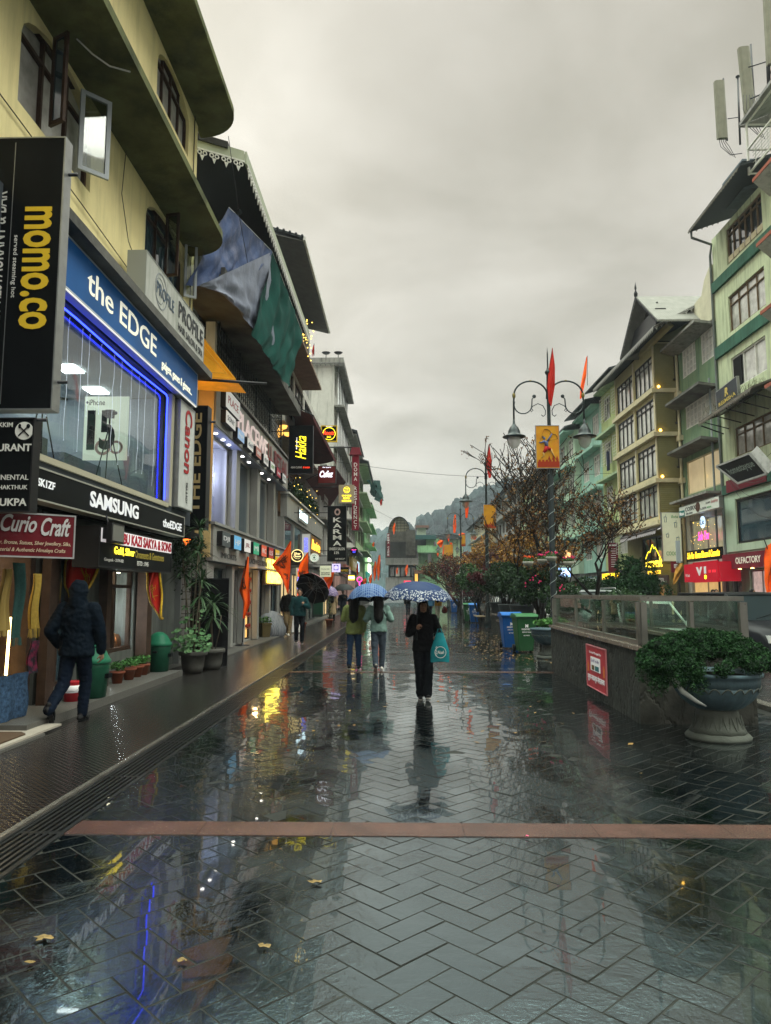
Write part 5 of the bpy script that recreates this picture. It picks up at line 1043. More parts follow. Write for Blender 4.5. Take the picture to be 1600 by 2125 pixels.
# roof terrace structures
g = G()
for (a, b2) in (((13.1,26.3,18.3),(13.1,26.3,21.9)),((13.1,22,18.3),(13.1,22,21.9)),((13.1,26.3,20.1),(13.1,22,20.1)),((13.1,26.3,21.9),(13.1,22,21.9)),((13.1,26.3,21.9),(15.5,26.3,21.9)),((13.1,26.3,18.4),(13.1,22,18.4)),((13.1,26.3,20.1),(15.5,26.3,20.1)),((13.1,26.3,18.4),(15.5,26.3,18.4)),((15.5,26.3,18.3),(15.5,26.3,21.9))): g.bar(a, b2, .05, 4)
g.v = [(x, y-.55, 17.15 + (z-18.3)*.56) for x, y, z in g.v]; g.build('terrace_frame', m_white, R0)
g = G()
for k in range(9): g.bar((13.12,22.2+k*.45,18.5),(13.12,22.2+k*.45,19.9),.015,4)
for k in range(6): g.bar((13.12,22.2,18.6+k*.24),(13.12,26,18.6+k*.24),.015,4)
g.v = [(x, y-.55, 17.15 + (z-18.3)*.56) for x, y, z in g.v]; g.build('terrace_grille', m_whitew, R0)
g = G(); g.prism([(12.9,26.4,21.95),(17,26.4,23.6),(17,20,23.6),(12.9,20,21.95)], (0,0,.12)); g.prism([(12.9,26.42,21.95),(17,26.42,23.6),(17,26.42,21.95)], (0,.1,0)); g.v = [(x, y-.55, z-2.75) for x, y, z in g.v]; g.build('terrace_roof', m_greyw, R0)
t = thing('water_tank', 'grey box on the roof behind the antenna poles', 'tank', (14,29.5,18.4)); g = G(); g.box(13.7,15.0,27.4,29.0,17.6,18.7); g.box(13.65,15.05,27.3,29.1,18.7,18.78); g.build('body', mat('blue_grey_box', (.13,.16,.18), .6, var=.2), t); g = G(); g.box(13.68,13.7,27.6,28.3,17.7,18.5); g.build('door', mat('grey_door', (.08,.10,.11), .6), t)
m_ant = mat('antenna_shell', (.22,.22,.17), .6, var=.15, vs=2, dirt=(.10,.10,.07), damt=.5, streak=True)
def antenna(label, Y, p_top, p_bot, w_, pole_px, ptop, pbot):
    xt, zt = onY(*p_top, Y); xb, zb = onY(*p_bot, Y); t = thing('mobile_antenna', label, 'antenna', (xb, Y, zb), 0, 'mobile phone antennas on the roof')
    g = G(); d = (Vector((xt,Y-.1,zt))-Vector((xb,Y+.1,zb))); u = d.normalized(); r_ = Vector((1,0,0)); r_ = (r_ - u*r_.dot(u)).normalized(); f_ = u.cross(r_); o = Vector((xb,Y+.1,zb))
    prof = [(-w_/2,.09),(-w_/2,-.06),(-w_*.3,-.11),(w_*.3,-.11),(w_/2,-.06),(w_/2,.09)]; g.prism([o + r_*a + f_*b_ for a, b_ in prof], d); g.build('panel', m_ant, t)
    g = G()
    for q in (-.3,-.1,.1,.3):
        p = o + r_*w_*q; g.path([p, p-u*.12, p-u*.3+Vector((.1+q*.2,0,-.05)), p+Vector((.45,0.1,-.75-q*.3))], .014, 4)
    g.build('cable', m_blkm, t)
    xp, z1 = onY(pole_px, ptop, Y+.15); xq, z0 = onY(pole_px+8, pbot, Y+.15); g = G(); g.bar((xq,Y+.15,z0),(xp,Y+.15,z1),.04,8)
    for f in (.25,.75): a = Vector((xb,Y,zb)).lerp(Vector((xt,Y,zt)), f); b_ = Vector((xq,Y+.15,z0)).lerp(Vector((xp,Y+.15,z1)), (a.z-z0)/(z1-z0)); g.bar(a, b_, .03, 5)
    g.build('pole', m_blkm, t)
antenna('left antenna panel on its pole, lowest of the three', 30, (1490,172), (1501,285), .42, 1501, 163, 292)
antenna('middle antenna panel tilted forward over the roof edge', 27, (1540,103), (1560,242), .42, 1558, 92, 230)
antenna('topmost antenna panel cut by the corner of the photo', 25, (1592,-40), (1607,130), .42, 1590, -30, 190)
t = thing('roof_mast', 'thin black mast pole beside the left antenna', 'mast', (13.7,30,18.5)); g = G(); x, z = onY(1531,160,30); x2, z2 = onY(1536,300,30); g.bar((x2,30,z2),(x,30,z),.045,8); g.lathe([(.09,0),(.09,.05),(.03,.08)], (x,30,z), 10); g.bar((x-.5,30.1,z-1.9),(x,30,z-1.9),.02,5); g.bar((x-.5,30.1,z-3.6),(x,30,z-3.6),.02,5); g.build('pole', m_blkm, t)
t = thing('roof_mast', 'tall lattice of black poles and struts behind the middle antenna', 'mast', (14,26.6,19)); g = G(); x, z = onY(1594,110,26.6); x2, z2 = onY(1597,250,26.6); g.bar((x2,26.6,z2),(x,26.6,z+2),.05,8); a, za = onY(1558,132,26.6); g.bar((a,26.8,za),(x,26.6,za+.1),.025,5); a, za = onY(1562,198,26.6); g.bar((a,26.8,za),(x2,26.6,za+.15),.03,5); g.bar((a,26.8,za-.5),(x2,26.6,za+.1),.02,5)
for k in range(7): g.path([(x2-.9+.12*k,26.7,za+.1),(x2-.95+.14*k,26.7,za-.5),(x2-.7+.1*k,26.7,za-1.1)], .012, 4)
g.build('pole', m_blkm, t)
# signs on R1
b_ = boardR(13.15, 25.4, 29.8, 2.56, 3.15); t = sign('shop_fascia', 'maroon OLFACTORY fascia board over the perfume shop', b_, .6, mat('dark_maroon', (.14,.018,.03), .45, var=.15), None); letters(t, b_, mat('cream_white_letters', (.7,.66,.58), .4, emit=(.7,.65,.55), es=.2), ('OLFACTORY', .27,.72,.30,.72,{'off':.015})); letters(t, b_, m_lw, ('PERFUMES', .80,.99,.40,.60))
g = G(); g.lathe([(.07,0),(.05,.02),(.001,.03)], (13.1,28.2,2.52), 10); g.build('spot_lamp', emis('amber_spot', (1,.7,.2), 8), t); g = G(); g.lathe([(.07,0),(.05,.02),(.001,.03)], (13.1,27.2,2.52), 10); g.build('spot_lamp', MATS['amber_spot'], t)
g = G()
pa = W3(1486,967,12.5); Yt = 29
P4 = [Vector(W3(1487,968,12.55)), Vector(W3(1532,1003,12.75)), Vector(W3(1592,983,12.75)), Vector(W3(1556,941,12.55))]
t = thing('shop_sign', 'black homestay signboard tipped steeply toward the street, with grey outlined script', 'sign', tuple((P4[0]+P4[2])/2)); nn = (P4[1]-P4[0]).cross(P4[3]-P4[0]).normalized(); nn = nn if nn.z > 0 else -nn
g.prism(P4, nn*.12); g.build('panel', m_blk, t); g = G()
for i in range(4): g.bar(P4[i], P4[(i+1)%4], .05, 4)
g.prism([P4[2], P4[3], P4[3]+Vector((.25,0,.25)), P4[2]+Vector((.25,0,.25))], (0,-.08,0)); g.build('frame', m_greyw, t)
bb = Board(P4[0], P4[3]-P4[0], P4[0]-P4[1], 1, 1); vs, fs, asp = text_geo('homestayque', .3, .02); g = G(); g.add([P4[1].lerp(P4[2], .1+.8*x).lerp(P4[0].lerp(P4[3], .1+.8*x), .35+.4*y) - nn*.01 for x, y in vs], fs); g.build('lettering', mat('dim_letters', (.16,.19,.17), .5), t)
part(R1, 'maroon_panel', MATS['dark_maroon'], (XR-.16,XR-.125,26.9,30.2,5.75,6.25))
P0 = Vector(W3(1478,815,12.9)); b_ = Board(W3(1487,862,12.95), (Vector(W3(1541,825,12.6))-Vector(W3(1487,862,12.95))), (-.12,0,1), 1, 1)
q0 = Vector((12.95, 29.05, 8.82)); q1 = Vector((12.8, 26.9, 8.85)); b_ = Board(q0, q1-q0, (-.05,0,1), (q1-q0).length, .93)
t = sign('shop_sign', 'dark blue-grey REEMSHA sign with gold monogram above the tin awning', b_, .1, mat('slate_board', (.022,.028,.038), .4), m_alu, .02)
letters(t, b_, mat('gold_letters', (.55,.42,.10), .4, emit=(.5,.4,.1), es=.15), ('REEMSHA', .10,.90,.28,.44,{'off':.015}), ('R', .42,.58,.52,.86,{'off':.03,'shear':.2})); letters(t, b_, m_ltext, ('UNISEX SALON', .25,.8,.14,.21))
# ---- dark green building with white windows
R2 = thing('dark_green_building', 'mottled dark green building with white paned windows, lit hall and beauty shop below', 'building', (13.8, 33.4, 0))
def whitewin(root, y0, y1, z0, z1, cols, X=XR): return win(root, -1, X, y0, y1, z0, z1, cols=cols, tr=.26, rows=3, mf=m_white, mp=mat('net_curtain', (.42,.43,.40), .5, var=.2, vs=6), fw=.05, inset=.04)
ops = [(30.8,32.3,11.95,13.3),(32.95,34.5,11.95,13.3),(30.9,34.4,9.4,10.5),(30.8,34.6,6.25,7.85)]
facade(R2, -1, XR, 30.72, 35.05, 6.0, 13.4, ops, m_ggrad, 7)
for o in ops[:2]: whitewin(R2, *o, 4)
whitewin(R2, *ops[2], 8)
win(R2, -1, XR, *ops[3], cols=2, mf=m_ctrim, mp=mat('warm_hall', (.45,.38,.24), .08, emit=(.9,.7,.4), es=.28, var=.25, vs=.7), inset=.06, mullw=.02)
for z in (10.62, 8.22): 
    g = G(); g.prism([(XR+.05,30.8,z-.12),(12.95,30.8,z),(12.95,34.75,z),(XR+.05,35.2,z-.12)][::-1], (0,0,.12)); g.build('ledge', m_dconc, R2)
g = G(); g.prism([(XR+.05,30.8,13.3),(12.9,30.8,13.42),(12.9,34.95,13.42),(XR+.05,35.3,13.3)][::-1], (0,0,.12)); g.build('ledge', m_conc, R2)
g = G(); pr = [(30.75,13.55),(34.9,13.55),(34.9,14.0),(33.2,14.3),(32.7,14.9),(32.2,15.0),(31.8,15.0),(31.4,15.6),(30.75,16.0)]; g.prism([(XR-.1,y,z) for y, z in pr], (.25,0,0)); g.build('parapet', mat('cream_parapet', (.50,.48,.36), .75, var=.1, dirt=(.3,.3,.22), damt=.3), R2)
facade(R2, -1, XR, 30.72, 35.05, 0, 6.0, [(31.1,34.5,3.4,5.0),(31.4,34.6,.1,2.2)], m_whitew, 7)
win(R2, -1, XR, 31.1,34.5,3.4,5.0, cols=2, mf=m_alu, mp=mat('fairy_window', (.22,.22,.16), .1, emit=(.5,.45,.25), es=.3, var=.5, vs=2)); win(R2, -1, XR, 31.4,34.6,.1,2.2, cols=2, mf=m_alu, mp=mat('gold_shop', (.35,.25,.12), .3, emit=(.9,.55,.2), es=.55, var=.5, vs=1.5))
g = G(); rr = random.Random(3)
for k in range(50): g.ball((XR-.08, rr.uniform(31.4,34.3), rr.uniform(3.3,4.9)), .014, n=4, m=3)
g.build('string_lights', MATS['fairy'], R2)
part(R2, 'ledge', m_conc, (13.05,13.85,30.8,35.0,5.85,5.95))
b_ = boardR(13.2, 29.9, 34.2, 5.12, 5.62); t = sign('shop_fascia', 'white board of skincare names led by COSRX over the beauty shop', b_, .15, mat('white_board2', (.5,.53,.48), .5, emit=(.6,.65,.55), es=.12), m_alu)
letters(t, b_, m_gt, ('COSRX', .17,.45,.42,.80,{'off':.02}), ('She shuu', .19,.36,.12,.32,{'off':.02}), ('A..BON', .56,.70,.2,.4), ('KLAIRS', .70,.80,.6,.75)); letters(t, b_, mat('pink_print2', (.5,.2,.2), .5), ('Innisfree', .82,.97,.55,.85,{'shear':.3})); letters(t, b_, mat('green_print', (.05,.3,.08), .5), ('MISSHA', .72,.82,.2,.35))
g = G(); b_.rect(g, 0,.15,.05,.62,.004,.02); g.build('teal_patch', mat('teal_patch', (.03,.16,.15), .5), t); letters(t, b_, m_lw, ('Minus', .02,.14,.15,.5,{'off':.02,'d':.03})); g = G(); b_.disc(g, .50,.55,.22,.004,.02,24); g.build('portrait_disc', mat('portrait_brown', (.08,.04,.03), .5), t)
b_ = boardR(13.25, 30.1, 33.7, 3.02, 3.52); t = sign('shop_fascia', 'dark board with yellow neon script for Korean skincare and cosmetics', b_, .1, m_blk, None); letters(t, b_, emis('neon_amber', (1.0,.62,.03), 2.0), ('Solo You  Korean Skincare & Cosmetics', .03,.97,.25,.85,{'shear':.35,'off':.02}))
x_, y_ = 13.5, 33.0; b_ = boardR(13.55, 31.6, 33.3, 3.9, 5.0)
t = thing('neon_sign', 'pink neon script inside the beauty shop window', 'sign', (13.55,33,4.2)); letters(t, b_, m_neonp, ('Solo You', .15,.85,.05,.42,{'shear':.35,'off':.02}))
t = thing('neon_sign', 'round pale blue-white neon disc above the pink script', 'sign', (13.55,33,4.8)); g = G(); b_.disc(g, .5,.78,.27,0,.02,26); g.build('disc', emis('ice_disc', (.55,.75,1.0), 1.2), t); letters(t, b_, MATS['steel_letters'], ('Lic', .38,.62,.68,.9,{'off':.02,'d':.03}))
b_ = boardR(12.7, 29.0, 32.65, 2.08, 2.86); t = sign('shop_fascia', 'bright red box sign with white Vi mark and yellow dot', b_, .8, mat('red_board', (.42,.008,.02), .35, emit=(.5,.01,.03), es=.25), None)
g = G(); b_.rect(g, .30,.96,-.04,1.06,.001,.05); g.build('raised_panel', MATS['red_board'], t)
letters(t, b_, m_lw, ('V', .40,.58,.32,.80,{'off':.06,'d':.07}), ('I', .62,.68,.42,.80,{'off':.06,'d':.07}), ('V! Ltd', .04,.16,.3,.45,{'d':.01})); g = G(); b_.disc(g, .65,.24,.085,.05,.075,20); g.build('dot', m_neony, t); letters(t, b_, emis('red_dim', (1,.05,.08), .6), ('II III', .75,.92,.45,.6,{'d':.07}))
# ---- yellow sided hotel with bays
S_ = thing('hotel_building', 'yellow clapboard hotel with stacked dark framed bays, wide scalloped eaves and a steep gable', 'building', (12.7, 39, 0))
XS = 12.7; zf = [5.15, 7.2, 9.5, 11.7]
ops = []
for z in zf: ops += [(35.6,38.3,z+.2,z+1.8),(38.6,41.5,z+.2,z+1.8)]
facade(S_, -1, XS, 35.3, 41.8, 4.9, 14.1, ops, m_siding, 6); facade(S_, -1, XS+.4, 35.3, 41.8, 0, 4.9, [(36.3,38.6,.1,2.3),(39,41.6,.1,2.3),(36.4,39.4,2.9,4.5)], m_siddark, 5.6)
part(S_, 'side_wall', m_siddark, (XS+.02,XR+.6,35.25,35.295,3,14.0))
for o in ops: win(S_, -1, XS, *o, cols=4, tr=.2, rows=1, mf=m_blkm, mp=m_pane2 if (o[2] < 11.9) else m_pane, fw=.06, inset=.07)
win(S_, -1, XS+.4, 36.4,39.4,2.9,4.5, cols=3, mf=m_blkm, mp=m_pane); win(S_, -1, XS+.4, 36.3,38.6,.1,2.3, cols=2, mf=m_blkm, mp=mat('dim_lobby', (.2,.13,.06), .3, emit=(.8,.4,.1), es=.25, var=.6, vs=2)); win(S_, -1, XS+.4, 39,41.6,.1,2.3, cols=2, mf=m_blkm, mp=m_pane)
for z in zf: part(S_, 'ledge', m_ctrim, (XS-.22,XR+.3,35.1,41.9,z-.22,z-.02)); part(S_, 'sill_rail', m_ctrim, (XS-.06,XS+.0,35.35,41.75,z+.0,z+.16))
for k, z in enumerate(zf): g = G(); g.ball((XS+.12,35.12,z+.06),.07,n=8,m=6); g.build('wall_lamp', emis('wall_amber', (1.0,.55,.08), 9), S_)
g = G()
for y in (35.37,38.45,41.72): g.box(XS-.05,XS+.02,y-.07,y+.07,5.0,14.0)
g.build('corner_board', m_ctrim, S_)
for z in (5.4,7.5,9.7,11.9):      # small stepped bays on the side toward the dark green house
    g = G(); g.prism([(XS+.9,34.8,z+1.5),(XR+.0,34.8,z+1.5),(XR+.0,35.24,z+1.5),(XS+.9,35.24,z+1.5)], (0,0,.25)); g.build('side_canopy', m_ctrim, S_); part(S_, 'side_window', m_pane, (XS+.95,XR-.1,35.06,35.24,z+.3,z+1.4)); part(S_, 'side_sill', m_corr, (XS+.9,XR-.05,35.02,35.24,z+.2,z+.28))
g = G(); g.bar((XR-.1,35.0,.2),(XR-.1,35.0,13.3),.07,8); g.build('drain_pipe', m_ctrim, S_)
# main roof: eave along the street, verge toward the camera
g = G(); ex, ez, rz = 11.8, 13.8, .52
g.prism([(ex,32.6,ez),(17.5,32.6,ez+rz*5.7),(17.5,43.1,ez+rz*5.7),(ex,43.1,ez)], (0,0,.12)); g.build('roof', m_corr, S_)
g = G(); fret(g, (ex-.02,32.6,ez+.1),(ex-.02,43.1,ez+.1), 46, .26, (-1,0,0)); fret(g, (ex,32.57,ez+.12),(17.4,32.57,ez+.12+rz*5.6), 24, .28, (0,-1,0)); g.build('fretwork', mat('pale_grey_fret', (.34,.34,.32), .7), S_)
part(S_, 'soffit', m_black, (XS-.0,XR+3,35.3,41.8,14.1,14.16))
g = G(); g.prism([(XS,35.3,14.1),(18,35.3,14.1),(18,35.3,16.8),(XS+.1,35.3,14.2)], (0,.2,0)); g.build('gable_wall', mat('olive_board', (.22,.21,.11), .7), S_)
# cross gable
gy, gw, gz0, gz1 = 34.75, 2.75, 13.9, 16.15; g = G()
for sg in (-1,1): g.prism([(11.75,gy,gz1),(11.75,gy+sg*gw,gz0),(17,gy+sg*gw,gz0),(17,gy,gz1)], (0,0,.1))
g.build('gable_roof', mat('grey_tin2', (.20,.20,.18), .6, wave=('X', 4), bump=.7, var=.15), S_)
g = G(); g.prism([(12.5,gy-gw*.8,gz0),(12.5,gy+gw*.8,gz0),(12.5,gy,gz1-.5)], (.2,0,0)); g.build('gable_wall', m_siding, S_)
g = G(); fret(g, (11.72,gy,gz1+.08),(11.72,gy-gw,gz0+.08), 15, .2, (-1,0,0)); fret(g, (11.72,gy,gz1+.08),(11.72,gy+gw,gz0+.08), 15, .2, (-1,0,0)); g.build('fretwork', mat('dark_fret', (.05,.05,.055), .7), S_)
part(S_, 'gable_window', m_pane, (12.42,12.5,gy-.9,gy+.9,gz0+.5,gz0+1.7)); g = G(); g.lathe([(.08,0),(.1,.15),(.03,.3),(.06,.42),(.004,.75)], (11.75,gy,gz1+.1), 10); g.build('finial', m_blkm, S_)
g = G(); g.box(12.1,12.6,gy-1.6,gy+2.4,14.2,15.0); g.build('gable_balcony', m_blkm, S_)
# striped awning and hotel signs
awning('purple-white striped awning over the hotel entrance', (12.9,41.8,4.9), (12.9,35.3,4.9), (11.9,33.8,4.55), (11.9,39.2,4.5), mat('striped_canvas', (.45,.42,.45), .7, wave=('Y', 3), bump=.2), .22)
b_ = boardR(12.5, 34.65, 37.2, 2.75, 4.05); t = thing('neon_sign', 'yellow neon mountain outline with word summit on the hotel front', 'sign', (12.5,37.5,3.2)); g = G()
mp_ = [(.08,.42),(.2,.62),(.27,.7),(.34,.66),(.5,.95),(.58,.78),(.64,.84),(.9,.42)]
g.path([b_.P(a, c, .03) for a, c in mp_], .022, 6); g.build('mountain_outline', m_neony, t); letters(t, b_, emis('neon_gold', (1.0,.68,.05), 2.6), ('summit', .02,.98,.08,.42,{'off':.02,'space':1.05,'shear':.15})); b2 = boardR(12.5, 34.9, 36.9, 2.5, 2.72); letters(t, b2, emis('gold_dim', (1.0,.6,.05), 1.6), ('HOTELS & RESORTS', .05,.95,.1,.9,{'off':.02}))
b_ = boardR(12.6, 34.5, 41.0, 2.0, 2.45); t = sign('shop_fascia', 'brown fascia with pale lettering of a rental heritage hotel', b_, .1, mat('brown_fascia', (.07,.045,.04), .5), None); letters(t, b_, m_ltext, ('RENTAL HERITAGE HOTEL', .35,.95,.3,.7))
b_ = boardpx(34.5, 1372, 1412, 1063, 1165); t = sign('hanging_sign', 'large pale lit banner with drawn bubble tea cups beside the hotel', b_, .15, mat('pale_banner', (.52,.56,.42), .5, emit=(.55,.6,.4), es=.22, var=.08), m_alu)
g = G()
for (a, c, h) in ((.2,.85,.11),(.72,.74,.10),(.28,.52,.07),(.8,.45,.07)):
    g.path([b_.P(a-.07,c+h*.5,.01), b_.P(a-.045,c-h*.5,.01), b_.P(a+.045,c-h*.5,.01), b_.P(a+.07,c+h*.5,.01), b_.P(a-.07,c+h*.5,.01)], .012, 4); g.bar(b_.P(a,c+h*.4,.01), b_.P(a+.04,c+h*.95,.01), .01, 4)
g.build('cup_drawing', mat('cup_blue', (.07,.16,.22), .5), t); letters(t, b_, MATS['green_print'], ('Boba', .5,.85,.88,.94,{'shear':.3}), ('COOOL', .18,.85,.12,.2))
b_ = boardpx(33.5, 1393, 1411, 1165, 1188); t = sign('hanging_sign', 'small maroon board with white label beneath the drawn banner', b_, .1, MATS['dark_maroon'], None); g = G(); b_.rect(g, .3,.95,.4,.75,.002,.01); g.build('label', m_lw, t); letters(t, b_, mt, ('BURGER', .35,.9,.45,.7,{'d':.02}))
b_ = boardpx(44, 1262, 1282, 1126, 1187); t = sign('hanging_sign', 'upright maroon hotel list sign with small mountain mark', b_, .15, MATS['dark_maroon'], None); letters(t, b_, m_lw, ('summit', .1,.9,.88,.95,{'off':.02})); g = G()
for k in range(9): b_.rect(g, .25,.75,.78-k*.075,.795-k*.075,.002,.01)
g.build('text_line', m_lw, t)
# ---- farther right row
m_yg = mat('yellow_green_paint', (.36,.42,.20), .75, var=.1, vs=.7, bump=.25, bs=20, dirt=(.15,.18,.09), damt=.55, ds=.8, streak=True)
pw = [MATS['net_curtain'], m_pane2, m_pane]
R4 = plain_building('yellow_green_building', 'yellow-green block with white barred windows and jutting ledges next to the hotel', -1, 13.3, 41.85, 47.0, 14.6, 4, m_yg, m_white, pw, bal=.5, band=m_lg, rnd=21, grilles=1.6, cols=3, roof=1.3, over=1.0, nwin=2)
R4b = plain_building('turquoise_building', 'turquoise block with paired white windows beyond the yellow-green one', -1, 13.3, 47.05, 52.6, 14.1, 4, m_turq, m_white, pw, bal=.6, band=m_turq, rnd=22, cols=3, roof=1.0, over=1.1, grilles=.1, nwin=2)
R5 = plain_building('mint_building', 'mint block with glazed top gallery and pale roof seen behind the street lamp', -1, 12.9, 52.65, 61, 13.6, 4, m_mint, m_white, [m_pane, m_pane2], bal=.8, band=m_turq, rnd=23, roof=1.2, over=.8, roofm=MATS['grey_tin'])
R6 = plain_building('green_shop_building', 'dull green block half hidden behind the bare tree', -1, 12.6, 61.1, 75, 12.2, 4, m_lg, m_white, pw, bal=.6, rnd=24, roof=1.1, over=.6)
R7 = plain_building('far_grey_building', 'greyish block further behind the trees on the far side', -1, 12.2, 75.1, 92, 12.6, 4, m_greyw, m_wood, pw, bal=.6, rnd=25, roof=1.2)
R8 = plain_building('far_cream_building', 'cream block at the far end behind the orange-leaved trees', -1, 11.6, 92.1, 118, 11.5, 4, m_ctrim, m_white, pw, bal=.6, rnd=26, roof=1.0)
t = thing('jacket', 'dark garment hung out to dry on a barred window of the yellow-green block', 'garment', (12.9,43.2,9.5)); g = G(); p = W3(1263,955,13.0); rows = [[(p[0]-.05+.02*math.sin(i), p[1]-.25+.5*i/6+.03*math.sin(j), p[2]+.55-1.2*j/8) for i in range(7)] for j in range(9)]; g.sheet(rows, thick=(.05,0,0)); g.build('cloth', mat('navy_cloth', (.015,.02,.04), .9), t)
b_ = boardR(12.9, 42.6, 46.6, 2.35, 2.9); t = sign('shop_sign', 'amber lit HOTEL BASERA board below the yellow-green block', b_, .1, m_blk, None); letters(t, b_, emis('amber_letters', (1.0,.6,.02), 2.2), ('HOTEL BASERA', .03,.97,.15,.85,{'off':.02}))
b_ = boardR(12.9, 47.6, 53, 2.2, 2.7); t = sign('shop_sign', 'blue-grey board with pale letters under the turquoise block', b_, .1, mat('bluegrey_board', (.04,.09,.12), .5), None); letters(t, b_, m_ltext, ('MEDICINE STORE', .05,.95,.2,.8))
b_ = boardpx(50, 1158, 1184, 1178, 1198); t = sign('shop_sign', 'bright blue-white lit shop sign seen behind the lamp pole', b_, .15, emis('bluewhite_box', (.35,.55,1.0), 1.3), m_blkm); letters(t, b_, m_neonw, ('adidas', .12,.9,.3,.8,{'shear':.3,'off':.02}))
x, z = onY(1179,1150,45); t = thing('round_sign', 'round orange glowing sign above the hanging flower bowls', 'sign', (x,45,z)); b_ = boardF(45, x-.25, x+.25, z-.22, z+.22); g = G(); b_.disc(g, .5,.5,.24,-.1,0,24); g.build('panel', emis('peach_glow', (1.0,.5,.2), 1.3), t); letters(t, b_, m_lw, ('Chaat', .15,.85,.35,.65,{'shear':.3}))
# ================================================================== stone box with glass screens
def stone_mat():
    M_ = mat('dark_stone_cladding', (.034,.034,.029), .7, var=.5, vs=5, dirt=(.018,.02,.018), damt=.8, ds=2.2, rvar=.15); t = M_.node_tree; n = t.nodes; l = t.links
    tcn = n.new('ShaderNodeTexCoord'); mp = n.new('ShaderNodeMapping'); mp.inputs['Scale'].default_value = (5.5, 5.5, 2.6); l.new(tcn.outputs['Object'], mp.inputs[0])
    nz = n.new('ShaderNodeTexNoise'); nz.inputs['Scale'].default_value = 2.5; l.new(mp.outputs[0], nz.inputs[0]); mx = n.new('ShaderNodeMix'); mx.data_type = 'VECTOR'; mx.inputs[0].default_value = .35; l.new(mp.outputs[0], mx.inputs[4]); l.new(nz.outputs[1], mx.inputs[5])
    v = n.new('ShaderNodeTexVoronoi'); v.feature = 'DISTANCE_TO_EDGE'; v.inputs['Scale'].default_value = 1.3; l.new(mx.outputs[1], v.inputs[0])
    mr = n.new('ShaderNodeMapRange'); l.new(v.outputs['Distance'], mr.inputs[0]); mr.inputs[1].default_value = 0; mr.inputs[2].default_value = .09
    q = n.new('ShaderNodeTexNoise'); q.inputs['Scale'].default_value = 30; l.new(tcn.outputs['Object'], q.inputs[0]); m2 = n.new('ShaderNodeMath'); m2.operation = 'MULTIPLY_ADD'; m2.inputs[1].default_value = .4; l.new(q.outputs[0], m2.inputs[0]); l.new(mr.outputs[0], m2.inputs[2])
    bp = n.new('ShaderNodeBump'); bp.inputs['Strength'].default_value = .7; bp.inputs['Distance'].default_value = .02; l.new(m2.outputs[0], bp.inputs['Height']); l.new(bp.outputs[0], n['Principled BSDF'].inputs['Normal']); return M_
m_stone = stone_mat(); m_steelf = mat('dull_steel_frame', (.17,.165,.15), .35, .7, var=.2, vs=4, rvar=.1)
m_dirtyg = glass_mat('dusty_glass', (.84,.93,.88), .4, .015)
SB = thing('glass_screen_wall', 'dark stone parapet around a stairwell, topped with metal framed dusty glass panes', 'parapet', (3.5, 11, 0))
CR = [(2.98,9.25),(4.42,9.25),(4.75,15.3),(3.14,15.3)]
def ring(poly, t_, z0, z1):
    g = G(); c = Vector((sum(p[0] for p in poly)/4, sum(p[1] for p in poly)/4)); n = len(poly)
    for i in range(n):
        a = Vector(poly[i]); b = Vector(poly[(i+1)%n]); d = (b-a).normalized(); nn = Vector((-d.y, d.x))
        if (c-a).dot(nn) < 0: nn = -nn
        e = d*t_ if i % 2 else d*0
        g.prism([(a.x+e.x,a.y+e.y,z0),(b.x-e.x,b.y-e.y,z0),(b.x-e.x+nn.x*t_,b.y-e.y+nn.y*t_,z0),(a.x+e.x+nn.x*t_,a.y+e.y+nn.y*t_,z0)], (0,0,z1-z0))
    return g
ring(CR, .22, 0, .90).build('wall', m_stone, SB)
ex = [(2.95,9.21),(4.46,9.21),(4.79,15.34),(3.11,15.34)]; ring(ex, .28, .903, .955).build('coping', mat('granite_coping', (.16,.13,.11), .2, var=.2, vs=10, rvar=.1), SB)
part(SB, 'floor', m_black, (3.3,4.4,9.5,15.1,.3,.35))
for i, n_ in ((0,2),(1,3),(2,1),(3,3)):
    a = Vector((*CR[i],0)); b = Vector((*CR[(i+1)%4],0)); d = (b-a).normalized(); a += d*.06; b -= d*.06; g = G(); up = Vector((0,0,1)); ins = Vector((-d.y,d.x,0))*.10
    a += ins; b += ins
    g.bar(a+up*1.545, b+up*1.545, .042, 4); g.bar(a+up*.985, b+up*.985, .038, 4)
    for k in range(n_+1): p = a.lerp(b, k/n_); g.bar(p+up*.955, p+up*1.50, .05 if k in (0,n_) else .034, 4)
    g.build('screen_frame', m_steelf, SB); g = G()
    for k in range(n_): p = a.lerp(b, k/n_)+d*.03; q = a.lerp(b, (k+1)/n_)-d*.03; g.prism([p+up*1.01, q+up*1.01, q+up*1.51, p+up*1.51], ins*.08)
    g.build('glass_pane', m_dirtyg, SB)
a = Vector((*CR[0],0)); b = Vector((*CR[3],0)); d = (b-a).normalized(); p0 = a + d*1.55; b_ = Board((p0+d*1.25)+Vector((-.012,0,.13)), -d, (0,0,1), 1.25, .66); pz = b_
t = sign('poster', 'red festival poster with white card and pale script on the dark stone parapet', b_, .008, mat('crimson_poster', (.40,.03,.045), .35, var=.25, vs=4), mat('pink_border', (.55,.2,.22), .5), .012)
g = G(); b_.rect(g, .24,.72,.42,.74,.001,.006); g.build('card', m_lw, t); g = G(); b_.rect(g, .30,.43,.44,.55,.007,.01); g.build('picture', mat('card_brown', (.12,.08,.03), .5), t); g = G(); b_.rect(g, .47,.66,.44,.55,.007,.01); g.build('picture', mat('card_teal', (.03,.14,.15), .5), t)
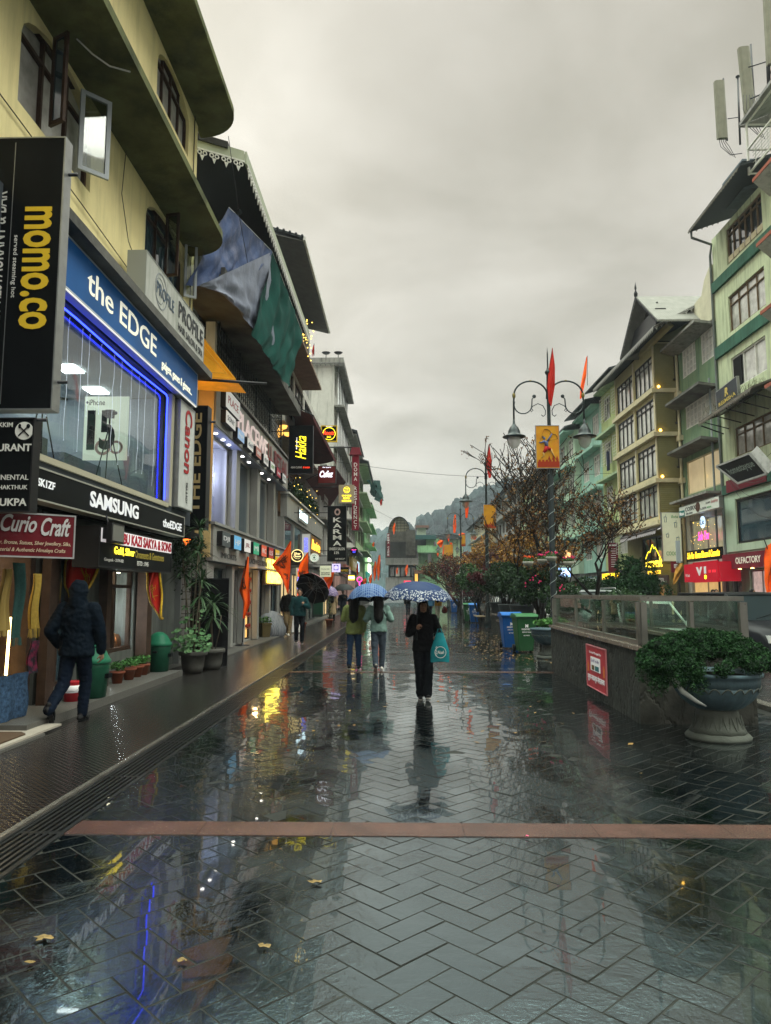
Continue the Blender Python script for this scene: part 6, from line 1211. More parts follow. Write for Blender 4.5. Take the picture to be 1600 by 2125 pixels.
letters(t, b_, m_lw, ('Events Managed by', .2,.78,.80,.87), ('\u0936\u0941\u092d \u0928\u0935\u0935\u0930\u094d\u0937 \u092e\u0902\u0917\u0932\u092e\u092f', .08,.92,.14,.34,{'off':.01})); letters(t, b_, mat('purple_print2', (.1,.05,.2), .5), ('Blue Mt  Fresh Mart', .28,.68,.62,.70,{'d':.009,'off':.01}))
g = G()
for aa in (.06,.86): g.prism([b_.P(aa,.36,.002), b_.P(aa+.07,.36,.002), b_.P(aa+.06,.5,.002), b_.P(aa+.035,.62,.002), b_.P(aa+.01,.5,.002)], b_.n*.005)
g.build('temple_print', mat('orange_print', (.6,.2,.05), .5), t)
# ================================================================== urns
m_urn = mat('blue_grey_urn', (.07,.11,.13), .5, var=.2, vs=3, bump=.3, bs=35, dirt=(.05,.07,.06), damt=.6, ds=3, streak=True); m_urnb = mat('grey_stone_urn', (.085,.095,.082), .6, var=.25, vs=3, bump=.4, bs=30, dirt=(.07,.075,.06), damt=.5, ds=3)
def urn(label, x, y, rim, h):
    t = thing('garden_urn', label, 'urn', (x,y,0), 0, 'stone urns beside the stone parapet'); k = rim/.47; kh = h/.74
    g = G(); g.lathe([(.33*k,0),(.335*k,.03*kh),(.31*k,.06*kh),(.29*k,.075*kh)], (x,y,0), 48); g.lathe([(.285*k,.07*kh),(.255*k,.13*kh),(.225*k,.22*kh),(.205*k,.30*kh),(.20*k,.335*kh)], (x,y,0), 96, flute=(0,3,10,.035)); g.build('pedestal', m_urnb, t)
    g = G(); pr = [(.21*k,.33*kh),(.27*k,.36*kh),(.35*k,.43*kh),(.41*k,.52*kh),(.435*k,.585*kh)]; g.lathe(pr, (x,y,0), 108, flute=(0,3,22,.03)); g.lathe([(.435*k,.58*kh),(.442*k,.65*kh),(.45*k,.69*kh),(.475*k,.70*kh),(.475*k,.735*kh),(.45*k,.74*kh),(.42*k,.70*kh),(.05,.66*kh)], (x,y,0), 48); g.build('bowl', m_urn, t)
    g = G(); n = 22
    for i in range(n):      # raised scallop band round the bowl
        a0 = 2*math.pi*i/n; pts = []
        for q in range(9):
            f = q/8; a_ = a0 + (f-.5)*2*math.pi/n*.92; z = (.53+.055*math.sin(math.pi*f))*kh; r = (.415+.028*math.sin(math.pi*f))*k+.004; pts.append((x+r*math.cos(a_), y+r*math.sin(a_), z))
        g.path(pts, .008*k, 4)
    n = 16
    for i in range(n):
        a0 = 2*math.pi*i/n; pts = []
        for q in range(9):
            f = q/8; a_ = a0 + (f-.5)*2*math.pi/n*.8; z = (.26-.15*math.sin(math.pi*f))*kh; r = (.225+.035*math.sin(math.pi*f))*k+.006; pts.append((x+r*math.cos(a_), y+r*math.sin(a_), z))
        g.path(pts, .007*k, 4)
    g.build('petal_relief', m_urnb, t); g = G(); g.lathe([(.001,0),(.43*k,.002)], (x,y,.69*kh), 24); g.build('soil', mat('soil', (.02,.015,.01), .9), t); return t
urn('large blue-grey urn on a petalled pedestal in front of the stone parapet', 3.57, 8.42, .49, .74)
urn('wide grey bowl urn standing next to the green wheelie bin', 3.78, 18.4, .52, .74)
g = G(); g.path([(3.04,8.12,.78),(2.99,8.08,.68),(3.05,8.04,.56),(3.18,8.0,.46),(3.28,8.0,.41)], [.03,.035,.03,.022,.008], 7); tagbuild(g, 'broken_branch', mat('bleached_wood', (.34,.36,.34), .7), 'pale broken curved stick leaning against the big urn bowl', 'branch')
# ================================================================== wheelie bins
def wheelie(label, x, y, m, ml, rz=0.0):
    t = thing('wheelie_bin', label, 'bin', (x,y,0), rz, 'wheelie bins along the planters'); g = G(); W = [(.20,.17,.05),(.27,.27,.90),(.29,.29,.93)]
    rows = []
    for (a, b, z) in W: rows.append([(-a,-b,z),(-a+.04,-b-.02,z),(a-.04,-b-.02,z),(a,-b,z),(a,b,z),(-a,b,z),(-a,-b,z)])
    g.sheet(rows, smooth=False); g.box(-.2,.2,-.17,.17,.045,.06); g.box(-.31,.31,-.31,.31,.93,.965); g.build('body', m, t, local=True)
    g = G(); g.sheet([[(-.30+.0,-.34,.97),(.30,-.34,.97)],[(-.31,-.30,1.02),(.31,-.30,1.02)],[(-.30,0,1.06),(.30,0,1.06)],[(-.29,.28,1.05),(.29,.28,1.05)],[(-.29,.33,.99),(.29,.33,.99)],[(-.29,.33,.966),(.29,.33,.966)],[(-.3,-.34,.966),(.3,-.34,.966)]]); g.bar((-.28,.36,1.0),(.28,.36,1.0),.018)
    for s_ in (-1,1): g.prism([(s_*.30,-.34,.967),(s_*.31,-.3,1.02),(s_*.3,0,1.06),(s_*.29,.28,1.05),(s_*.29,.33,.967)], (s_*.006,0,0))
    g.build('lid', ml, t, local=True)
    for s_ in (-1,1): g = G(); g.bar((s_*.2,.2,.1),(s_*.27,.2,.1),.10,14); g.build('wheel', m_blk, t, local=True)
    b = Board((-.2,-.235,.3), (1,0,0), (0,-.105,1), .4, .5); g = G()
    for tx, aa, bb, c, d in (('NAGAR NIGAM',.15,.85,.62,.72),('KEEP CITY CLEAN',.2,.8,.48,.54),('BIO WASTE',.3,.7,.30,.36)): b.text(g, tx, aa, bb, c, d, .012, off=.01)
    b.text(g, 'M', .4,.6,.76,.94,.012, off=.04); g.build('lettering', m_lw, t, local=True); return t
m_gbin = mat('green_bin', (.022,.085,.032), .4, var=.1); m_bbin = mat('blue_bin', (.012,.085,.30), .38, var=.1); m_glid = mat('green_lid', (.035,.13,.05), .35); m_blid = mat('blue_lid', (.02,.12,.38), .35)
wheelie('dark green wheelie bin standing in front of a blue one beside the bowl urn', 3.42, 20.25, m_gbin, m_glid, .1)
wheelie('blue wheelie bin half hidden behind the green wheelie bin', 3.22, 21.5, m_bbin, m_blid, .05)
wheelie('blue wheelie bin in front of the wooden bench, middle of the row', 4.02, 39.6, m_bbin, m_blid)
wheelie('farthest blue wheelie bin by the distant glass screen', 4.36, 59.0, m_bbin, m_blid)
wheelie('green wheelie bin mostly hidden by the middle blue one', 3.80, 40.6, m_gbin, m_glid)
# ================================================================== low walls, benches, dark pots
m_slab = mat('bench_slab', (.13,.10,.08), .22, var=.3, vs=4, rvar=.1)
for k, (x0, x1, y0, y1, h, lb) in enumerate(((3.95,4.6,26.4,30.2,.52,'low stone wall with a brown seat slab nearest the bins'),(4.15,4.85,30.6,33.6,.70,'slightly taller stone planter wall behind the first low wall'),(4.3,4.9,34.2,38,.55,'low stone seat wall under the dark planters'),(4.35,5.0,43,47.5,.55,'low stone seat wall beyond the middle blue bin'),(4.5,5.0,49,56,.6,'last low stone seat wall before the far glass screen'))):
    t = thing('seat_wall', lb, 'seat wall', ((x0+x1)/2,(y0+y1)/2,0), 0, 'stone seat walls along the planters'); part(t, 'wall', m_stone, (x0+.04,x1-.04,y0+.04,y1-.04,0,h-.07)); part(t, 'seat', m_slab, (x0,x1,y0,y1,h-.069,h)); part(t, 'end_block', m_stone, (x0-.05,x0+.5,y0-.35,y0+.0,0,h-.12))
t = thing('park_bench', 'wooden slat bench with dark iron legs facing the pavement', 'bench', (4.1,36.5,0)); g = G()
for k in range(5): g.box(3.75+k*.1,3.83+k*.1,35.7,37.4,.44,.475)
g.build('seat', mat('worn_bench_wood', (.26,.20,.13), .5, var=.2, vs=6), t); g = G()
for k in range(3): g.box(4.28+k*.03,4.31+k*.03,35.7,37.4,.6+k*.13,.69+k*.13)
g.build('backrest', m_wood, t)
for y in (35.85,37.25): g = G(); g.bar((3.8,y,.44),(3.9,y,0),.03,4); g.bar((4.38,y,.95),(4.15,y,0),.03,4); g.bar((3.8,y,.43),(4.3,y,.43),.025,4); g.build('leg', m_blkm, t)
m_dpot = mat('dark_planter', (.04,.047,.05), .5, var=.2, vs=4)
for k, (x, y, lb) in enumerate(((4.55,27.3,'dark round planter nearest the bins'),(4.35,28.9,'dark round planter just behind the first'),(4.75,34.8,'dark planter behind the bench'))):
    t = thing('planter_pot', lb, 'planter', (x,y,.52), 0, 'dark round planters on the seat walls'); g = G(); g.lathe([(.33,0),(.40,.3),(.46,.58),(.48,.6),(.48,.66),(.43,.66),(.42,.6),(.05,.58)], (x,y,.52), 28); g.build('pot', m_dpot, t)
# ================================================================== lamp posts
m_lampm = mat('cast_iron_green', (.012,.020,.022), .4, .4, var=.2, vs=4); m_gilt = mat('gilt_leaf', (.16,.13,.035), .5, .5)
def lamp_post(label, x, y, H=8.05, first=True, tilt=0.0):
    t = thing('street_lamp', label, 'lamp post', (x,y,0), 0, 'double-armed lamp posts')
    g = G(); g.lathe([(.20,0),(.20,.25),(.13,.35),(.11,.9),(.085,1.0),(.082,5.0),(.07,5.05),(.055,5.2),(.05,H-1.15),(.045,H-.3),(.07,H-.28),(.09,H-.22),(.05,H-.16),(.025,H-.1),(.02,H+.3),(.004,H+.5)], (0,0,0), 14); g.lathe([(.05,0),(.1,.1),(.13,.2),(.07,.24)], (0,0,5.55), 10); g.build('post', m_lampm, t, local=True)
    for s_ in (-1,1):
        g = G(); aw = .98; z0 = H-.95
        arc = [(s_*.05,0,z0-.05)] + [(s_*(.5-.47*math.cos(a)), 0, z0+.05+.42*math.sin(a)) for a in [math.pi*k/14*1.0 for k in range(1,14)]] + [(s_*.98,0,z0-.12),(s_*.985,0,z0-.75)]
        g.path(arc, .026, 7)
        sc_ = [(s_*(.95-.0),0,z0-.12)] + [(s_*(.72-.25*math.cos(a+math.pi)),0,z0-.22-.25*math.sin(a)) for a in [math.pi*k/9 for k in range(0,10)]] + [(s_*.46,0,z0-.05),(s_*.40,0,z0+.02)]
        g.path(sc_, .018, 6); g.ball((s_*.40,0,z0+.03), .055, .02, .055, 8, 6)
        sc2 = [(s_*.50,0,z0-.30),(s_*.44,0,z0-.38),(s_*.48,0,z0-.42),(s_*.52,0,z0-.36),(s_*.44,0,z0-.25),(s_*.30,0,z0-.18),(s_*.16,0,z0-.24),(s_*.09,0,z0-.38),(s_*.10,0,z0-.5),(s_*.16,0,z0-.55),(s_*.21,0,z0-.5)]
        g.path(sc2, .013, 5); g.build('arm', m_lampm, t, local=True)
        g = G(); g.ball((s_*.97,0,z0+.05),.05,.04,.09,8,6); g.ball((s_*.5,0,z0+.48),.05,.03,.025,8,6); g.build('leaf_ornament', m_gilt, t, local=True)
        zc = z0-.75; L_ = thing('x','x','x'); bpy.data.objects.remove(L_)
        g = G(); g.lathe([(.012,.12),(.03,.1),(.035,0),(.06,-.05),(.12,-.12),(.165,-.22),(.175,-.29),(.20,-.32),(.32,-.37),(.325,-.39),(.18,-.385),(.05,-.36)], (s_*.985,0,zc), 24); cap = g.build('lamp_cap', m_lampm, t, local=True)
        g = G(); g.lathe([(.17,-.39),(.185,-.45),(.17,-.55),(.12,-.65),(.05,-.71),(.004,-.725)], (s_*.985,0,zc), 20); gl = g.build('lamp_glass', mat('frosted_globe', (.55,.56,.5), .08, ior=1.5, alpha=.55), t, local=True); gl.parent = cap
    if first:
        g = G(); pts = [(.093*math.cos(k*.5), .093*math.sin(k*.5), .9+k*.03) for k in range(135)]; g.path(pts, .008, 4); g.build('wrapped_cable', mat('pale_cable', (.28,.33,.33), .5), t, local=True)
    return t
lp = lamp_post('nearest tall lamp post with scrolled double arms and a wrapped trunk', 4.16, 20.0); lp.location = (4.20,20,0)
l2 = dup(lp, (4.15,34.5,0), 0.05, 'second lamp post down the row, seen through bare branches', 'double-armed lamp posts')
l3 = dup(lp, (4.55,54,0), .08, 'third lamp post, smaller beyond the trees', 'double-armed lamp posts')
l4 = dup(lp, (4.9,74,0), .08, 'fourth lamp post, tiny above the orange leaves', 'double-armed lamp posts')
m_flag = mat('orange_flag', (.85,.11,.012), .7, var=.12, vs=3); m_flagr = mat('red_flag', (.42,.02,.012), .75, var=.2, vs=3); m_flagm = mat('brown_flag_print', (.10,.03,.015), .7); m_trim = mat('gold_trim', (.45,.28,.02), .5, var=.4, vs=25)
def interp(L_, f):
    n = len(L_)-1; i = min(int(f*n), n-1); t_ = f*n-i; return (L_[i][0]*(1-t_)+L_[i+1][0]*t_, L_[i][1]*(1-t_)+L_[i+1][1]*t_)
def flag(label, Y, Lp, Rp, m, pole=None, rip=.06, dec=None, group=None, trim=False, cat='flag', nu=14, nv=22, seed=0):
    """a hanging cloth at distance Y whose edges follow Lp and Rp"""
    rows = []
    for j in range(nv+1):
        f = j/nv; a = interp(Lp, f); b = interp(Rp, f); row = []
        for i in range(nu+1):
            u = i/nu; x, z = onY(a[0]*(1-u)+b[0]*u, a[1]*(1-u)+b[1]*u, Y)
            row.append((x, Y + rip*math.sin(u*7+f*4+seed) + rip*.5*math.sin(f*9+u*3+seed*2), z))
        rows.append(row)
    c = rows[nv//2][nu//2]; t = thing('flag', label, cat, c, 0, group); g = G(); g.sheet(rows, thick=(0,.006,0)); g.build('cloth', m, t)
    if dec:     # printed figure: loose brush-like marks lying on the cloth
        for (pts, mm_) in dec:
            g = G()
            for (u0, f0, u1, f1, wd) in pts:
                def PT(u, f): jj = min(max(f,0),.999)*nv; ii = min(max(u,0),.999)*nu; j0 = int(jj); i0 = int(ii); A = Vector(rows[j0][i0]).lerp(Vector(rows[j0][i0+1]), ii-i0); B_ = Vector(rows[j0+1][i0]).lerp(Vector(rows[j0+1][i0+1]), ii-i0); return A.lerp(B_, jj-j0) + Vector((0,-.012,0))
                n = 5; prev = None
                for k in range(n+1):
                    p = PT(u0+(u1-u0)*k/n, f0+(f1-f0)*k/n)
                    if prev is not None: g.bar(prev, p, wd, 4)
                    prev = p
            g.build('print', mm_, t)
    if trim:
        for E in ([r_[0] for r_ in rows], [r_[-1] for r_ in rows], rows[-1]): g = G(); g.path([(p[0],p[1]-.01,p[2]) for p in E], .022, 5); g.build('gold_trim', m_trim, t)
    if pole:
        (xa, za), (xb, zb) = onY(*pole[0], Y+.05), onY(*pole[1], Y+.05); g = G(); g.bar((xa,Y+.05,za),(xb,Y+.05,zb), .015 if Y < 60 else .03, 6); g.build('pole', m_blkm, t)
    return t
rr = random.Random(11)
def scrib(n, u0, u1, f0, f1, wd, seed=1):
    r_ = random.Random(seed); return [(r_.uniform(u0,u1), r_.uniform(f0,f1), r_.uniform(u0,u1), r_.uniform(f0,f1), wd*r_.uniform(.6,1.3)) for k in range(n)]
FG = 'orange festival flags along the street'
flag('long dark red flag tied to the nearest lamp post above its arms', 19.9, [(1146,722),(1140,760),(1136,800),(1139,835),(1143,843)], [(1147,722),(1152,760),(1152,800),(1146,832),(1144,843)], m_flagr, None, .03, group=FG)
flag('thin red flag on a pole rising from the mint block roof', 44, [(1217,740),(1210,775),(1205,800),(1203,828)], [(1219,740),(1217,780),(1213,798),(1206,828)], m_flag, [(1219,738),(1219,800)], .04, group=FG)
flag('red flag at the top of the second lamp post', 34.3, [(1014,922),(1009,955),(1010,970),(1014,992)], [(1016,922),(1021,960),(1020,985),(1018,992)], m_flagr, None, .05, group=FG)
flag('orange flag hanging beside the third lamp post', 53.5, [(968,1027),(965,1050),(966,1075)], [(971,1027),(973,1050),(970,1075)], m_flag, None, .08, group=FG)
flag('narrow orange flag left of the third lamp post', 60, [(943,1068),(940,1090),(941,1106)], [(946,1068),(947,1090),(945,1106)], m_flag, None, .08, group=FG)
for k, (x, y, w_, h) in enumerate(((912,1120,14,16),(930,1108,6,16),(920,1132,6,40),(934,1125,8,50),(908,1146,5,12),(1008,1145,4,22),(890,1180,4,14),(957,1105,14,10),(983,1112,12,8))):
    flag('small orange flag far away, number %s in the cluster beyond the bare trees' % ('one','two','three','four','five','six','seven','eight','nine')[k] if False else ['wide orange flag high in the far cluster','small orange flag beside the wide one','tall thin orange flag in the far cluster','longest orange flag of the far cluster','tiny orange flag against the green house','orange flag showing among ochre leaves','tiny orange flag low on the green house wall','short orange pennant between branches','second short pennant further right among branches'][k], 66+k*4, [(x,y),(x-w_*.4,y+h*.5),(x+w_*.1,y+h)], [(x+w_*.6,y+2),(x+w_*.5,y+h*.5),(x+w_*.3,y+h)], m_flag, None, .1, group=FG, nu=5, nv=8)
# left side flags
sc1 = [(scrib(26,.15,.75,.28,.52,.012,3), m_flagm), (scrib(12,.45,.85,.62,.74,.008,5), m_flagm)]
flag('large orange flag with a dark printed figure hanging over the lit shop', 24.5, [(602,1123),(586,1148),(564,1172),(585,1200),(597,1231)], [(604,1123),(603,1150),(602,1180),(601,1205),(599,1232)], m_flag, [(604,1122),(604,1190)], .06, sc1, FG)
flag('orange flag behind the large one with gold fringe', 27.0, [(637,1147),(622,1170),(617,1190),(622,1207)], [(639,1147),(640,1170),(640,1190),(638,1208)], m_flag, [(640,1146),(640,1205)], .06, [(scrib(18,.1,.7,.55,.85,.012,9), m_flagm)], FG)
flag('slim orange flag on a black stand near the glass doors', 21.8, [(513,1155),(503,1190),(496,1225),(505,1250),(504,1283)], [(516,1155),(516,1190),(517,1225),(519,1255),(508,1284)], m_flag, None, .05, [(scrib(16,.2,.7,.3,.5,.012,4), m_flagm)], FG)
t = thing('flag_stand', 'black pole stand with flat base for the slim orange flag', 'stand', (-4.72,21.86,.05)); g = G(); g.lathe([(.22,0),(.22,.02),(.04,.03),(.02,.1)], (-4.72,21.86,.05), 20); g.bar((-4.72,21.86,.1),(-4.66,21.86,2.6),.018,8); g.build('pole', m_blkm, t)
flag('crumpled orange flag lower down past the salon sign', 33, [(672,1195),(671,1210),(674,1225)], [(694,1185),(690,1205),(684,1222)], m_flag, None, .08, group=FG)
for k, (x, y, w_, h, Y_, lb) in enumerate(((786,1152,10,52,62,'pair of long orange flags above the blue umbrella'),(778,1165,8,40,60,'long orange flag just left of the pair'),(769,1192,8,20,58,'short orange flag near the pink neon'),(757,1200,10,14,56,'low orange flag behind the checked umbrella'),(818,1085,7,24,100,'orange flag under the arched roof'),(844,1172,8,22,100,'orange flag before the dark gallery'),(824,1178,5,14,102,'small faded orange flag at the gallery'),(853,1206,6,8,98,'tiny orange flag by the pink lit sign'),(650,716,6,24,30,'dark red flag on the rooftop of the terrace building'),(742,1168,5,30,48,'thin reddish flag against the shop posters'),(775,1125,6,10,80,'small orange flag on the green balcony'),(791,1036,6,14,84,'small red flag beside green netting'))):
    flag(lb, Y_, [(x,y),(x-w_*.5,y+h*.45),(x-w_*.2,y+h)], [(x+w_*.3,y),(x+w_*.4,y+h*.5),(x,y+h)], m_flag if 'red' not in lb else m_flagr, [(x+w_*.3,y-3),(x+w_*.3,y+h*.9)], .06, group=FG, nu=6, nv=10)
flag('red and gold-edged banner cloth draped beside the jewellers sign', 10.3, [(196,1112),(150,1140),(135,1165),(133,1215),(150,1240)], [(210,1118),(208,1140),(200,1175),(192,1215),(186,1236)], m_flagr, None, .10, [(scrib(10,.3,.8,.45,.9,.006,6), m_trim)], None, True, 'banner')
flag('narrow red gold-edged pennant hanging right of the jewellery window', 12.4, [(305,1184),(304,1215),(312,1250),(335,1283)], [(330,1184),(333,1215),(336,1250),(338,1284)], m_flagr, None, .05, [(scrib(8,.3,.7,.3,.7,.006,7), m_trim)], None, True, 'banner')
flag('orange flag with gold-edged tail at the right edge of the view', 21, [(1589,1138),(1588,1165),(1587,1200),(1590,1230)], [(1604,1122),(1606,1165),(1606,1200),(1600,1228)], m_flag, [(1583,1112),(1612,1190)], .06, [(scrib(6,.4,.9,.45,.6,.01,8), m_flagm)], FG, False)
flag('yellow and brown pennant on a pole in front of the hotel', 27, [(1407,1169),(1400,1190),(1396,1212)], [(1419,1168),(1420,1182),(1398,1213)], mat('saffron_brown', (.35,.17,.03), .7, var=.5, vs=5), [(1407,1165),(1407,1240)], .05)
t = thing('notice_board', 'pale grey rectangular board on a thin pole in front of the drawn banner', 'sign', (11,27.5,0)); xb, zt = onY(1402,1122,27.5); xc, zb = onY(1413,1168,27.5); g = G(); g.box(xb,xc,27.48,27.52,zb,zt); g.build('panel', mat('greyblue_board', (.33,.37,.40), .5), t); g = G(); g.bar(((xb+xc)/2+.03,27.55,0),((xb+xc)/2,27.55,zt),.03); g.build('pole', m_blkm, t)
# lamp banners with an archer
def archer(label, Y, px0, px1, py0, py1, detail=True):
    b = boardpx(Y, px0, px1, py0, py1); t = sign('banner_panel', label, b, .05, mat('orange_yellow_print', (.55,.27,.02), .5, dirt=(.45,.08,.012), damt=1.0, ds=.9, var=.1), mat('panel_edge', (.25,.25,.25), .5), .012, cat='banner')
    P = lambda a, c: b.P(a, c, .012); wd = b.w
    g = G(); b.rect(g, .06,.98,.03,.16,.002,.008)
    for k in range(6): a = .10+k*.15; b.rect(g, a, a+.09, .16, .20, .002,.008)
    for a in (.55,.72,.88): g.prism([P(a-.06,.20), P(a+.06,.20), P(a,.30)], b.n*.006)
    g.build('temple_print', mat('brick_red_print', (.30,.035,.012), .5), t)
    if not detail: return t
    g = G(); g.path([P(.34,.63), P(.44,.60), P(.46,.50)], [wd*.05,wd*.085,wd*.07], 8); g.path([P(.48,.62), P(.60,.72), P(.68,.80)], [wd*.05,wd*.035,wd*.025], 7); g.path([P(.36,.64), P(.24,.60), P(.15,.60)], [wd*.045,wd*.03,wd*.022], 7); g.ball(tuple(P(.36,.70)), wd*.05, wd*.03, wd*.06, 10, 8); g.build('archer_body_print', mat('grey_blue_skin', (.10,.12,.22), .6), t)
    g = G(); g.path([P(.45,.50), P(.40,.42), P(.30,.36)], [wd*.085,wd*.08,wd*.04], 8); g.path([P(.45,.48), P(.62,.44)], [wd*.08,wd*.06], 7); g.build('archer_cloth_print', mat('crimson_print', (.36,.02,.02), .6), t)
    g = G(); g.path([P(.30,.37), P(.34,.30), P(.22,.24)], [wd*.045,wd*.03,wd*.02], 6); g.path([P(.62,.45), P(.70,.34), P(.80,.24)], [wd*.05,wd*.035,wd*.02], 6); g.build('archer_leg_print', mat('ochre_print', (.45,.28,.09), .6), t)
    g = G(); g.path([P(.36,.90), P(.48,.91), P(.60,.87), P(.68,.80), P(.82,.79), P(.90,.74), P(.92,.68)], wd*.012, 5); g.bar(P(.36,.90), P(.15,.60), wd*.004, 4); g.bar(P(.92,.68), P(.15,.60), wd*.004, 4); g.ball(tuple(P(.30,.73)), wd*.04, wd*.02, wd*.05, 8, 6); g.build('bow_print', mat('dark_print', (.05,.03,.02), .6), t)
    return t
archer('tall orange and yellow panel with an archer drawing a bow, on the nearest lamp post', 19.85, 1111, 1160, 883, 972)
archer('orange and yellow panel with rows of little domes on the second lamp post, behind branches', 34.3, 1003, 1029, 1047, 1097, False)
archer('small orange and yellow panel far down the lamp row', 54, 954, 966, 1110, 1134, False)
archer('tiny orange and yellow panel beside the green house', 73, 921, 940, 1130, 1160, False)
# hanging flower bowls round the nearest lamp post
m_bowl = mat('pale_bowl', (.33,.33,.28), .5, var=.15, vs=6, dirt=(.14,.14,.1), damt=.5)
def leafy(g, c, r, n, rnd, s=.03, flat=1.0):
    for k in range(n):
        while True:
            d = Vector((rnd.uniform(-1,1), rnd.uniform(-1,1), rnd.uniform(-1,1)))
            if d.length < 1: break
        p = Vector(c) + Vector((d.x*r[0], d.y*r[1], d.z*r[2])); a = Vector((rnd.gauss(0,1), rnd.gauss(0,1), rnd.gauss(0,.5))).normalized()*s*rnd.uniform(.6,1.3); b_ = a.cross(Vector((rnd.gauss(0,1),rnd.gauss(0,1),rnd.gauss(0,1)))).normalized()*s*.55
        g.add([p-a, p+b_, p+a, p-b_], [(0,1,2,3)])
m_gleaf = mat('garden_leaf', (.05,.11,.03), .5, var=.5, vs=9); m_pink = mat('pink_flower', (.55,.03,.12), .6, var=.3, vs=20); m_red = mat('orange_flower', (.6,.08,.02), .6)
rr = random.Random(31)
for k, (px, py, Y_, lb) in enumerate(((1096,1168,19.6,'hanging flower bowl on the left of the lamp pole'),(1126,1163,20.4,'hanging bowl right behind the lamp pole'),(1144,1158,19.3,'hanging flower bowl with pink blossoms in front of the lamp pole'),(1180,1168,19.8,'hanging flower bowl furthest right of the lamp pole'))):
    x, z = onY(px, py, Y_); t = thing('hanging_basket', lb, 'flower bowl', (x,Y_,z), 0, 'flower bowls hung on the lamp post'); g = G(); g.lathe([(.03,-.09),(.10,-.075),(.135,-.02),(.15,.035),(.14,.035),(.1,.0),(.01,-.01)], (x,Y_,z), 22); g.build('bowl', m_bowl, t); g = G(); leafy(g, (x,Y_,z+.08), (.15,.15,.07), 140, rr, .028); g.build('foliage', m_gleaf, t); g = G()
    for q in range(14): g.ball((x+rr.uniform(-.15,.15), Y_+rr.uniform(-.13,.13), z+.11+rr.uniform(0,.07)), .022, n=5, m=4)
    g.build('blossom', m_pink if k else m_red, t); g = G(); g.bar((x,Y_,z+.03),(4.20,20,2.35),.012,5); g.build('hook', m_blkm, t)
for k, (px, py, Y_, lb) in enumerate(((927,1207,52,'tiny pale hanging bowl leftmost in the far lamp row'),(939,1204,52.4,'tiny pale hanging bowl next to it on the far lamp'),(947,1202,51.6,'tiny pale hanging bowl on the right of the far lamp'))):
    x, z = onY(px, py, Y_); t = thing('hanging_basket', lb, 'flower bowl', (x,Y_,z), 0, 'flower bowls hung on the far lamp post'); g = G(); g.lathe([(.03,-.14),(.12,-.1),(.18,0),(.16,0),(.01,-.03)], (x,Y_,z), 14); g.build('bowl', m_bowl, t)
x, z = onY(956,1186,50); t = thing('bird_ornament', 'white bird shape with raised wings above the shrubs', 'ornament', (x,50,z)); g = G(); g.prism([(x-.35,50,z-.2),(x+.0,50,z-.02),(x+.32,50,z-.05),(x+.3,50,z-.15),(x+.05,50,z-.22)], (0,.05,0)); g.prism([(x+.0,50,z-.05),(x+.28,50,z-.05),(x-.05,50,z+.42),(x-.16,50,z+.5)], (0,.04,0)); g.bar((x+.1,50.02,z-.2),(x+.1,50.02,.5),.02); g.build('wing', m_lw, t)
# ================================================================== left footpath clutter
def dustbin(label, x, y, z=0.13):
    t = thing('dustbin', label, 'bin', (x,y,z), 0, 'round green dustbins on the shop step'); g = G(); g.lathe([(.17,0),(.19,.01),(.225,.42),(.23,.5),(.215,.5)], (x,y,z), 28); g.build('body', mat('green_plastic', (.010,.06,.034), .4, var=.2, vs=6), t); g = G(); g.lathe([(.235,.48),(.245,.49),(.245,.53),(.225,.55),(.20,.60),(.17,.66),(.10,.72),(.05,.74),(.001,.745)], (x,y,z), 28); g.build('lid', mat('green_plastic_lid', (.014,.12,.065), .35, var=.2, vs=7, dirt=(.1,.2,.14), damt=.3), t); g = G(); g.box(x+.17,x+.26,y-.07,y+.07,z+.28,z+.34); g.box(x-.03,x+.05,y-.26,y-.2,z+.36,z+.40); g.build('handle', m_blk, t); return t
dustbin('green dustbin with domed lid beside the walking man', -4.42, 10.5); dustbin('green dustbin with pointed dome lid by the grey wall', -4.62, 13.95)
m_terra = mat('terracotta', (.20,.062,.035), .6, var=.2, vs=8); rr = random.Random(41)
for k, (y, x, lb) in enumerate(((12.1,-4.68,'first small terracotta pot from the walking man'),(12.62,-4.68,'second small terracotta pot of the row'),(13.02,-4.69,'third small terracotta pot of the row'),(13.36,-4.70,'fourth small terracotta pot, next to the dustbin'))):
    t = thing('flower_pot', lb, 'flower pot', (x,y,.13), 0, 'small terracotta pots in a row'); g = G(); g.lathe([(.075,0),(.105,.16),(.125,.165),(.125,.20),(.105,.20),(.1,.17),(.005,.165)], (x,y,.13), 20); g.build('pot', m_terra, t); g = G(); leafy(g, (x,y,.42), (.14,.13,.08), 150, rr, .03); g.build('foliage', mat('herb_leaf', (.05,.15,.035), .5, var=.4, vs=12), t)
t = thing('bucket', 'red and white paint bucket on the step behind the walking man', 'bucket', (-4.5,10.15,.13)); g = G(); g.lathe([(.10,0),(.12,.26),(.125,.27),(.11,.27)], (-4.55,10.15,.13), 20); g.build('body', mat('red_bucket', (.45,.02,.03), .35), t); g = G(); g.lathe([(.116,.12),(.1215,.22)], (-4.55,10.15,.13), 20); g.build('label_band', m_lw, t); g = G(); g.path([(-4.43,10.15,.38),(-4.43,10.08,.3),(-4.45,10.0,.28),(-4.55,10.0,.27)], .005, 4); g.build('handle', m_alu, t)
t = thing('doormat', 'brown doormat on pale boards outside the curio shop', 'doormat', (-4.3,7.4,.05)); g = G(); g.prism([(-4.75,6.9,.075),(-4.1,6.9,.075),(-4.1,8.05,.075),(-4.2,8.15,.075),(-4.75,8.15,.075)], (0,0,.015)); g.build('mat', mat('coir', (.09,.06,.04), .95, bump=.6, bs=90), t)
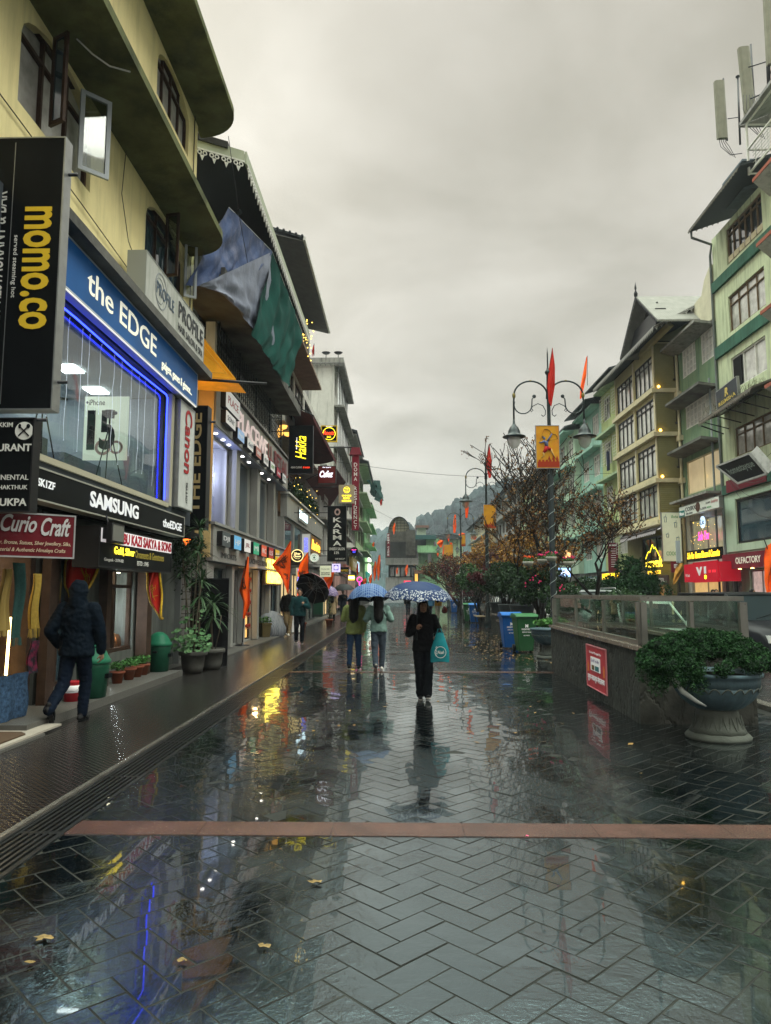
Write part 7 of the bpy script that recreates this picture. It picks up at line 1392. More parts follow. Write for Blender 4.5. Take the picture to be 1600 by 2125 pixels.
part(t, 'board', mat('pale_board', (.36,.33,.28), .5, var=.1), (-4.8,-4.03,6.8,8.75,.05,.073))
# large pots with tall plants, banner stand and dark screen
m_gpot = mat('grey_pot', (.085,.085,.075), .55, var=.25, vs=5, bump=.3, bs=30)
def bigpot(label, x, y, r, h, z=.03):
    t = thing('plant_pot', label, 'plant pot', (x,y,z), 0, 'large grey pots at the stair passage'); g = G(); g.lathe([(r*.72,0),(r*.8,h*.2),(r*.82,h*.22),(r*.84,h*.25),(r*.93,h*.78),(r*1.06,h*.8),(r*1.1,h*.85),(r*1.1,h*.97),(r*1.04,h),(r*.95,h*.98),(r*.9,h*.9),(.01,h*.88)], (x,y,z), 30); g.build('pot', m_gpot, t); return t
PT1 = bigpot('large grey pot with pale geranium leaves and tall cordyline stems', -4.18, 14.75, .26, .42); PT2 = bigpot('grey pot behind with spiky palm-like plant', -3.98, 15.45, .25, .42)
t = thing('black_screen', 'tall black draped panel standing beside the plant pots', 'panel', (-3.95,16.0,0)); b = boardpx(16.05, 398, 475, 1200, 1392); g = G(); b.rect(g, 0,1,0,1,-.05,0); g.build('panel', mat('black_cloth', (.006,.006,.007), .8, var=.3), t); g = G(); b.rect(g, -.02,1.0,.985,1.0,-.06,.01); b.rect(g, .3,1.0,-.0,.05,.002,.06); g.build('frame', m_blkm, t)
t = thing('planter_box', 'brass-coloured square planter under the display case', 'planter', (-4.9,26,0.05)); g = G(); g.lathe([(.22,0),(.27,.42),(.29,.43),(.29,.5),(.25,.5),(.02,.46)], (-4.86,26.0,.05), 4, smooth=False); g.build('pot', mat('bronze_pot', (.13,.10,.04), .4, .5), t); g = G(); leafy(g, (-4.86,26,.66), (.28,.28,.12), 160, random.Random(5), .05); g.build('foliage', m_gleaf, t)
for k, (x, y, h, lb) in enumerate(((-3.43,35.3,1.3,'small palm-like potted plant standing alone on the footpath'),(-4.45,31,.9,'potted shrub in a red pot by the shop doors'),(-4.2,24.8+6.6,.5,'low red pot close to the shop doors'))):
    t = thing('potted_plant', lb, 'potted plant', (x,y,.02)); g = G(); g.lathe([(.12,0),(.17,.26),(.2,.27),(.2,.33),(.16,.33),(.01,.3)], (x,y,.02), 18); g.build('pot', m_terra, t); g = G(); r_ = random.Random(k)
    for q in range(40):
        a = r_.uniform(0,6.28); zz = .35 + r_.random()*h*.7; p = Vector((x,y,zz)); d = Vector((math.cos(a),math.sin(a),r_.uniform(.1,.9))).normalized()*r_.uniform(.18,.42); sd = d.cross(Vector((0,0,1))).normalized()*.02
        g.add([p-sd, p+sd, p+d*.6+sd*1.3, p+d+Vector((0,0,-.08)), p+d*.6-sd*1.3], [(0,1,2,4),(2,3,4)])
    g.build('foliage', mat('pot_leaf', (.05,.09,.03), .5, var=.4, vs=8), t); g = G(); g.bar((x,y,.3),(x,y,.35+h*.6),.015); g.build('stem', m_wood, t)
t = thing('awning_board', 'white and blue leaning board near the shop doors behind the men', 'board', (-4.2,29,.05)); g = G(); g.prism([(-4.3,29,.06),(-3.95,29,.06),(-4.05,29.2,1.0),(-4.3,29.2,1.0)], (0,.02,0)); g.build('board', m_lw, t); g = G(); g.prism([(-4.2,28.99,.06),(-4.1,28.99,.06),(-4.2,29.18,.95),(-4.27,29.18,.95)], (0,-.01,0)); g.build('blue_stripe', m_bbin, t)
t = thing('kiosk_cabinet', 'dark green metal cabinet behind the black umbrella', 'cabinet', (-3.9,31.5,0)); b = boardpx(31.5, 651, 669, 1203, 1280); g = G(); b.rect(g, 0,1,0,1,-.5,0); g.build('body', mat('deep_green_metal', (.012,.05,.03), .5), t); g = G(); b.rect(g, .05,.95,.02,.06,.002,.01); b.rect(g, .05,.95,.9,.93,.002,.01); g.build('trim', m_blkm, t)
t = thing('glass_screen_wall', 'distant stone parapet with pale framed glass beyond the far blue bin', 'parapet', (4.9,61,0)); part(t, 'wall', m_stone, (4.6,6.0,61,68,0,.9)); g = G()
for x in (4.62,4.95,5.3,5.65,5.98): g.bar((x,61.05,.9),(x,61.05,1.75),.05,4)
g.bar((4.6,61.05,1.75),(6,61.05,1.75),.05,4); g.bar((4.6,61.05,.95),(6,61.05,.95),.05,4); g.bar((4.65,61,1.75),(4.65,68,1.75),.05,4); g.build('screen_frame', m_alu, t); g = G(); g.box(4.65,5.95,61.04,61.06,.98,1.72); g.build('glass_pane', m_dirtyg, t)
# overhead wires
t = thing('overhead_wire', 'thin wire crossing the whole street high above the umbrellas', 'wire', (0,48,10)); g = G(); a = Vector((-4.5,46,9.9+.2)); b_ = Vector((13,44,8.9)); g.path([a.lerp(b_, i/14) + Vector((0,0,-.6*math.sin(math.pi*i/14))) for i in range(15)], .012, 4); g.build('wire', m_blkm, t)
t = thing('overhead_wire', 'thin wire dropping from the green buildings toward the arched roof', 'wire', (0,80,9)); g = G(); a = Vector((-3.5,78,11)); b_ = Vector((8,110,9.5)); g.path([a.lerp(b_, i/10) + Vector((0,0,-.5*math.sin(math.pi*i/10))) for i in range(11)], .018, 4); g.build('wire', m_blkm, t)
t = thing('overhead_wire', 'slack wires looping down the tall sage green front', 'wire', (13.5,28,8)); g = G()
for k in range(4): a = Vector((13.6,30.5-k*.2,7.2-k*.3)); b_ = Vector((13.2,25.4,6.6-k*.8)); g.path([a.lerp(b_, i/10) + Vector((0,0,-.5*math.sin(math.pi*i/10))) for i in range(11)], .01, 4)
g.build('wire', m_blkm, t)
t = thing('overhead_wire', 'fine wire hanging from the curved ledge tip across the lace-edged roof', 'wire', (-3.7,15.3,12)); g = G(); g.path([(-3.9,15.4,12.0),(-3.85,16.5,10.6),(-3.8,18.5,9.0),(-3.75,21,8.1)], .008, 4); g.build('wire', m_blkm, t)
# ================================================================== people
def melt(g, voxel, smooth=6, folds=0.0, fs=9.0, seed=0, fdir=(1,1,.35)):
    """fuse overlapping closed pieces into one continuous skin, then soften it and press folds into it"""
    me = bpy.data.meshes.new('m'); me.from_pydata([tuple(p) for p in g.v], [], g.f); o = bpy.data.objects.new('m', me); COL.objects.link(o)
    r = o.modifiers.new('r', 'REMESH'); r.mode = 'VOXEL'; r.voxel_size = voxel; s = o.modifiers.new('s', 'SMOOTH'); s.iterations = smooth; s.factor = .5
    dg = bpy.context.evaluated_depsgraph_get(); ev = o.evaluated_get(dg); m2 = bpy.data.meshes.new_from_object(ev); bpy.data.objects.remove(o); bpy.data.meshes.remove(me)
    out_ = G(); V = [v.co.copy() for v in m2.vertices]; NV = [v.normal.copy() for v in m2.vertices]
    if folds:
        for i, v in enumerate(V):
            q = Vector((v.x*fs*fdir[0]+seed, v.y*fs*fdir[1], v.z*fs*fdir[2]*2)); n = noise.noise(q) + .5*noise.noise(q*2.3)
            V[i] = v + NV[i]*folds*(1-abs(n)*2.2)
    out_.v = [tuple(v) for v in V]; out_.f = [tuple(p.vertices) for p in m2.polygons]; out_.sm = [True]*len(out_.f); bpy.data.meshes.remove(m2); return out_
def capsule(g, a, b, ra, rb, n=12, sx=1.0):
    a = Vector(a); b = Vector(b); g.path([a + (a-b).normalized()*ra*.55, a + (a-b).normalized()*ra*.3, a, b, b + (b-a).normalized()*rb*.3, b + (b-a).normalized()*rb*.55], [ra*.45, ra*.8, ra, rb, rb*.8, rb*.45], n)
def limb(g, pts, rad, n=12):
    for i in range(len(pts)-1): capsule(g, pts[i], pts[i+1], rad[i], rad[i+1], n)
    for p, r in zip(pts, rad): g.ball(p, r*.99, n=n, m=8)
def oval(g, secs, n=20):
    """secs: (x, y, z, rx, ry) closed stack of ovals"""
    vs = [(x+rx*math.cos(2*math.pi*k/n), y+ry*math.sin(2*math.pi*k/n), z) for x, y, z, rx, ry in secs for k in range(n)]; m = len(secs)
    fs = [(j*n+k, j*n+(k+1)%n, (j+1)*n+(k+1)%n, (j+1)*n+k) for j in range(m-1) for k in range(n)] + [tuple(range(n-1,-1,-1)), tuple(range((m-1)*n, m*n))]; g.add(vs, fs, True)
def hand(g, w, dirn, palm, curl=.6, s=1.0):
    """w: wrist; dirn: along the hand; palm: direction the palm faces; five separate fingers"""
    d = Vector(dirn).normalized(); pn = Vector(palm); pn = (pn - d*pn.dot(d)).normalized(); sd = d.cross(pn).normalized(); w = Vector(w)
    limb(g, [w, w+d*.04*s, w+d*.075*s], [.024*s,.030*s,.030*s], 10)
    for k, (o, L_) in enumerate(((-.028,.068),(-.010,.078),(.010,.074),(.027,.058))):
        p = w + d*.085*s + sd*o*s; pts = [p]; a = .25*curl
        for q, f in enumerate((.45,.32,.25)):
            a += curl*.75; pts.append(pts[-1] + (d*math.cos(a) + pn*math.sin(a))*L_*f*s)
        limb(g, pts, [.0098*s,.009*s,.0085*s,.007*s], 7)
    p = w + d*.035*s - sd*.026*s; q = p + (d*.6 - sd*.6 + pn*.5).normalized()*.038*s; limb(g, [p, q, q + (d*.8+pn*.6).normalized()*.028*s], [.012*s,.0105*s,.0085*s], 7)
m_skin = mat('skin', (.30,.17,.11), .5, var=.08, vs=9); m_skind = mat('shaded_skin', (.20,.115,.08), .5)
m_hair = mat('black_hair', (.010,.009,.009), .35, var=.4, vs=40, bump=.5, bs=90)
def cloth(name, c, r=.85, bs=90): return mat(name, c, r, var=.2, vs=6, bump=.35, bs=bs, spec=.03)
def person(label, x, y, rz, H, top, bottom, shoe, legs, arms, hood=False, hair='short', coat=0.0, loose=1.0, lod=1, z=0.0, sole=None, lean=0.0, wide=1.0, group=None, headturn=0.0, topname='jacket', botname='trousers', cuff=None, bare_head=True):
    """figure facing -y before turning. legs: two of (hip x, knee(x,y,z), ankle(x,y,z), toe dir); arms: two of (elbow, wrist, hand dir, palm dir, curl)"""
    t = thing('person', label, 'person', (x,y,z), rz, group); k = H/1.70; S = lambda p: Vector((p[0]*k, p[1]*k, p[2]*k)); vx = .011*lod; hd = lod < 2
    hz_ = 1.575; hy = -.0-lean*.30
    g = G()      # body: head, neck, hands, and the limbs inside the clothes
    g.ball(S((0,hy+.005,hz_+.02)), .074*k,.092*k,.105*k, 16, 12); g.ball(S((0,hy-.02,hz_-.055)), .056*k,.066*k,.055*k, 12, 9); g.ball(S((0,hy-.085,hz_-.085)), .025*k,.02*k,.02*k, 8, 6)
    g.bar(S((0,hy-.086,hz_+.02)), S((0,hy-.112,hz_-.028)), .010*k, 7, .017*k); g.ball(S((0,hy-.10,hz_-.03)),.016*k,.014*k,.011*k,8,6)
    for s_ in (-1,1): g.ball(S((s_*.076,hy+.01,hz_)), .012*k,.022*k,.03*k, 8, 6); g.ball(S((s_*.032,hy-.085,hz_+.035)), .02*k,.012*k,.008*k,8,5)
    for s_ in (-1,1): g.ball(S((s_*.02,hy-.088,hz_-.06)), .018*k,.012*k,.007*k,8,5)
    limb(g, [S((0,hy+.02,hz_-.06)), S((0,hy*.5+.015,hz_-.16)), S((0,.01,1.35))], [.052*k,.055*k,.08*k])
    oval(g, [(0,.01,S((0,0,q))[2],rx*k,ry*k) for q, rx, ry in ((.90,.12,.08),(1.0,.14,.09),(1.15,.13,.085),(1.32,.16,.085),(1.40,.10,.06))])
    for s_, A_ in zip((-1,1), arms):
        sh = S((s_*.165,.01,1.375)); e = S(A_[0]); w_ = S(A_[1]); limb(g, [sh, e, w_], [.045*k,.037*k,.024*k], 10)
        if hd or True: hand(g, w_, A_[2], A_[3], A_[4], k*.98)
    for s_, Lg_ in zip((-1,1), legs): limb(g, [S((s_*.085,.01,.90)), S(Lg_[0]), S(Lg_[1])], [.07*k,.048*k,.036*k], 10)
    melt(g, (.0075 if lod == 1 else .014) , 2).build('body', m_skin, t, local=True)
    if lod == 1:
        for nm, mm_, items in (('eye', mat('eye_dark', (.01,.008,.008), .2), [(s_*.031,hy-.089,hz_+.012,.013,.006,.006) for s_ in (-1,1)]), ('mouth', mat('lip', (.20,.06,.05), .5), [(0,hy-.096,hz_-.062,.022,.006,.006)]), ('eyebrow', m_hair, [(s_*.032,hy-.09,hz_+.040,.02,.006,.004) for s_ in (-1,1)])):
            if hood == 'back' or hair == 'back': continue
            for it in items: g = G(); g.ball(S(it[:3]), it[3]*k, it[4]*k, it[5]*k, 8, 6); g.build(nm, mm_, t, local=True)
    # top garment
    g = G(); Lw = loose; zb = .86 - coat
    secs = [(zb,.165+coat*.10,.125+coat*.08),(zb+.03,.172+coat*.09,.130+coat*.08)]
    if coat > .2: secs += [(.75,.18,.14),(.9,.175,.13)]
    secs += [(.95,.168,.125),(1.08,.155,.115),(1.22,.172,.12),(1.33,.185,.115),(1.39,.165,.10),(1.43,.11,.085),(1.46,.07,.07)]
    oval(g, [(0, .012 - lean*.3*max(0,(q-1.0))*2, q*k, rx*k*Lw*wide, ry*k*Lw) for q, rx, ry in secs])
    for s_, A_ in zip((-1,1), arms):
        sh = S((s_*.172*wide,.012-lean*.22,1.365)); e = S(A_[0]); w_ = S(A_[1]); w2 = e.lerp(w_, .93); limb(g, [sh, e, w2], [.075*k*Lw,.060*k*Lw,.047*k*Lw])
    if hood: g.ball(S((0,hy+.03,hz_+.015)), .108*k,.118*k,.135*k, 16, 12); limb(g, [S((0,hy+.05,hz_-.08)), S((0,.03,1.42))], [.095*k,.115*k]); 
    else: g.lathe([(.075*k,1.42*k),(.072*k,1.475*k),(.068*k,1.485*k),(.05*k,1.47*k)], (0,hy*.5+.01,0), 16)
    melt(g, vx, 4, .010*k, 8.5, rz+x, (1,1,.55)).build(topname, top, t, local=True)
    # legs of the trousers
    g = G(); oval(g, [(0,.01,q*k,rx*k,ry*k) for q, rx, ry in ((.80,.13,.10),(.86,.155,.115),(.95,.15,.11),(1.02,.13,.10))])
    tl = 1.0 if bottom[1] == 'slim' else (1.25 if bottom[1] == 'wide' else 1.1)
    for s_, Lg_ in zip((-1,1), legs):
        a = S((s_*.085,.012,.86)); kn = S(Lg_[0]); an = S(Lg_[1]); an2 = kn.lerp(an, .97 if tl > 1.05 else .94); limb(g, [a, a.lerp(kn,.5), kn, kn.lerp(an2,.55), an2], [.088*k*(1+(tl-1)*.3), .080*k*tl**.5, .063*k*tl, .058*k*tl, .052*k*tl*(1.12 if tl > 1.2 else 1)])
    melt(g, vx, 4, .008*k, 9, 2+x, (1,1,.7)).build(botname, bottom[0], t, local=True)
    for s_, Lg_ in zip((-1,1), legs):
        an = S(Lg_[1]); d = Vector(Lg_[2]).normalized(); up = Vector(Lg_[3] if len(Lg_) > 3 else (0,0,1)).normalized(); sd = d.cross(up).normalized(); M3 = Matrix((sd, d, up)).transposed(); base = an - up*.065*k
        g = G()
        for (f, r_, h) in ((-.06,.036,.035),(-.02,.038,.045),(.04,.038,.036),(.10,.042,.026),(.155,.036,.022)): g.ball(Vector((0,f*k,(h-.0)*k)), r_*k, .045*k, h*k, 12, 8)
        g.ball(Vector((0,-.02*k,.07*k)), .036*k,.042*k,.045*k, 12, 8); sg = melt(g, .009*lod, 3); sg.v = [tuple(M3 @ Vector(p) + base) for p in sg.v]; so_ = sg.build('shoe', shoe, t, local=True)
        g = G(); pl = [(math.cos(a_)*.046*k*(1 if math.sin(a_) > 0 else .85), .048*k + math.sin(a_)*.13*k) for a_ in [2*math.pi*q/16 for q in range(16)]]; g.prism([tuple(M3 @ Vector((px_,py_,-.012*k)) + base) for px_, py_ in pl], tuple(up*.02*k)); g.build('sole', sole or m_blk, so_, local=True)
    # hair
    if hair and not hood:
        g = G()
        if hair == 'short': g.ball(S((0,hy+.022,hz_+.045)), .084*k,.096*k,.098*k, 14, 10)
        else:
            g.ball(S((0,hy+.022,hz_+.035)), .088*k,.102*k,.110*k, 14, 10); LL = .36 if hair in ('long','back') else .26
            for s_ in (-1,1): limb(g, [S((s_*.066,hy+.03,hz_+.0)), S((s_*.082,.03,hz_-.15)), S((s_*.10,-.02 if hair == 'long' else .085,hz_-LL*.9))], [.038*k,.040*k,.022*k], 8)
            limb(g, [S((0,hy+.07,hz_)), S((0,.095,hz_-.17)), S((.0,.135,hz_-LL-.04)), S((.01,.14,hz_-LL-.12))], [.088*k,.112*k,.108*k,.05*k], 10)
        melt(g, .010*lod, 2, .006*k, 22, 1, (1,1,.12)).build('hair', m_hair, t, local=True)
    return t
def umbrella(label, apex, rim_r, m, tilt=(0,0), depth=.30, shaft=.8, panels=8, group='umbrellas carried in the rain', closed=False, mshaft=None, inner=None, handle_to=None):
    """apex: world point of the top; tilt: degrees about x and y"""
    t = thing('umbrella', label, 'umbrella', apex, 0, group); M4 = Matrix.Rotation(R(tilt[0]),4,'X') @ Matrix.Rotation(R(tilt[1]),4,'Y')
    g = G(); n = panels; rows = []; sub = 6
    for j in range(9):
        f = j/8; row = []
        for i in range(n*sub+1):
            a = 2*math.pi*i/(n*sub); u = (i % sub)/sub; sc_ = 1 - .075*math.sin(math.pi*u)*f**1.5; r = rim_r*math.sin(f*1.25)/math.sin(1.25)*sc_; z = -depth*(1-math.cos(f*1.25))/(1-math.cos(1.25)) + .018*math.sin(math.pi*u)*f*(1-f)*2 + .03*math.sin(math.pi*u)*f**3
            row.append(M4 @ Vector((r*math.cos(a), r*math.sin(a), z)))
        rows.append(row)
    g.sheet(rows); g.build('canopy', m, t, local=True)
    g = G(); g.sheet([[p + (M4 @ Vector((0,0,-.006))) for p in r_] for r_ in rows]); g.build('lining', inner or m, t, local=True)
    g = G()
    for i in range(n): pts = [rows[j][i*sub] + (M4 @ Vector((0,0,-.014))) for j in range(9)]; g.path(pts, .0035, 4); mid = pts[4]; g.bar(mid, M4 @ Vector((0,0,-.34)), .003, 4)
    g.build('rib', m_alu, t, local=True)
    g = G(); end = (M4 @ Vector((0,0,-shaft))) if handle_to is None else (Vector(handle_to) - Vector(apex)); g.bar(end, (0,0,0), .007, 6); g.bar((0,0,0), M4 @ Vector((0,0,.05)), .006, 6, .003); g.build('shaft', mshaft or m_blkm, t, local=True)
    g = G(); dd = end.normalized(); g.path([end, end+dd*.05, end+dd*.11], .014, 8); g.build('handle', m_blk, t, local=True); return t
def pattern_mat(name, base, kind, c2, c3=None):
    M_ = mat(name, base, .5, spec=.1); tn = M_.node_tree; n = tn.nodes; l = tn.links; b = n['Principled BSDF']; tcn = n.new('ShaderNodeTexCoord'); sp = n.new('ShaderNodeSeparateXYZ'); l.new(tcn.outputs['Object'], sp.inputs[0])
    def mth(op, a, b_=None, c=None):
        q = n.new('ShaderNodeMath'); q.operation = op
        for i, v in enumerate((a, b_, c)):
            if v is None: continue
            if isinstance(v, (int,float)): q.inputs[i].default_value = v
            else: l.new(v, q.inputs[i])
        return q.outputs[0]
    if kind == 'check':
        fx = mth('GREATER_THAN', mth('ABSOLUTE', mth('SINE', mth('MULTIPLY', sp.outputs[0], 70))), .93); fy = mth('GREATER_THAN', mth('ABSOLUTE', mth('SINE', mth('MULTIPLY', sp.outputs[1], 70))), .93); bx = mth('GREATER_THAN', mth('ABSOLUTE', mth('SINE', mth('MULTIPLY', sp.outputs[0], 17.5))), .82); fac = mth('MINIMUM', mth('ADD', mth('MAXIMUM', fx, fy), mth('MULTIPLY', bx, .35)), 1)
    else:
        v = n.new('ShaderNodeTexVoronoi'); v.inputs['Scale'].default_value = 34 if kind == 'rim' else 24; l.new(tcn.outputs['Object'], v.inputs[0]); nz = n.new('ShaderNodeTexNoise'); nz.inputs['Scale'].default_value = 26; nz.inputs['Detail'].default_value = 2; l.new(tcn.outputs['Object'], nz.inputs[0])
        fac = mth('MAXIMUM', mth('LESS_THAN', v.outputs['Distance'], .34), mth('GREATER_THAN', nz.outputs[0], .60))
        if kind == 'rim':
            rr_ = mth('SQRT', mth('ADD', mth('MULTIPLY', sp.outputs[0], sp.outputs[0]), mth('MULTIPLY', sp.outputs[1], sp.outputs[1]))); fac = mth('MULTIPLY', fac, mth('GREATER_THAN', mth('ADD', rr_, mth('MULTIPLY', nz.outputs[0], .05)), .405))
    mx = n.new('ShaderNodeMix'); mx.data_type = 'RGBA'; l.new(fac, mx.inputs[0]); mx.inputs[6].default_value = (*base,1); mx.inputs[7].default_value = (*c2,1); l.new(mx.outputs[2], b.inputs['Base Color']); return M_
st = lambda s_, k=0.0, f=0.0: ((s_*.09, -.03+f*.5, .48), (s_*.09, .0+f, .085), (s_*.12,-1,0))
UP = (0,0,1)
m_navyj = cloth('navy_rain_jacket', (.004,.008,.014), .6); m_jean = cloth('dark_denim', (.005,.009,.018)); m_bshoe = mat('black_shoe', (.012,.012,.013), .35)
# 1 walking man with the hood, seen from behind on the left
person('man in dark hooded rain jacket walking away past the curio shop, one heel lifted', -4.04, 9.1, math.pi, 1.74, m_navyj, (m_jean,'straight'), m_bshoe,
    [((-.08,-.10,.49), (-.06,-.08,.085), (0,-1,0)), ((.10,.10,.47), (.12,.42,.20), (.0,-.35,-.93), (0,.93,-.3))],
    [((-.27,-.02,1.08),(-.26,-.10,.84),(0,-.2,-1),(1,0,0),.5), ((.30,.10,1.10),(.27,-.10,.92),(-.1,-.5,-1),(-1,0,0),.5)], hood='back', hair=None, loose=1.14, z=.02, coat=.06, wide=1.06)
# 2 woman in black with a flowered umbrella and a teal bag
m_bcoat = cloth('black_coat', (.005,.005,.006)); m_bpant = cloth('black_trousers', (.006,.007,.009)); m_wsole = mat('white_sole', (.55,.53,.5), .5)
WX, WY = .36, 11.25
person('woman in black coat and wide black trousers walking toward us with long dark hair', WX, WY, 0.05, 1.52, m_bcoat, (m_bpant,'wide'), m_bshoe,
    [((-.075,-.04,.49),(-.055,.06,.085),(-.05,-1,0)), ((.075,-.10,.50),(.055,-.12,.10),(.05,-1,.22),(0,.2,1))],
    [((-.25,-.02,1.12),(-.12,-.20,1.19),(.2,-.5,.8),(1,.2,0),1.1), ((.27,-.02,1.10),(.20,-.20,1.10),(.0,-.6,-.6),(-1,0,0),1.2)], hair='long', loose=1.08, sole=m_wsole, coat=.05)
umbrella('dark blue umbrella with a white flowered border over the woman in black', (WX-.08, WY-.24, 1.79), .53, pattern_mat('floral_rim_cloth', (.010,.028,.085), 'rim', (.34,.36,.38)), (4,2), .27, .7, group='umbrellas carried in the rain', inner=m_bcoat, handle_to=(WX-.11, WY-.20, 1.02))
t = thing('shopping_bag', 'teal cloth shopping bag with white leaf ring print held by the woman in black', 'bag', (WX+.22, WY-.26, .9)); g = G(); rows = []
for j in range(11):
    f = j/10; w_ = .055+.085*min(1,f*1.6); zz = 1.02-.42*f; rows.append([(WX+.235 + w_*math.cos(a), WY-.26 + (.02+.035*math.sin(math.pi*min(f,.85)))*math.sin(a) + .006*math.sin(9*f+3*a), zz+.01*math.sin(a*3)) for a in [2*math.pi*q/18 for q in range(19)]])
g.sheet(rows); g.prism([p for p in rows[-1][:-1]], (0,0,-.003)); g.build('bag_body', mat('teal_bag', (.01,.17,.20), .6, var=.2, vs=9), t)
b = boardF(WY-.325, WX+.15, WX+.33, .64, .84); g = G(); b.disc(g, .5,.5,.085,0,.003,28,.079); b.text(g, 'Noah', .25,.8,.38,.62,.002,shear=.4)
for q in range(6): g.bar(b.P(.1+.0*q,.25+.12*q,.002), b.P(.22,.32+.12*q,.002), .004, 4)
g.build('bag_print', m_ltext, t); g = G(); g.path([(WX+.19,WY-.26,1.0),(WX+.21,WY-.26,1.08),(WX+.25,WY-.26,1.08),(WX+.28,WY-.26,1.0)], .007, 5); g.build('handle', mat('teal_bag', (.01,.17,.20)), t)
# 3, 4 two young women under a checked umbrella
m_green = cloth('lime_sweater', (.15,.18,.06), .9, 60); m_mintj = cloth('mint_sweater', (.17,.27,.24), .9, 60); m_jean2 = cloth('blue_jeans', (.018,.040,.085)); m_jean3 = cloth('grey_jeans', (.05,.065,.085))
person('young woman in lime green sweater and blue jeans walking away, black strap across her back', -.97, 15.5, math.pi-.05, 1.60, m_green, (m_jean2,'slim'), m_bshoe,
    [((-.09,-.02,.48),(-.10,-.05,.085),(0,-1,0)), ((.09,.05,.48),(.10,.10,.10),(.05,-1,-.12),(0,.1,1))],
    [((-.24,.03,1.10),(-.20,.0,.86),(0,-.1,-1),(1,0,0),.3), ((.25,.02,1.12),(.20,-.16,1.12),(-.3,-.8,.3),(-1,0,0),.8)], hair='back', loose=1.10, coat=.06, sole=m_wsole, topname='sweater', botname='jeans')
t = thing('crossbody_strap', 'thin black bag strap across the lime green sweater', 'strap', (-.97,15.64,1.2)); g = G(); g.path([(-1.13,15.60,1.0),(-1.08,15.655,1.06),(-.98,15.675,1.17),(-.88,15.655,1.29),(-.84,15.58,1.345)], .011, 6); g.build('strap', m_blk, t)
person('young woman in mint sweater and grey jeans walking away with long wavy black hair', -.45, 15.3, math.pi+.04, 1.60, m_mintj, (m_jean3,'straight'), mat('white_shoe', (.5,.48,.44), .5),
    [((-.085,-.05,.48),(-.07,-.10,.085),(0,-1,0)), ((.085,.06,.47),(.06,.20,.13),(.05,-.85,-.5),(0,.55,.85))],
    [((-.28,.03,1.13),(-.14,-.16,1.22),(.3,-.4,.8),(1,0,0),1.0), ((.27,.03,1.14),(.17,-.15,1.18),(-.4,-.8,.2),(-1,0,0),.8)], hair='back', loose=1.12, sole=m_wsole, topname='sweater', botname='jeans')
umbrella('blue checked umbrella shared by the two young women', (-.66, 15.25, 1.81), .47, pattern_mat('checked_cloth', (.016,.055,.19), 'check', (.13,.20,.32)), (-6,-3), .34, .8, inner=m_jean, handle_to=(-.33,15.15,1.22))
# 5 man in teal jacket with a black umbrella behind his shoulder
m_tealj = cloth('dark_teal_jacket', (.010,.045,.048), .6)
person('man in dark teal zip jacket and black trousers walking toward us on the footpath', -3.18, 23.05, .12, 1.72, m_tealj, (m_bpant,'straight'), m_bshoe,
    [((-.09,-.10,.48),(-.09,-.02,.12),(0,-1,.0)), ((.09,-.06,.50),(.08,-.14,.085),(.05,-1,0))],
    [((-.27,.02,1.12),(-.24,-.02,.90),(0,-.2,-1),(1,0,0),.4), ((.27,-.04,1.13),(.12,-.22,1.20),(-.3,-.3,.8),(0,1,0),1.2)], hair='short', loose=1.18, z=.02, sole=m_wsole, headturn=.2, lod=1.3)
umbrella('large black umbrella with pinkish checked outside tilted behind the man in teal', (-2.72, 23.7, 1.92), .60, pattern_mat('pink_check_cloth', (.20,.08,.09), 'check', (.35,.2,.2)), (-56,20), .32, .8, inner=m_bcoat, handle_to=(-3.04,22.82,1.26))
# 6 man in black jacket and khaki trousers behind the flag
person('man in black jacket and khaki trousers whose face is behind the large orange flag', -4.12, 26.9, .05, 1.74, m_bcoat, (cloth('khaki_trousers', (.17,.13,.075)),'straight'), mat('white_shoe', (.5,.48,.44), .5),
    [((-.08,-.08,.49),(-.07,.06,.10),(0,-1,0)), ((.08,-.06,.48),(.03,-.16,.085),(0,-1,0))],
    [((-.26,.02,1.12),(-.24,.0,.88),(0,-.1,-1),(1,0,0),.4), ((.26,.02,1.12),(.24,.0,.90),(0,-.1,-1),(-1,0,0),.4)], hair='short', loose=1.12, z=.05, lod=1.5, sole=m_wsole)
g = G(); um = umbrella('grey checked umbrella lying open on the ground by the bronze planter', (-4.45, 26.6, .62), .60, pattern_mat('grey_check_cloth', (.10,.115,.13), 'check', (.22,.23,.25)), (48,38), .30, .75, group='umbrellas left open on the step')
# far walkers
def walker(label, x, y, rz, H, top, bot, shoe=m_bshoe, hair='short', coat=0.0, um=None, z=0.0, sw=.10, topname='jacket', group='walkers further down the street'):
    person(label, x, y, rz, H, top, (bot,'straight'), shoe, [((-.08,-.05-sw*.5,.48),(-.08,-sw,.085),(0,-1,0)), ((.08,.02+sw*.5,.48),(.08,sw*1.5,.11),(0,-1,-.1))],
        [((-.25,.03,1.12),(-.22,-.03,.88),(0,-.1,-1),(1,0,0),.4), ((.24,-.02,1.14),(.12,-.18,1.25),(0,-.3,1),(-1,0,0),1.1)], hair=hair, coat=coat, loose=1.12, z=z, lod=2.6, topname=topname, group=group)
m_beige = cloth('camel_coat', (.36,.27,.16)); m_navy2 = cloth('navy_coat', (.012,.018,.035)); m_yelj = cloth('mustard_jacket', (.50,.28,.02)); m_offw = cloth('cream_trousers', (.42,.38,.30)); m_bluej = cloth('mid_blue_jacket', (.04,.12,.22))
walker('woman in long camel coat walking away on the footpath', -3.68, 39.6, math.pi, 1.66, m_beige, m_bpant, hair='back', coat=.42, z=.02, topname='coat')
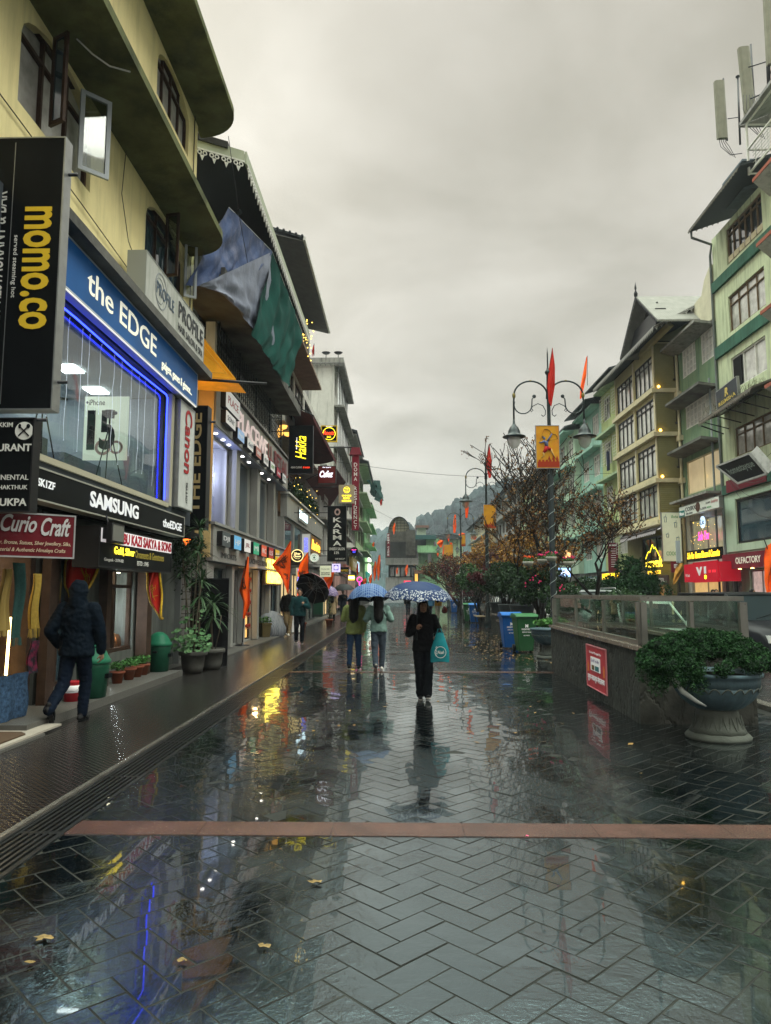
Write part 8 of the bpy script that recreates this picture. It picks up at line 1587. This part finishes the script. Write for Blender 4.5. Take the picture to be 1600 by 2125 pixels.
umbrella('purple and white flowered umbrella over the camel coat', (-3.85, 39.5, 1.98), .62, pattern_mat('violet_floral', (.10,.07,.20), 'floral', (.50,.42,.52)), (14,14), .38, .7, inner=m_navy2, handle_to=(-3.8,39.45,1.3))
walker('person in navy coat and dark trousers beside the camel coat', -3.22, 41.1, .1, 1.74, m_navy2, m_jean, z=.02)
umbrella('plain dark grey umbrella over the person in navy', (-3.2, 40.9, 2.12), .62, mat('charcoal_cloth', (.035,.04,.042), .5), (4,-4), .36, .75, inner=m_bcoat, handle_to=(-3.1,40.9,1.35))
walker('small figure in dark clothes with a pale hat behind the navy coat', -2.82, 43.5, .0, 1.60, m_bcoat, m_bpant, hair='short', z=.02); x, z = -2.82, 1.62; t = thing('hat', 'pale yellow hat on the small figure in dark clothes', 'hat', (x,43.5,z)); g = G(); g.lathe([(.13,-.10),(.12,-.08),(.10,-.03),(.06,.02),(.001,.03)], (x,43.5,z), 14); g.build('hat_body', mat('pale_yellow_cloth', (.5,.45,.22), .8), t)
walker('person in mustard jacket and cream trousers far down the street', 2.32, 45, math.pi, 1.62, m_yelj, m_offw, hair='back')
umbrella('purple umbrella over the mustard jacket', (2.25, 44.8, 1.86), .66, mat('purple_cloth', (.16,.10,.20), .45, var=.2), (8,-6), .36, .75, inner=m_navy2, handle_to=(2.2,44.9,1.2))
t = thing('handbag', 'dark red patterned handbag carried beside the mustard jacket', 'bag', (2.72,44.9,.6)); g = G(); g.lathe([(.10,0),(.17,.08),(.17,.25),(.10,.38),(.03,.45)], (2.74,44.9,.36), 14, sy=.5); g.build('bag_body', mat('dark_red_pattern', (.10,.02,.015), .6, var=.7, vs=14), t); g = G(); g.path([(2.68,44.9,.78),(2.66,44.9,.95),(2.76,44.9,.97),(2.80,44.9,.78)], .012, 5); g.build('handle', m_wood, t)
walker('person in mid blue jacket half hidden by the woman in black', 1.72, 42.5, math.pi, 1.66, m_bluej, m_bpant)
walker('dark figure under the maroon umbrella in the middle distance', .55, 50, 0, 1.68, m_bcoat, m_jean)
umbrella('dull maroon umbrella in the middle distance', (1.5, 49.5, 2.0), .70, mat('maroon_cloth', (.13,.035,.045), .5), (6,10), .4, .8, inner=m_bcoat)
walker('lone dark walker beyond the maroon umbrella', 1.42, 49.9, .3, 1.66, m_navy2, m_jean)
for k, (x, y, lb, m_) in enumerate(((11.9,27.6,'shopper with dark hair in brown top passing the red shop', m_beige),(12.3,28.8,'shopper in black near the red shop door', m_bcoat),(12.1,25.2,'shopper in red top beyond the parked cars', cloth('red_top', (.25,.03,.03))),(11.6,31.4,'shopper in navy in front of the hotel', m_navy2),(12.6,24.0,'shopper in grey outside the perfume shop', m_jean3))):
    walker(lb, x, y, .5*k, 1.68, m_, m_bpant, z=.06, group='shoppers on the far footpath')
# ================================================================== cars on the right carriageway
def car(label, x, y, rz, L_, Wd, Hh, paint, suv=True, rails=False, grille=False, z=-.08, group='cars on the right carriageway'):
    """front faces -y before turning"""
    t = thing('parked_car', label, 'car', (x,y,z), rz, group); hw = Wd/2; hb = Hh*(.65 if suv else .62); cl = .24 if suv else .18
    def sec(yy, zb, zt, w_, top=.90): return [(-w_*.86,yy,zb),(-w_*.98,yy,zb+.10),(-w_,yy,(zb+zt)/2+.05),(-w_*.985,yy,zt-.10),(-w_*top,yy,zt-.01),(-w_*.5,yy,zt+.015),(0,yy,zt+.025),(w_*.5,yy,zt+.015),(w_*top,yy,zt-.01),(w_*.985,yy,zt-.10),(w_,yy,(zb+zt)/2+.05),(w_*.98,yy,zb+.10),(w_*.86,yy,zb),(-w_*.86,yy,zb)]
    f = -L_/2; r = L_/2; hh = hb*(.93 if suv else .84)
    st_ = [(f,.40,hh*.66,hw*.80),(f+.06,.28,hh*.80,hw*.90),(f+.22,cl+.02,hh*.92,hw*.97),(f+.9,cl,hh*.99,hw),(f+L_*.27,cl,hb,hw),(0,cl,hb*1.01,hw),(r-.9,cl,hb*1.0,hw),(r-.25,cl+.05,hb*.98,hw*.97),(r-.06,.3,hb*.9,hw*.92),(r,.42,hb*.72,hw*.85)]
    g = G(); rows = [sec(*s_) for s_ in st_]; g.sheet(rows); g.add(rows[0][:-1], [tuple(range(13))]); g.add(rows[-1][:-1], [tuple(range(12,-1,-1))]); g.build('body', paint, t, local=True)
    # cabin: glass house with roof and pillars
    y0 = f+L_*.25; y1 = f+L_*.40; y2 = r-(.35 if suv else .95); y3 = r-(.12 if suv else .45); wt = hw*.76; wb = hw*.93; zt = Hh
    C_ = lambda yy, zz, w_: [(-w_,yy,zz),(w_,yy,zz)]
    g = G(); bl = [(-wb,y0,hb),(wb,y0,hb),(wb,y3,hb),(-wb,y3,hb)]; tl = [(-wt,y1,zt-.06),(wt,y1,zt-.06),(wt,y2,zt-.06),(-wt,y2,zt-.06)]
    g.add(bl+tl, [(0,1,5,4),(1,2,6,5),(2,3,7,6),(3,0,4,7)]); g.build('window_glass', mat('car_glass', (.012,.018,.02), .12, spec=.15), t, local=True)
    g = G(); tp = [[(-wt-.02,y1-.03,zt-.075),(0,y1-.05,zt-.055),(wt+.02,y1-.03,zt-.075)],[(-wt*.97,y1+.15,zt-.02),(0,y1+.1,zt),(wt*.97,y1+.15,zt-.02)],[(-wt*.97,y2-.2,zt-.02),(0,y2-.2,zt+.0),(wt*.97,y2-.2,zt-.02)],[(-wt-.02,y2+.05,zt-.08),(0,y2+.07,zt-.06),(wt+.02,y2+.05,zt-.08)]]
    g.sheet(tp, thick=(0,0,-.05)); 
    for a, b_ in zip(bl, tl): g.bar(a, b_, .035, 5)
    for s_ in (-1,1):
        for fy in (.36,.68): ya = y0+(y3-y0)*fy; yb = y1+(y2-y1)*fy; g.bar((s_*wb,ya,hb),(s_*wt,yb,zt-.06),.028,4)
        g.bar((s_*wt,y1,zt-.05),(s_*wt,y2,zt-.05),.035,5)
    g.build('roof', paint, t, local=True)
    if rails:
        for s_ in (-1,1): g = G(); g.path([(s_*wt*.93,y1+.2,zt-.01),(s_*wt*.93,y1+.3,zt+.06),(s_*wt*.93,y2-.4,zt+.06),(s_*wt*.93,y2-.3,zt-.01)], .02, 6); g.build('roof_rail', m_alu, t, local=True)
    for s_ in (-1,1):
        for yy in (f+L_*.19, r-L_*.20):
            g = G(); R_ = .36 if suv else .31; n0 = len(g.v); g.lathe([(R_*.55,-.1),(R_*.95,-.11),(R_,-.07),(R_,.07),(R_*.95,.11),(R_*.55,.1)], (0,0,0), 22); Mx = Matrix.Translation((s_*(hw-.10),yy,R_)) @ Matrix.Rotation(R(90),4,'Y'); g.v = [tuple(Mx @ Vector(p)) for p in g.v]; wh = g.build('wheel', m_blk, t, local=True)
            g = G(); g.lathe([(.02,-.08),(R_*.6,-.07),(R_*.6,.07),(.02,.08)], (0,0,0), 18); g.v = [tuple(Mx @ Vector(p)) for p in g.v]; g.build('rim', m_alu, wh, local=True)
        g = G(); g.box(s_*hw*.50, s_*hw*.86, f-.02, f+.14, hh*.68, hh*.82); g.build('headlight', mat('headlight_glass', (.5,.52,.5), .1), t, local=True)
        g = G(); g.box(s_*hw*.70, s_*hw*.9, r-.12, r+.01, hb*.62, hb*.82); g.build('tail_light', mat('tail_red', (.3,.01,.01), .3), t, local=True)
        g = G(); g.ball((s_*(hw+.10), y0+.25, hb+.06), .10,.06,.07, 10, 8); g.build('mirror', paint, t, local=True)
    g = G(); g.box(-hw*.45, hw*.45, f-.015, f+.05, hh*.60, hh*.80)
    g.build('grille', m_blk, t, local=True)
    if grille:
        for s_ in (-1,1): g = G(); c = (s_*hw*.17, f-.02, hh*.70); g.path([(c[0]+hw*.13*math.cos(a)*(1 if abs(math.cos(a))<.9 else 1), f-.022, c[2]+hh*.085*math.sin(a)) for a in [2*math.pi*q/16 for q in range(17)]], .012, 5); g.build('grille_ring', m_alu, t, local=True)
    g = G(); g.box(-.26,.26,f-.03,f,.40,.51); g.build('number_plate', m_lw, t, local=True); g = G(); g.box(-hw*.9,hw*.9,f-.02,f+.1,.26,.38); g.build('bumper', m_blk, t, local=True)
    for s_ in (-.4,.45): g = G(); g.bar((s_,y0+.02,hb+.03),(s_+.45,y0+.12,hb+.14),.008,4); g.build('wiper', m_blk, t, local=True)
    return t
def carpaint(n, c): return mat(n, c, .3, .2, spec=.25, var=.05)
m_pb = mat('black_paint', (.008,.009,.011), .35, spec=.12); m_pw = carpaint('white_car_paint', (.55,.55,.53)); m_ps = carpaint('silver_paint', (.30,.32,.33)); m_pg = carpaint('grey_paint_car', (.10,.11,.12)); m_pr = carpaint('dull_red_paint', (.18,.02,.02))
car('black SUV facing us at the right edge of the view', 7.95, 16.9, .06, 4.5, 1.85, 1.72, m_pb, grille=True)
car('white hatchback seen through the dusty glass screen', 5.9, 18.2, .05, 3.9, 1.68, 1.50, m_pw, suv=False)
car('grey saloon behind the white hatchback', 7.6, 21.8, .03, 4.3, 1.72, 1.46, m_pg, suv=False)
car('silver SUV with roof rails whose roof shows above the glass screen', 6.55, 24.6, .02, 4.5, 1.82, 1.80, m_ps, rails=True)
car('white van-like car further back beside the planters', 6.2, 30.2, 0, 4.3, 1.75, 1.75, m_pw)
car('dark car behind the white one in the row', 6.4, 35.6, 0, 4.2, 1.72, 1.5, m_pb, suv=False)
car('pale car with bright windscreen in the far row', 9.2, 27.5, math.pi, 4.2, 1.72, 1.55, m_pw, suv=False)
car('red car in the far lane near the hotel', 9.4, 33.5, math.pi, 4.2, 1.72, 1.52, m_pr, suv=False)
car('silver car in the far lane beyond the red one', 9.4, 39.5, math.pi, 4.2, 1.72, 1.52, m_ps, suv=False)
car('white car among the shrubs down the row', 6.4, 43, 0, 4.2, 1.72, 1.6, m_pw)
# ================================================================== trees, shrubs, pots
m_bark = mat('wet_bark', (.022,.019,.016), .6, var=.4, vs=7, bump=.6, bs=25)
def leafmat(name, c, c2, r=.5):
    M_ = mat(name, c, r); n = M_.node_tree.nodes; l = M_.node_tree.links; geo = n.new('ShaderNodeNewGeometry'); cr = n.new('ShaderNodeValToRGB'); l.new(geo.outputs['Random Per Island'], cr.inputs[0]); cr.color_ramp.elements[0].color = (*c,1); cr.color_ramp.elements[1].color = (*c2,1); l.new(cr.outputs[0], n['Principled BSDF'].inputs['Base Color']); return M_
def add_leaf(g, p, s, rnd):
    a = Vector((rnd.gauss(0,1), rnd.gauss(0,1), rnd.gauss(0,1))).normalized()*s; b_ = a.cross(Vector((rnd.gauss(0,1),rnd.gauss(0,1),rnd.gauss(0,1))))
    if b_.length < 1e-5: return
    b_ = b_.normalized()*s*.6; g.add([p-a, p+b_, p+a*1.1, p-b_], [(0,1,2,3)])
def tree(label, x, y, H, spread, seed, leaf=None, leaves=0, lsize=.05, levels=5, trunk=.11, th=1.3, lowleaf=0.0, base=0.0, up=.35, name='bare_tree', cat='tree', group=None, twig=.0075, leafz=None, cluster=1, lean=(0,0)):
    rnd = random.Random(seed); t = thing(name, label, cat, (x,y,base), 0, group); gb = G(); tips = []
    def grow(p, d, L_, r, lv):
        n = 3; pts = [p]; dd = d.copy(); rs = [r]
        for i in range(n):
            dd = (dd + Vector((rnd.gauss(0,.16), rnd.gauss(0,.16), rnd.gauss(0,.10)+up*.25))).normalized(); pts.append(pts[-1] + dd*L_/n); rs.append(max(twig, r*(1-.42*(i+1)/n)))
        gb.path(pts, rs, 7 if lv > 3 else (5 if lv > 1 else 3))
        if lv <= 2: tips.extend(pts[1:])
        if lv == 0: return
        k = rnd.randint(2,3) if lv < levels else rnd.randint(4,5)
        for i in range(k + (1 if lv < 4 else 0)):
            q = pts[-1] if i < 2 else pts[rnd.randint(1,n)]; a = rnd.uniform(0, 2*math.pi); sp_ = rnd.uniform(.45,.95)
            side = Vector((math.cos(a), math.sin(a), 0)); nd = (dd*math.cos(sp_) + side*math.sin(sp_)*1.1 + Vector((0,0,up*.3))).normalized(); grow(q, nd, L_*rnd.uniform(.66,.86), rs[-1]*rnd.uniform(.62,.85), lv-1)
    grow(Vector((x,y,base)), Vector((lean[0],lean[1],1)).normalized(), th, trunk, levels)
    zs = [v[2] for v in gb.v]; xs = [math.hypot(v[0]-x, v[1]-y) for v in gb.v]; kz = H/max(zs+[.1]); kx = spread/max(.1, sorted(xs)[int(len(xs)*.98)])
    sc_ = lambda p: Vector((x+(p[0]-x)*kx, y+(p[1]-y)*kx, base+(p[2]-base)*kz)); gb.v = [tuple(sc_(p)) if math.hypot(p[0]-x,p[1]-y) > trunk*1.5 else (p[0],p[1],base+(p[2]-base)*kz) for p in gb.v]
    gb.build('trunk', m_bark, t)
    if leaf:
        gl = G(); tp = [sc_(p) for p in tips]
        if leafz: tp2 = [p for p in tp if p.z < leafz or rnd.random() < lowleaf]
        else: tp2 = tp
        for k in range(leaves):
            p = rnd.choice(tp2)
            for c in range(cluster): add_leaf(gl, p + Vector((rnd.gauss(0,.05*cluster),rnd.gauss(0,.05*cluster),rnd.gauss(-.02,.05*cluster))), lsize*rnd.uniform(.6,1.3), rnd)
        gl.build('crown', leaf, t)
    return t
lf_brown = leafmat('dead_brown_leaf', (.07,.030,.014), (.19,.10,.03)); lf_ochre = leafmat('ochre_leaf', (.36,.20,.03), (.16,.055,.015)); lf_maroon = leafmat('maroon_leaf', (.10,.018,.022), (.045,.014,.016)); lf_dark = leafmat('dark_evergreen_leaf', (.010,.026,.012), (.035,.070,.026)); lf_dk2 = leafmat('deep_green_leaf', (.004,.018,.007), (.020,.060,.018), .8); lf_orange = leafmat('orange_leaf', (.40,.13,.02), (.18,.05,.015))
TG = 'trees in the central planting'
tree('tall bare tree with thin upswept twigs and few withered leaves behind the nearest lamp post', 4.75, 24.5, 7.3, 3.5, 4, lf_brown, 3400, .045, 5, .12, 1.5, .30, up=.42, group=TG, leafz=4.4, twig=.009)
tree('second bare tree with brown leaves spreading toward the hotel', 6.0, 22.5, 4.9, 2.3, 9, lf_brown, 2400, .045, 5, .09, 1.3, .5, up=.35, group=TG)
tree('tree with dense ochre and yellow leaves behind the first bare tree', 4.9, 31, 4.4, 2.4, 15, lf_ochre, 4200, .07, 5, .10, 1.1, .6, up=.25, group=TG, leafz=4.6)
tree('small tree of fine dark maroon leaves above the dark planters', 4.5, 34, 3.5, 1.9, 23, lf_maroon, 6500, .045, 5, .08, .8, up=.15, group=TG, cluster=1)
tree('reddish twiggy tree beyond the second lamp post', 4.7, 42, 4.2, 2.3, 33, lf_maroon, 2500, .06, 5, .09, .9, up=.25, group=TG)
tree('brownish bare tree in front of the green house', 4.3, 52, 4.6, 2.9, 41, lf_brown, 1800, .07, 5, .10, .8, up=.3, group=TG)
tree('far tree with orange-brown leaves at the end of the planting', 5.3, 62, 5.2, 2.8, 52, lf_orange, 2600, .09, 5, .10, 1.0, up=.3, group=TG)
tree('far ochre tree right of the orange one', 6.4, 48, 6.0, 2.8, 63, lf_ochre, 2600, .09, 5, .10, 1.2, up=.3, group=TG)
tree('low bare tree with weeping twigs close to the pavement edge', 3.9, 44, 2.9, 1.7, 72, lf_brown, 700, .05, 5, .06, .6, up=.1, group=TG)
def bush(label, x, y, z, rx, ry, rz_, n, leaf, ls, seed, name='shrub', group=None, stem=True, lobes=9, core=None):
    rnd = random.Random(seed); t = thing(name, label, 'shrub', (x,y,z-rz_), 0, group); g = G(); lb = []
    for k in range(lobes):
        a = rnd.uniform(0,6.28); e = rnd.uniform(-.5,1); q = .62; lb.append((Vector((x+rx*q*math.cos(a)*math.cos(e), y+ry*q*math.sin(a)*math.cos(e), z+rz_*q*math.sin(e))), rnd.uniform(.38,.6)))
    for k in range(n):
        c, s_ = rnd.choice(lb); d = Vector((rnd.gauss(0,1), rnd.gauss(0,1), rnd.gauss(0,1))).normalized(); rr_ = s_*(.72+.34*abs(noise.noise(c*3+d*2.4)))*rnd.uniform(.75,1.04)
        p = c + Vector((d.x*rx*rr_, d.y*ry*rr_, d.z*rz_*rr_)); add_leaf(g, p, ls*rnd.uniform(.6,1.3), rnd)
    g.build('foliage', leaf, t)
    if stem:
        g = G()
        for k in range(7): a = rnd.uniform(0,6.28); c = rnd.choice(lb)[0]; g.path([(x+.06*math.cos(a), y+.06*math.sin(a), z-rz_*1.0-stem*1.0 if stem is not True else z-rz_*1.3), ((x+c.x)/2+.05*math.cos(a), (y+c.y)/2, z-rz_*.5), tuple(c)], [.03,.02,.01], 5)
        g.build('stem', m_bark, t)
    return t
# the clipped needle bush in the big urn
rnd = random.Random(77); t = thing('needle_bush', 'wide dense dark green needle bush spilling over the big urn', 'shrub', (3.5,8.4,.72)); g = G(); g2 = G()
lobes = []
for k in range(170):
    a = rnd.uniform(0,6.28); rr_ = math.sqrt(rnd.random()); x = 3.44 + .78*rr_*math.cos(a); y = 8.4 + .48*rr_*math.sin(a); zt = .80 + .31*(1-rr_**2.4) + rnd.uniform(-.03,.04); lobes.append((Vector((x,y,zt)), rnd.uniform(.06,.10)))
for k in range(26): a = rnd.uniform(2.2,4.4); lobes.append((Vector((3.5+.80*math.cos(a)*rnd.uniform(.7,1), 8.35+.45*math.sin(a), rnd.uniform(.60,.84))), rnd.uniform(.07,.11)))
for c, s_ in lobes:
    for q in range(250):
        d = Vector((rnd.gauss(0,1), rnd.gauss(0,1), rnd.gauss(.25,1))).normalized(); p = c + d*s_*rnd.uniform(.6,1.12); add_leaf(g, p, .0135*rnd.uniform(.7,1.3), rnd)
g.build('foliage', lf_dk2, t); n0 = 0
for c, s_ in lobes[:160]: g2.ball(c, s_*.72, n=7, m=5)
g2.build('shade_core', mat('bush_shade', (.006,.012,.007), .9), t)  # dark balls that put shade between the leaves
SG = 'shrubs along the central planting'
bush('dark evergreen shrub beside the lamp pole behind the green bin', 4.5, 23.6, 1.75, .95, .9, .85, 5200, lf_dark, .05, 5, group=SG, stem=.6)
bush('shrub with pink blossoms around the foot of the lamp pole', 4.6, 20.9, 1.3, .75, .7, .7, 3600, lf_dark, .042, 6, group=SG, stem=.3)
bush('shrub rising from the dark planter nearest the bins', 4.55, 27.3, 2.0, .95, .8, .75, 4200, lf_dark, .055, 7, group=SG)
bush('shrub rising from the second dark planter', 4.35, 29.2, 2.15, 1.0, .8, .85, 4200, lf_dark, .055, 8, group=SG)
bush('round bright-edged green shrub above the middle blue bin', 4.0, 37.5, 2.3, 1.2, 1.0, .95, 4600, leafmat('mid_green_leaf', (.015,.05,.018), (.06,.12,.04)), .06, 9, group=SG, stem=.7)
bush('dark shrub under the maroon tree', 4.8, 33, 1.9, 1.1, 1.0, .8, 3600, lf_dark, .06, 10, group=SG)
bush('dark shrub mass beyond the middle blue bin', 4.8, 46, 2.0, 1.3, 1.5, 1.0, 3600, lf_dark, .07, 11, group=SG)
bush('maroon low shrub near the far glass screen', 4.6, 56, 1.9, 1.2, 1.5, .9, 3000, lf_maroon, .07, 12, group=SG)
bush('leafy shrub on the stairwell parapet side nearest the pole', 5.2, 17.6, 1.25, .75, .8, .55, 3000, lf_dark, .042, 13, group=SG, stem=.4)
bush('low fresh green ferns in the grey bowl urn', 3.78, 18.4, .88, .48, .45, .16, 1200, leafmat('fern_leaf', (.03,.10,.02), (.08,.20,.05)), .05, 14, name='fern', stem=False)
bush('dark conical cypress-like bush in front of the hotel', 9.0, 28.6, 1.9, 1.15, 1.1, 1.35, 6500, lf_dk2, .055, 15, group=SG, stem=.5)
bush('second dark conifer bush beside the cypress-like one', 10.0, 30.2, 1.7, 1.1, 1.0, 1.1, 4500, lf_dk2, .055, 16, group=SG, stem=.5)
bush('low spreading shrub at the divider behind the parked cars', 8.2, 30, 1.5, 1.3, .9, .9, 3500, lf_dark, .06, 17, group=SG, stem=.5)
rr = random.Random(2); t = thing('rose_bush', 'scattered pink and red roses among the dark shrubs by the lamp pole', 'flowers', (4.5,21,1.4)); g = G()
for (px, py, Y_) in ((1106,1196,20.5),(1108,1203,20.4),(1122,1207,20.6),(1091,1210,22),(1167,1222,20.2),(1165,1214,20.3),(1150,1192,20.5)):
    x, z = onY(px, py, Y_)
    for q in range(3): g.ball((x+rr.gauss(0,.03), Y_+rr.gauss(0,.03), z+rr.gauss(0,.03)), .024, n=6, m=4)
g.build('blossom', m_pink, t)
# left pots: geranium, tall cordyline, spiky palm, trellis
def rosette(g, c, n, L_, rnd, droop=.35, w_=.02, upb=.4):
    for k in range(n):
        a = rnd.uniform(0,6.28); e = rnd.uniform(-.25,1.25); d = Vector((math.cos(a)*math.cos(e), math.sin(a)*math.cos(e), math.sin(e))); l_ = L_*rnd.uniform(.7,1.1); sd = Vector((-math.sin(a), math.cos(a), 0))*w_*rnd.uniform(.7,1.2); c = Vector(c); pts = []
        for q in range(6): f = q/5; pts.append(c + d*l_*f + Vector((0,0,-droop*l_*f*f)))
        V = []
        for q, p in enumerate(pts): ww = math.sin(math.pi*min(.98,(q+.6)/5.8)); V += [p-sd*ww, p+sd*ww]
        g.add(V, [(2*q,2*q+1,2*q+3,2*q+2) for q in range(5)])
lf_spike = leafmat('spiky_leaf', (.02,.05,.022), (.06,.11,.05), .4); rr = random.Random(14)
t = thing('cordyline', 'tall thin-stemmed cordyline with spiky heads growing from the first large pot', 'plant', (-4.18,14.75,.45)); g = G(); gl = G()
for (dx, dy, h, b_) in ((-.05,0,2.05,.1),(.08,.1,2.55,-.05),(.02,-.05,1.45,.12),(-.1,.1,1.9,-.2)): g.path([(-4.18+dx,14.75+dy,.4),(-4.18+dx+b_*.4,14.75+dy,.4+h*.5),(-4.18+dx+b_,14.75+dy,.4+h)], [.02,.016,.013], 6); rosette(gl, (-4.18+dx+b_,14.75+dy,.4+h), 46, .46, rr); rosette(gl, (-4.18+dx+b_*.9,14.75+dy,.4+h-.3), 22, .4, rr, .6)
g.build('stem', mat('pale_stem', (.16,.14,.10), .7), t); gl.build('leaves', lf_spike, t)
t = thing('dracaena', 'big spiky dark dracaena in the second large pot in front of the black panel', 'plant', (-3.98,15.45,.45)); g = G(); gl = G(); g.path([(-3.98,15.45,.4),(-4.0,15.4,1.0),(-3.95,15.35,1.35)], [.03,.025,.02], 6); rosette(gl, (-3.95,15.35,1.38), 70, .62, rr, .45, .026); rosette(gl, (-3.98,15.4,1.1), 40, .5, rr, .6, .024)
g.path([(-3.92,15.45,.4),(-3.80,15.3,.8),(-3.74,15.2,1.15)], [.012,.01,.008], 5); g.build('stem', MATS['pale_stem'], t); gl.build('leaves', lf_spike, t)
t = thing('geranium', 'pale round-leaved geranium filling the first large pot', 'plant', (-4.18,14.7,.45)); g = G(); r_ = random.Random(5)
for k in range(230):
    a = r_.uniform(0,6.28); q = math.sqrt(r_.random()); zz = .46 + r_.random()**1.6*(.95 if r_.random() < .4 else .45); rr_ = .40*q*(1 if zz < .9 else .6); p = Vector((-4.2+rr_*math.cos(a), 14.65+rr_*math.sin(a)*.8, zz)); nrm = Vector((r_.gauss(0,.5), -.6+r_.gauss(0,.4), .8)).normalized(); u = nrm.cross(Vector((1,0,.1))).normalized(); v = nrm.cross(u); s_ = r_.uniform(.025,.055)
    g.add([p] + [p + (u*math.cos(b_)+v*math.sin(b_))*s_*(1 if q2 % 2 else .86) + nrm*.008 for q2, b_ in enumerate([2*math.pi*i/10 for i in range(10)])], [(0,i+1,(i+1)%10+1) for i in range(10)])
g.build('leaves', leafmat('geranium_leaf', (.05,.13,.05), (.12,.22,.10), .5), t)
t = thing('trellis', 'dark wooden lattice screen behind the tall pot plants', 'trellis', (-4.7,15.95,0)); g = G()
for k in range(7): g.bar((-5.05+k*.11,15.98,.1),(-5.05+k*.11,15.98,2.3),.012,4)
for k in range(14): g.bar((-5.08,15.97,.2+k*.16),(-4.36,15.97,.2+k*.16),.010,4)
g.build('lattice', m_wood, t)
t = thing('hanging_vine', 'trailing creeper under the black box sign above the pot plants', 'vine', (-4.7,15.6,2.8)); g = G(); r_ = random.Random(3)
for k in range(900): add_leaf(g, Vector((r_.uniform(-5.0,-4.3), r_.uniform(15.4,16.0), 2.75-abs(r_.gauss(0,.45)))), .04, r_)
g.build('leaves', lf_dark, t)
t = thing('balcony_plants', 'planting with tiny lights along the terrace restaurant railing', 'plants', (-4.7,35,6.2)); g = G(); r_ = random.Random(8)
for k in range(2600): add_leaf(g, Vector((r_.uniform(-4.95,-4.5), r_.uniform(31,40), 5.9+abs(r_.gauss(0,.28)))), .07, r_)
g.build('foliage', lf_dark, t); g = G(); fairy(g, [(-4.6,31+k*.9,6.2) for k in range(10)], 40, r_, .25, .02); g.build('light', MATS['fairy'], t)
t = thing('roof_weeds', 'dry weeds growing on the tin awning of the tall sage green front', 'weeds', (13,27,9.2)); g = G(); r_ = random.Random(9)
for k in range(260): p = Vector((r_.uniform(12.7,13.7), r_.uniform(25.6,30), 8.95+r_.uniform(0,.25))); q = p + Vector((r_.gauss(0,.08), r_.gauss(0,.08), r_.uniform(.1,.35))); g.bar(p, q, .006, 3)
g.build('stalk', mat('dry_weed', (.10,.10,.05), .9), t)
# fallen leaves
r_ = random.Random(21); g = G()
for k in range(1050):
    if r_.random() < .72: x = r_.gauss(2.75,.55); y = r_.uniform(17.5,32)
    else: x = r_.uniform(-1.5,4.2); y = r_.uniform(8,45)
    if x > 4.1 or (2.85 < x and y < 16.2): continue
    s_ = r_.uniform(.02,.05); a = r_.uniform(0,6.28); p = Vector((x,y,.007+r_.uniform(0,.004))); u = Vector((math.cos(a),math.sin(a),r_.uniform(-.15,.25)))*s_; v = Vector((-math.sin(a),math.cos(a),r_.uniform(-.1,.2)))*s_*.6; g.add([p-u, p+v, p+u, p-v], [(0,1,2,3)])
stuff(g.build('fallen_leaves', leafmat('fallen_leaf', (.24,.15,.05), (.08,.04,.015), .5)), 'yellow-brown fallen leaves strewn over the wet paving', 'leaves')
for k, (px, py, lb, s_) in enumerate(((655,1831,'crumpled pale leaf on the paving just below the red band',.055),(90,1947,'crumpled pale leaf at the lower left of the paving',.06),(547,1965,'small curled pale leaf among the lower slabs',.04),(378,1994,'thin straw-coloured leaf near the lower slabs centre',.035),(64,1998,'flat yellowish leaf scrap by the lower left joints',.035),(1094,1737,'tiny pink petal on the wet paving below the band',.02),(1330,1606,'small yellow-green leaf scrap near the big urn',.02))):
    x, y = onZ(px, py, .01); r_ = random.Random(k); t = thing('fallen_leaf', lb, 'leaf', (x,y,.01), 0, 'single leaves on the paving'); n = 12; s_ *= .62; g = G(); ring1 = [(x+s_*(1+.45*math.sin(q*2.3+k))*math.cos(2*math.pi*q/n), y+s_*(.7+.3*math.cos(q*1.7))*math.sin(2*math.pi*q/n), .010+r_.uniform(0,.012)) for q in range(n)]
    g.add([(x,y,.02)]+ring1, [(0,i+1,(i+1)%n+1) for i in range(n)]); g.build('leaf_blade', mat('pink_petal', (.6,.1,.2), .6) if 'pink' in lb else mat('pale_dead_leaf', (.17,.12,.05), .6, var=.4, vs=30), t)
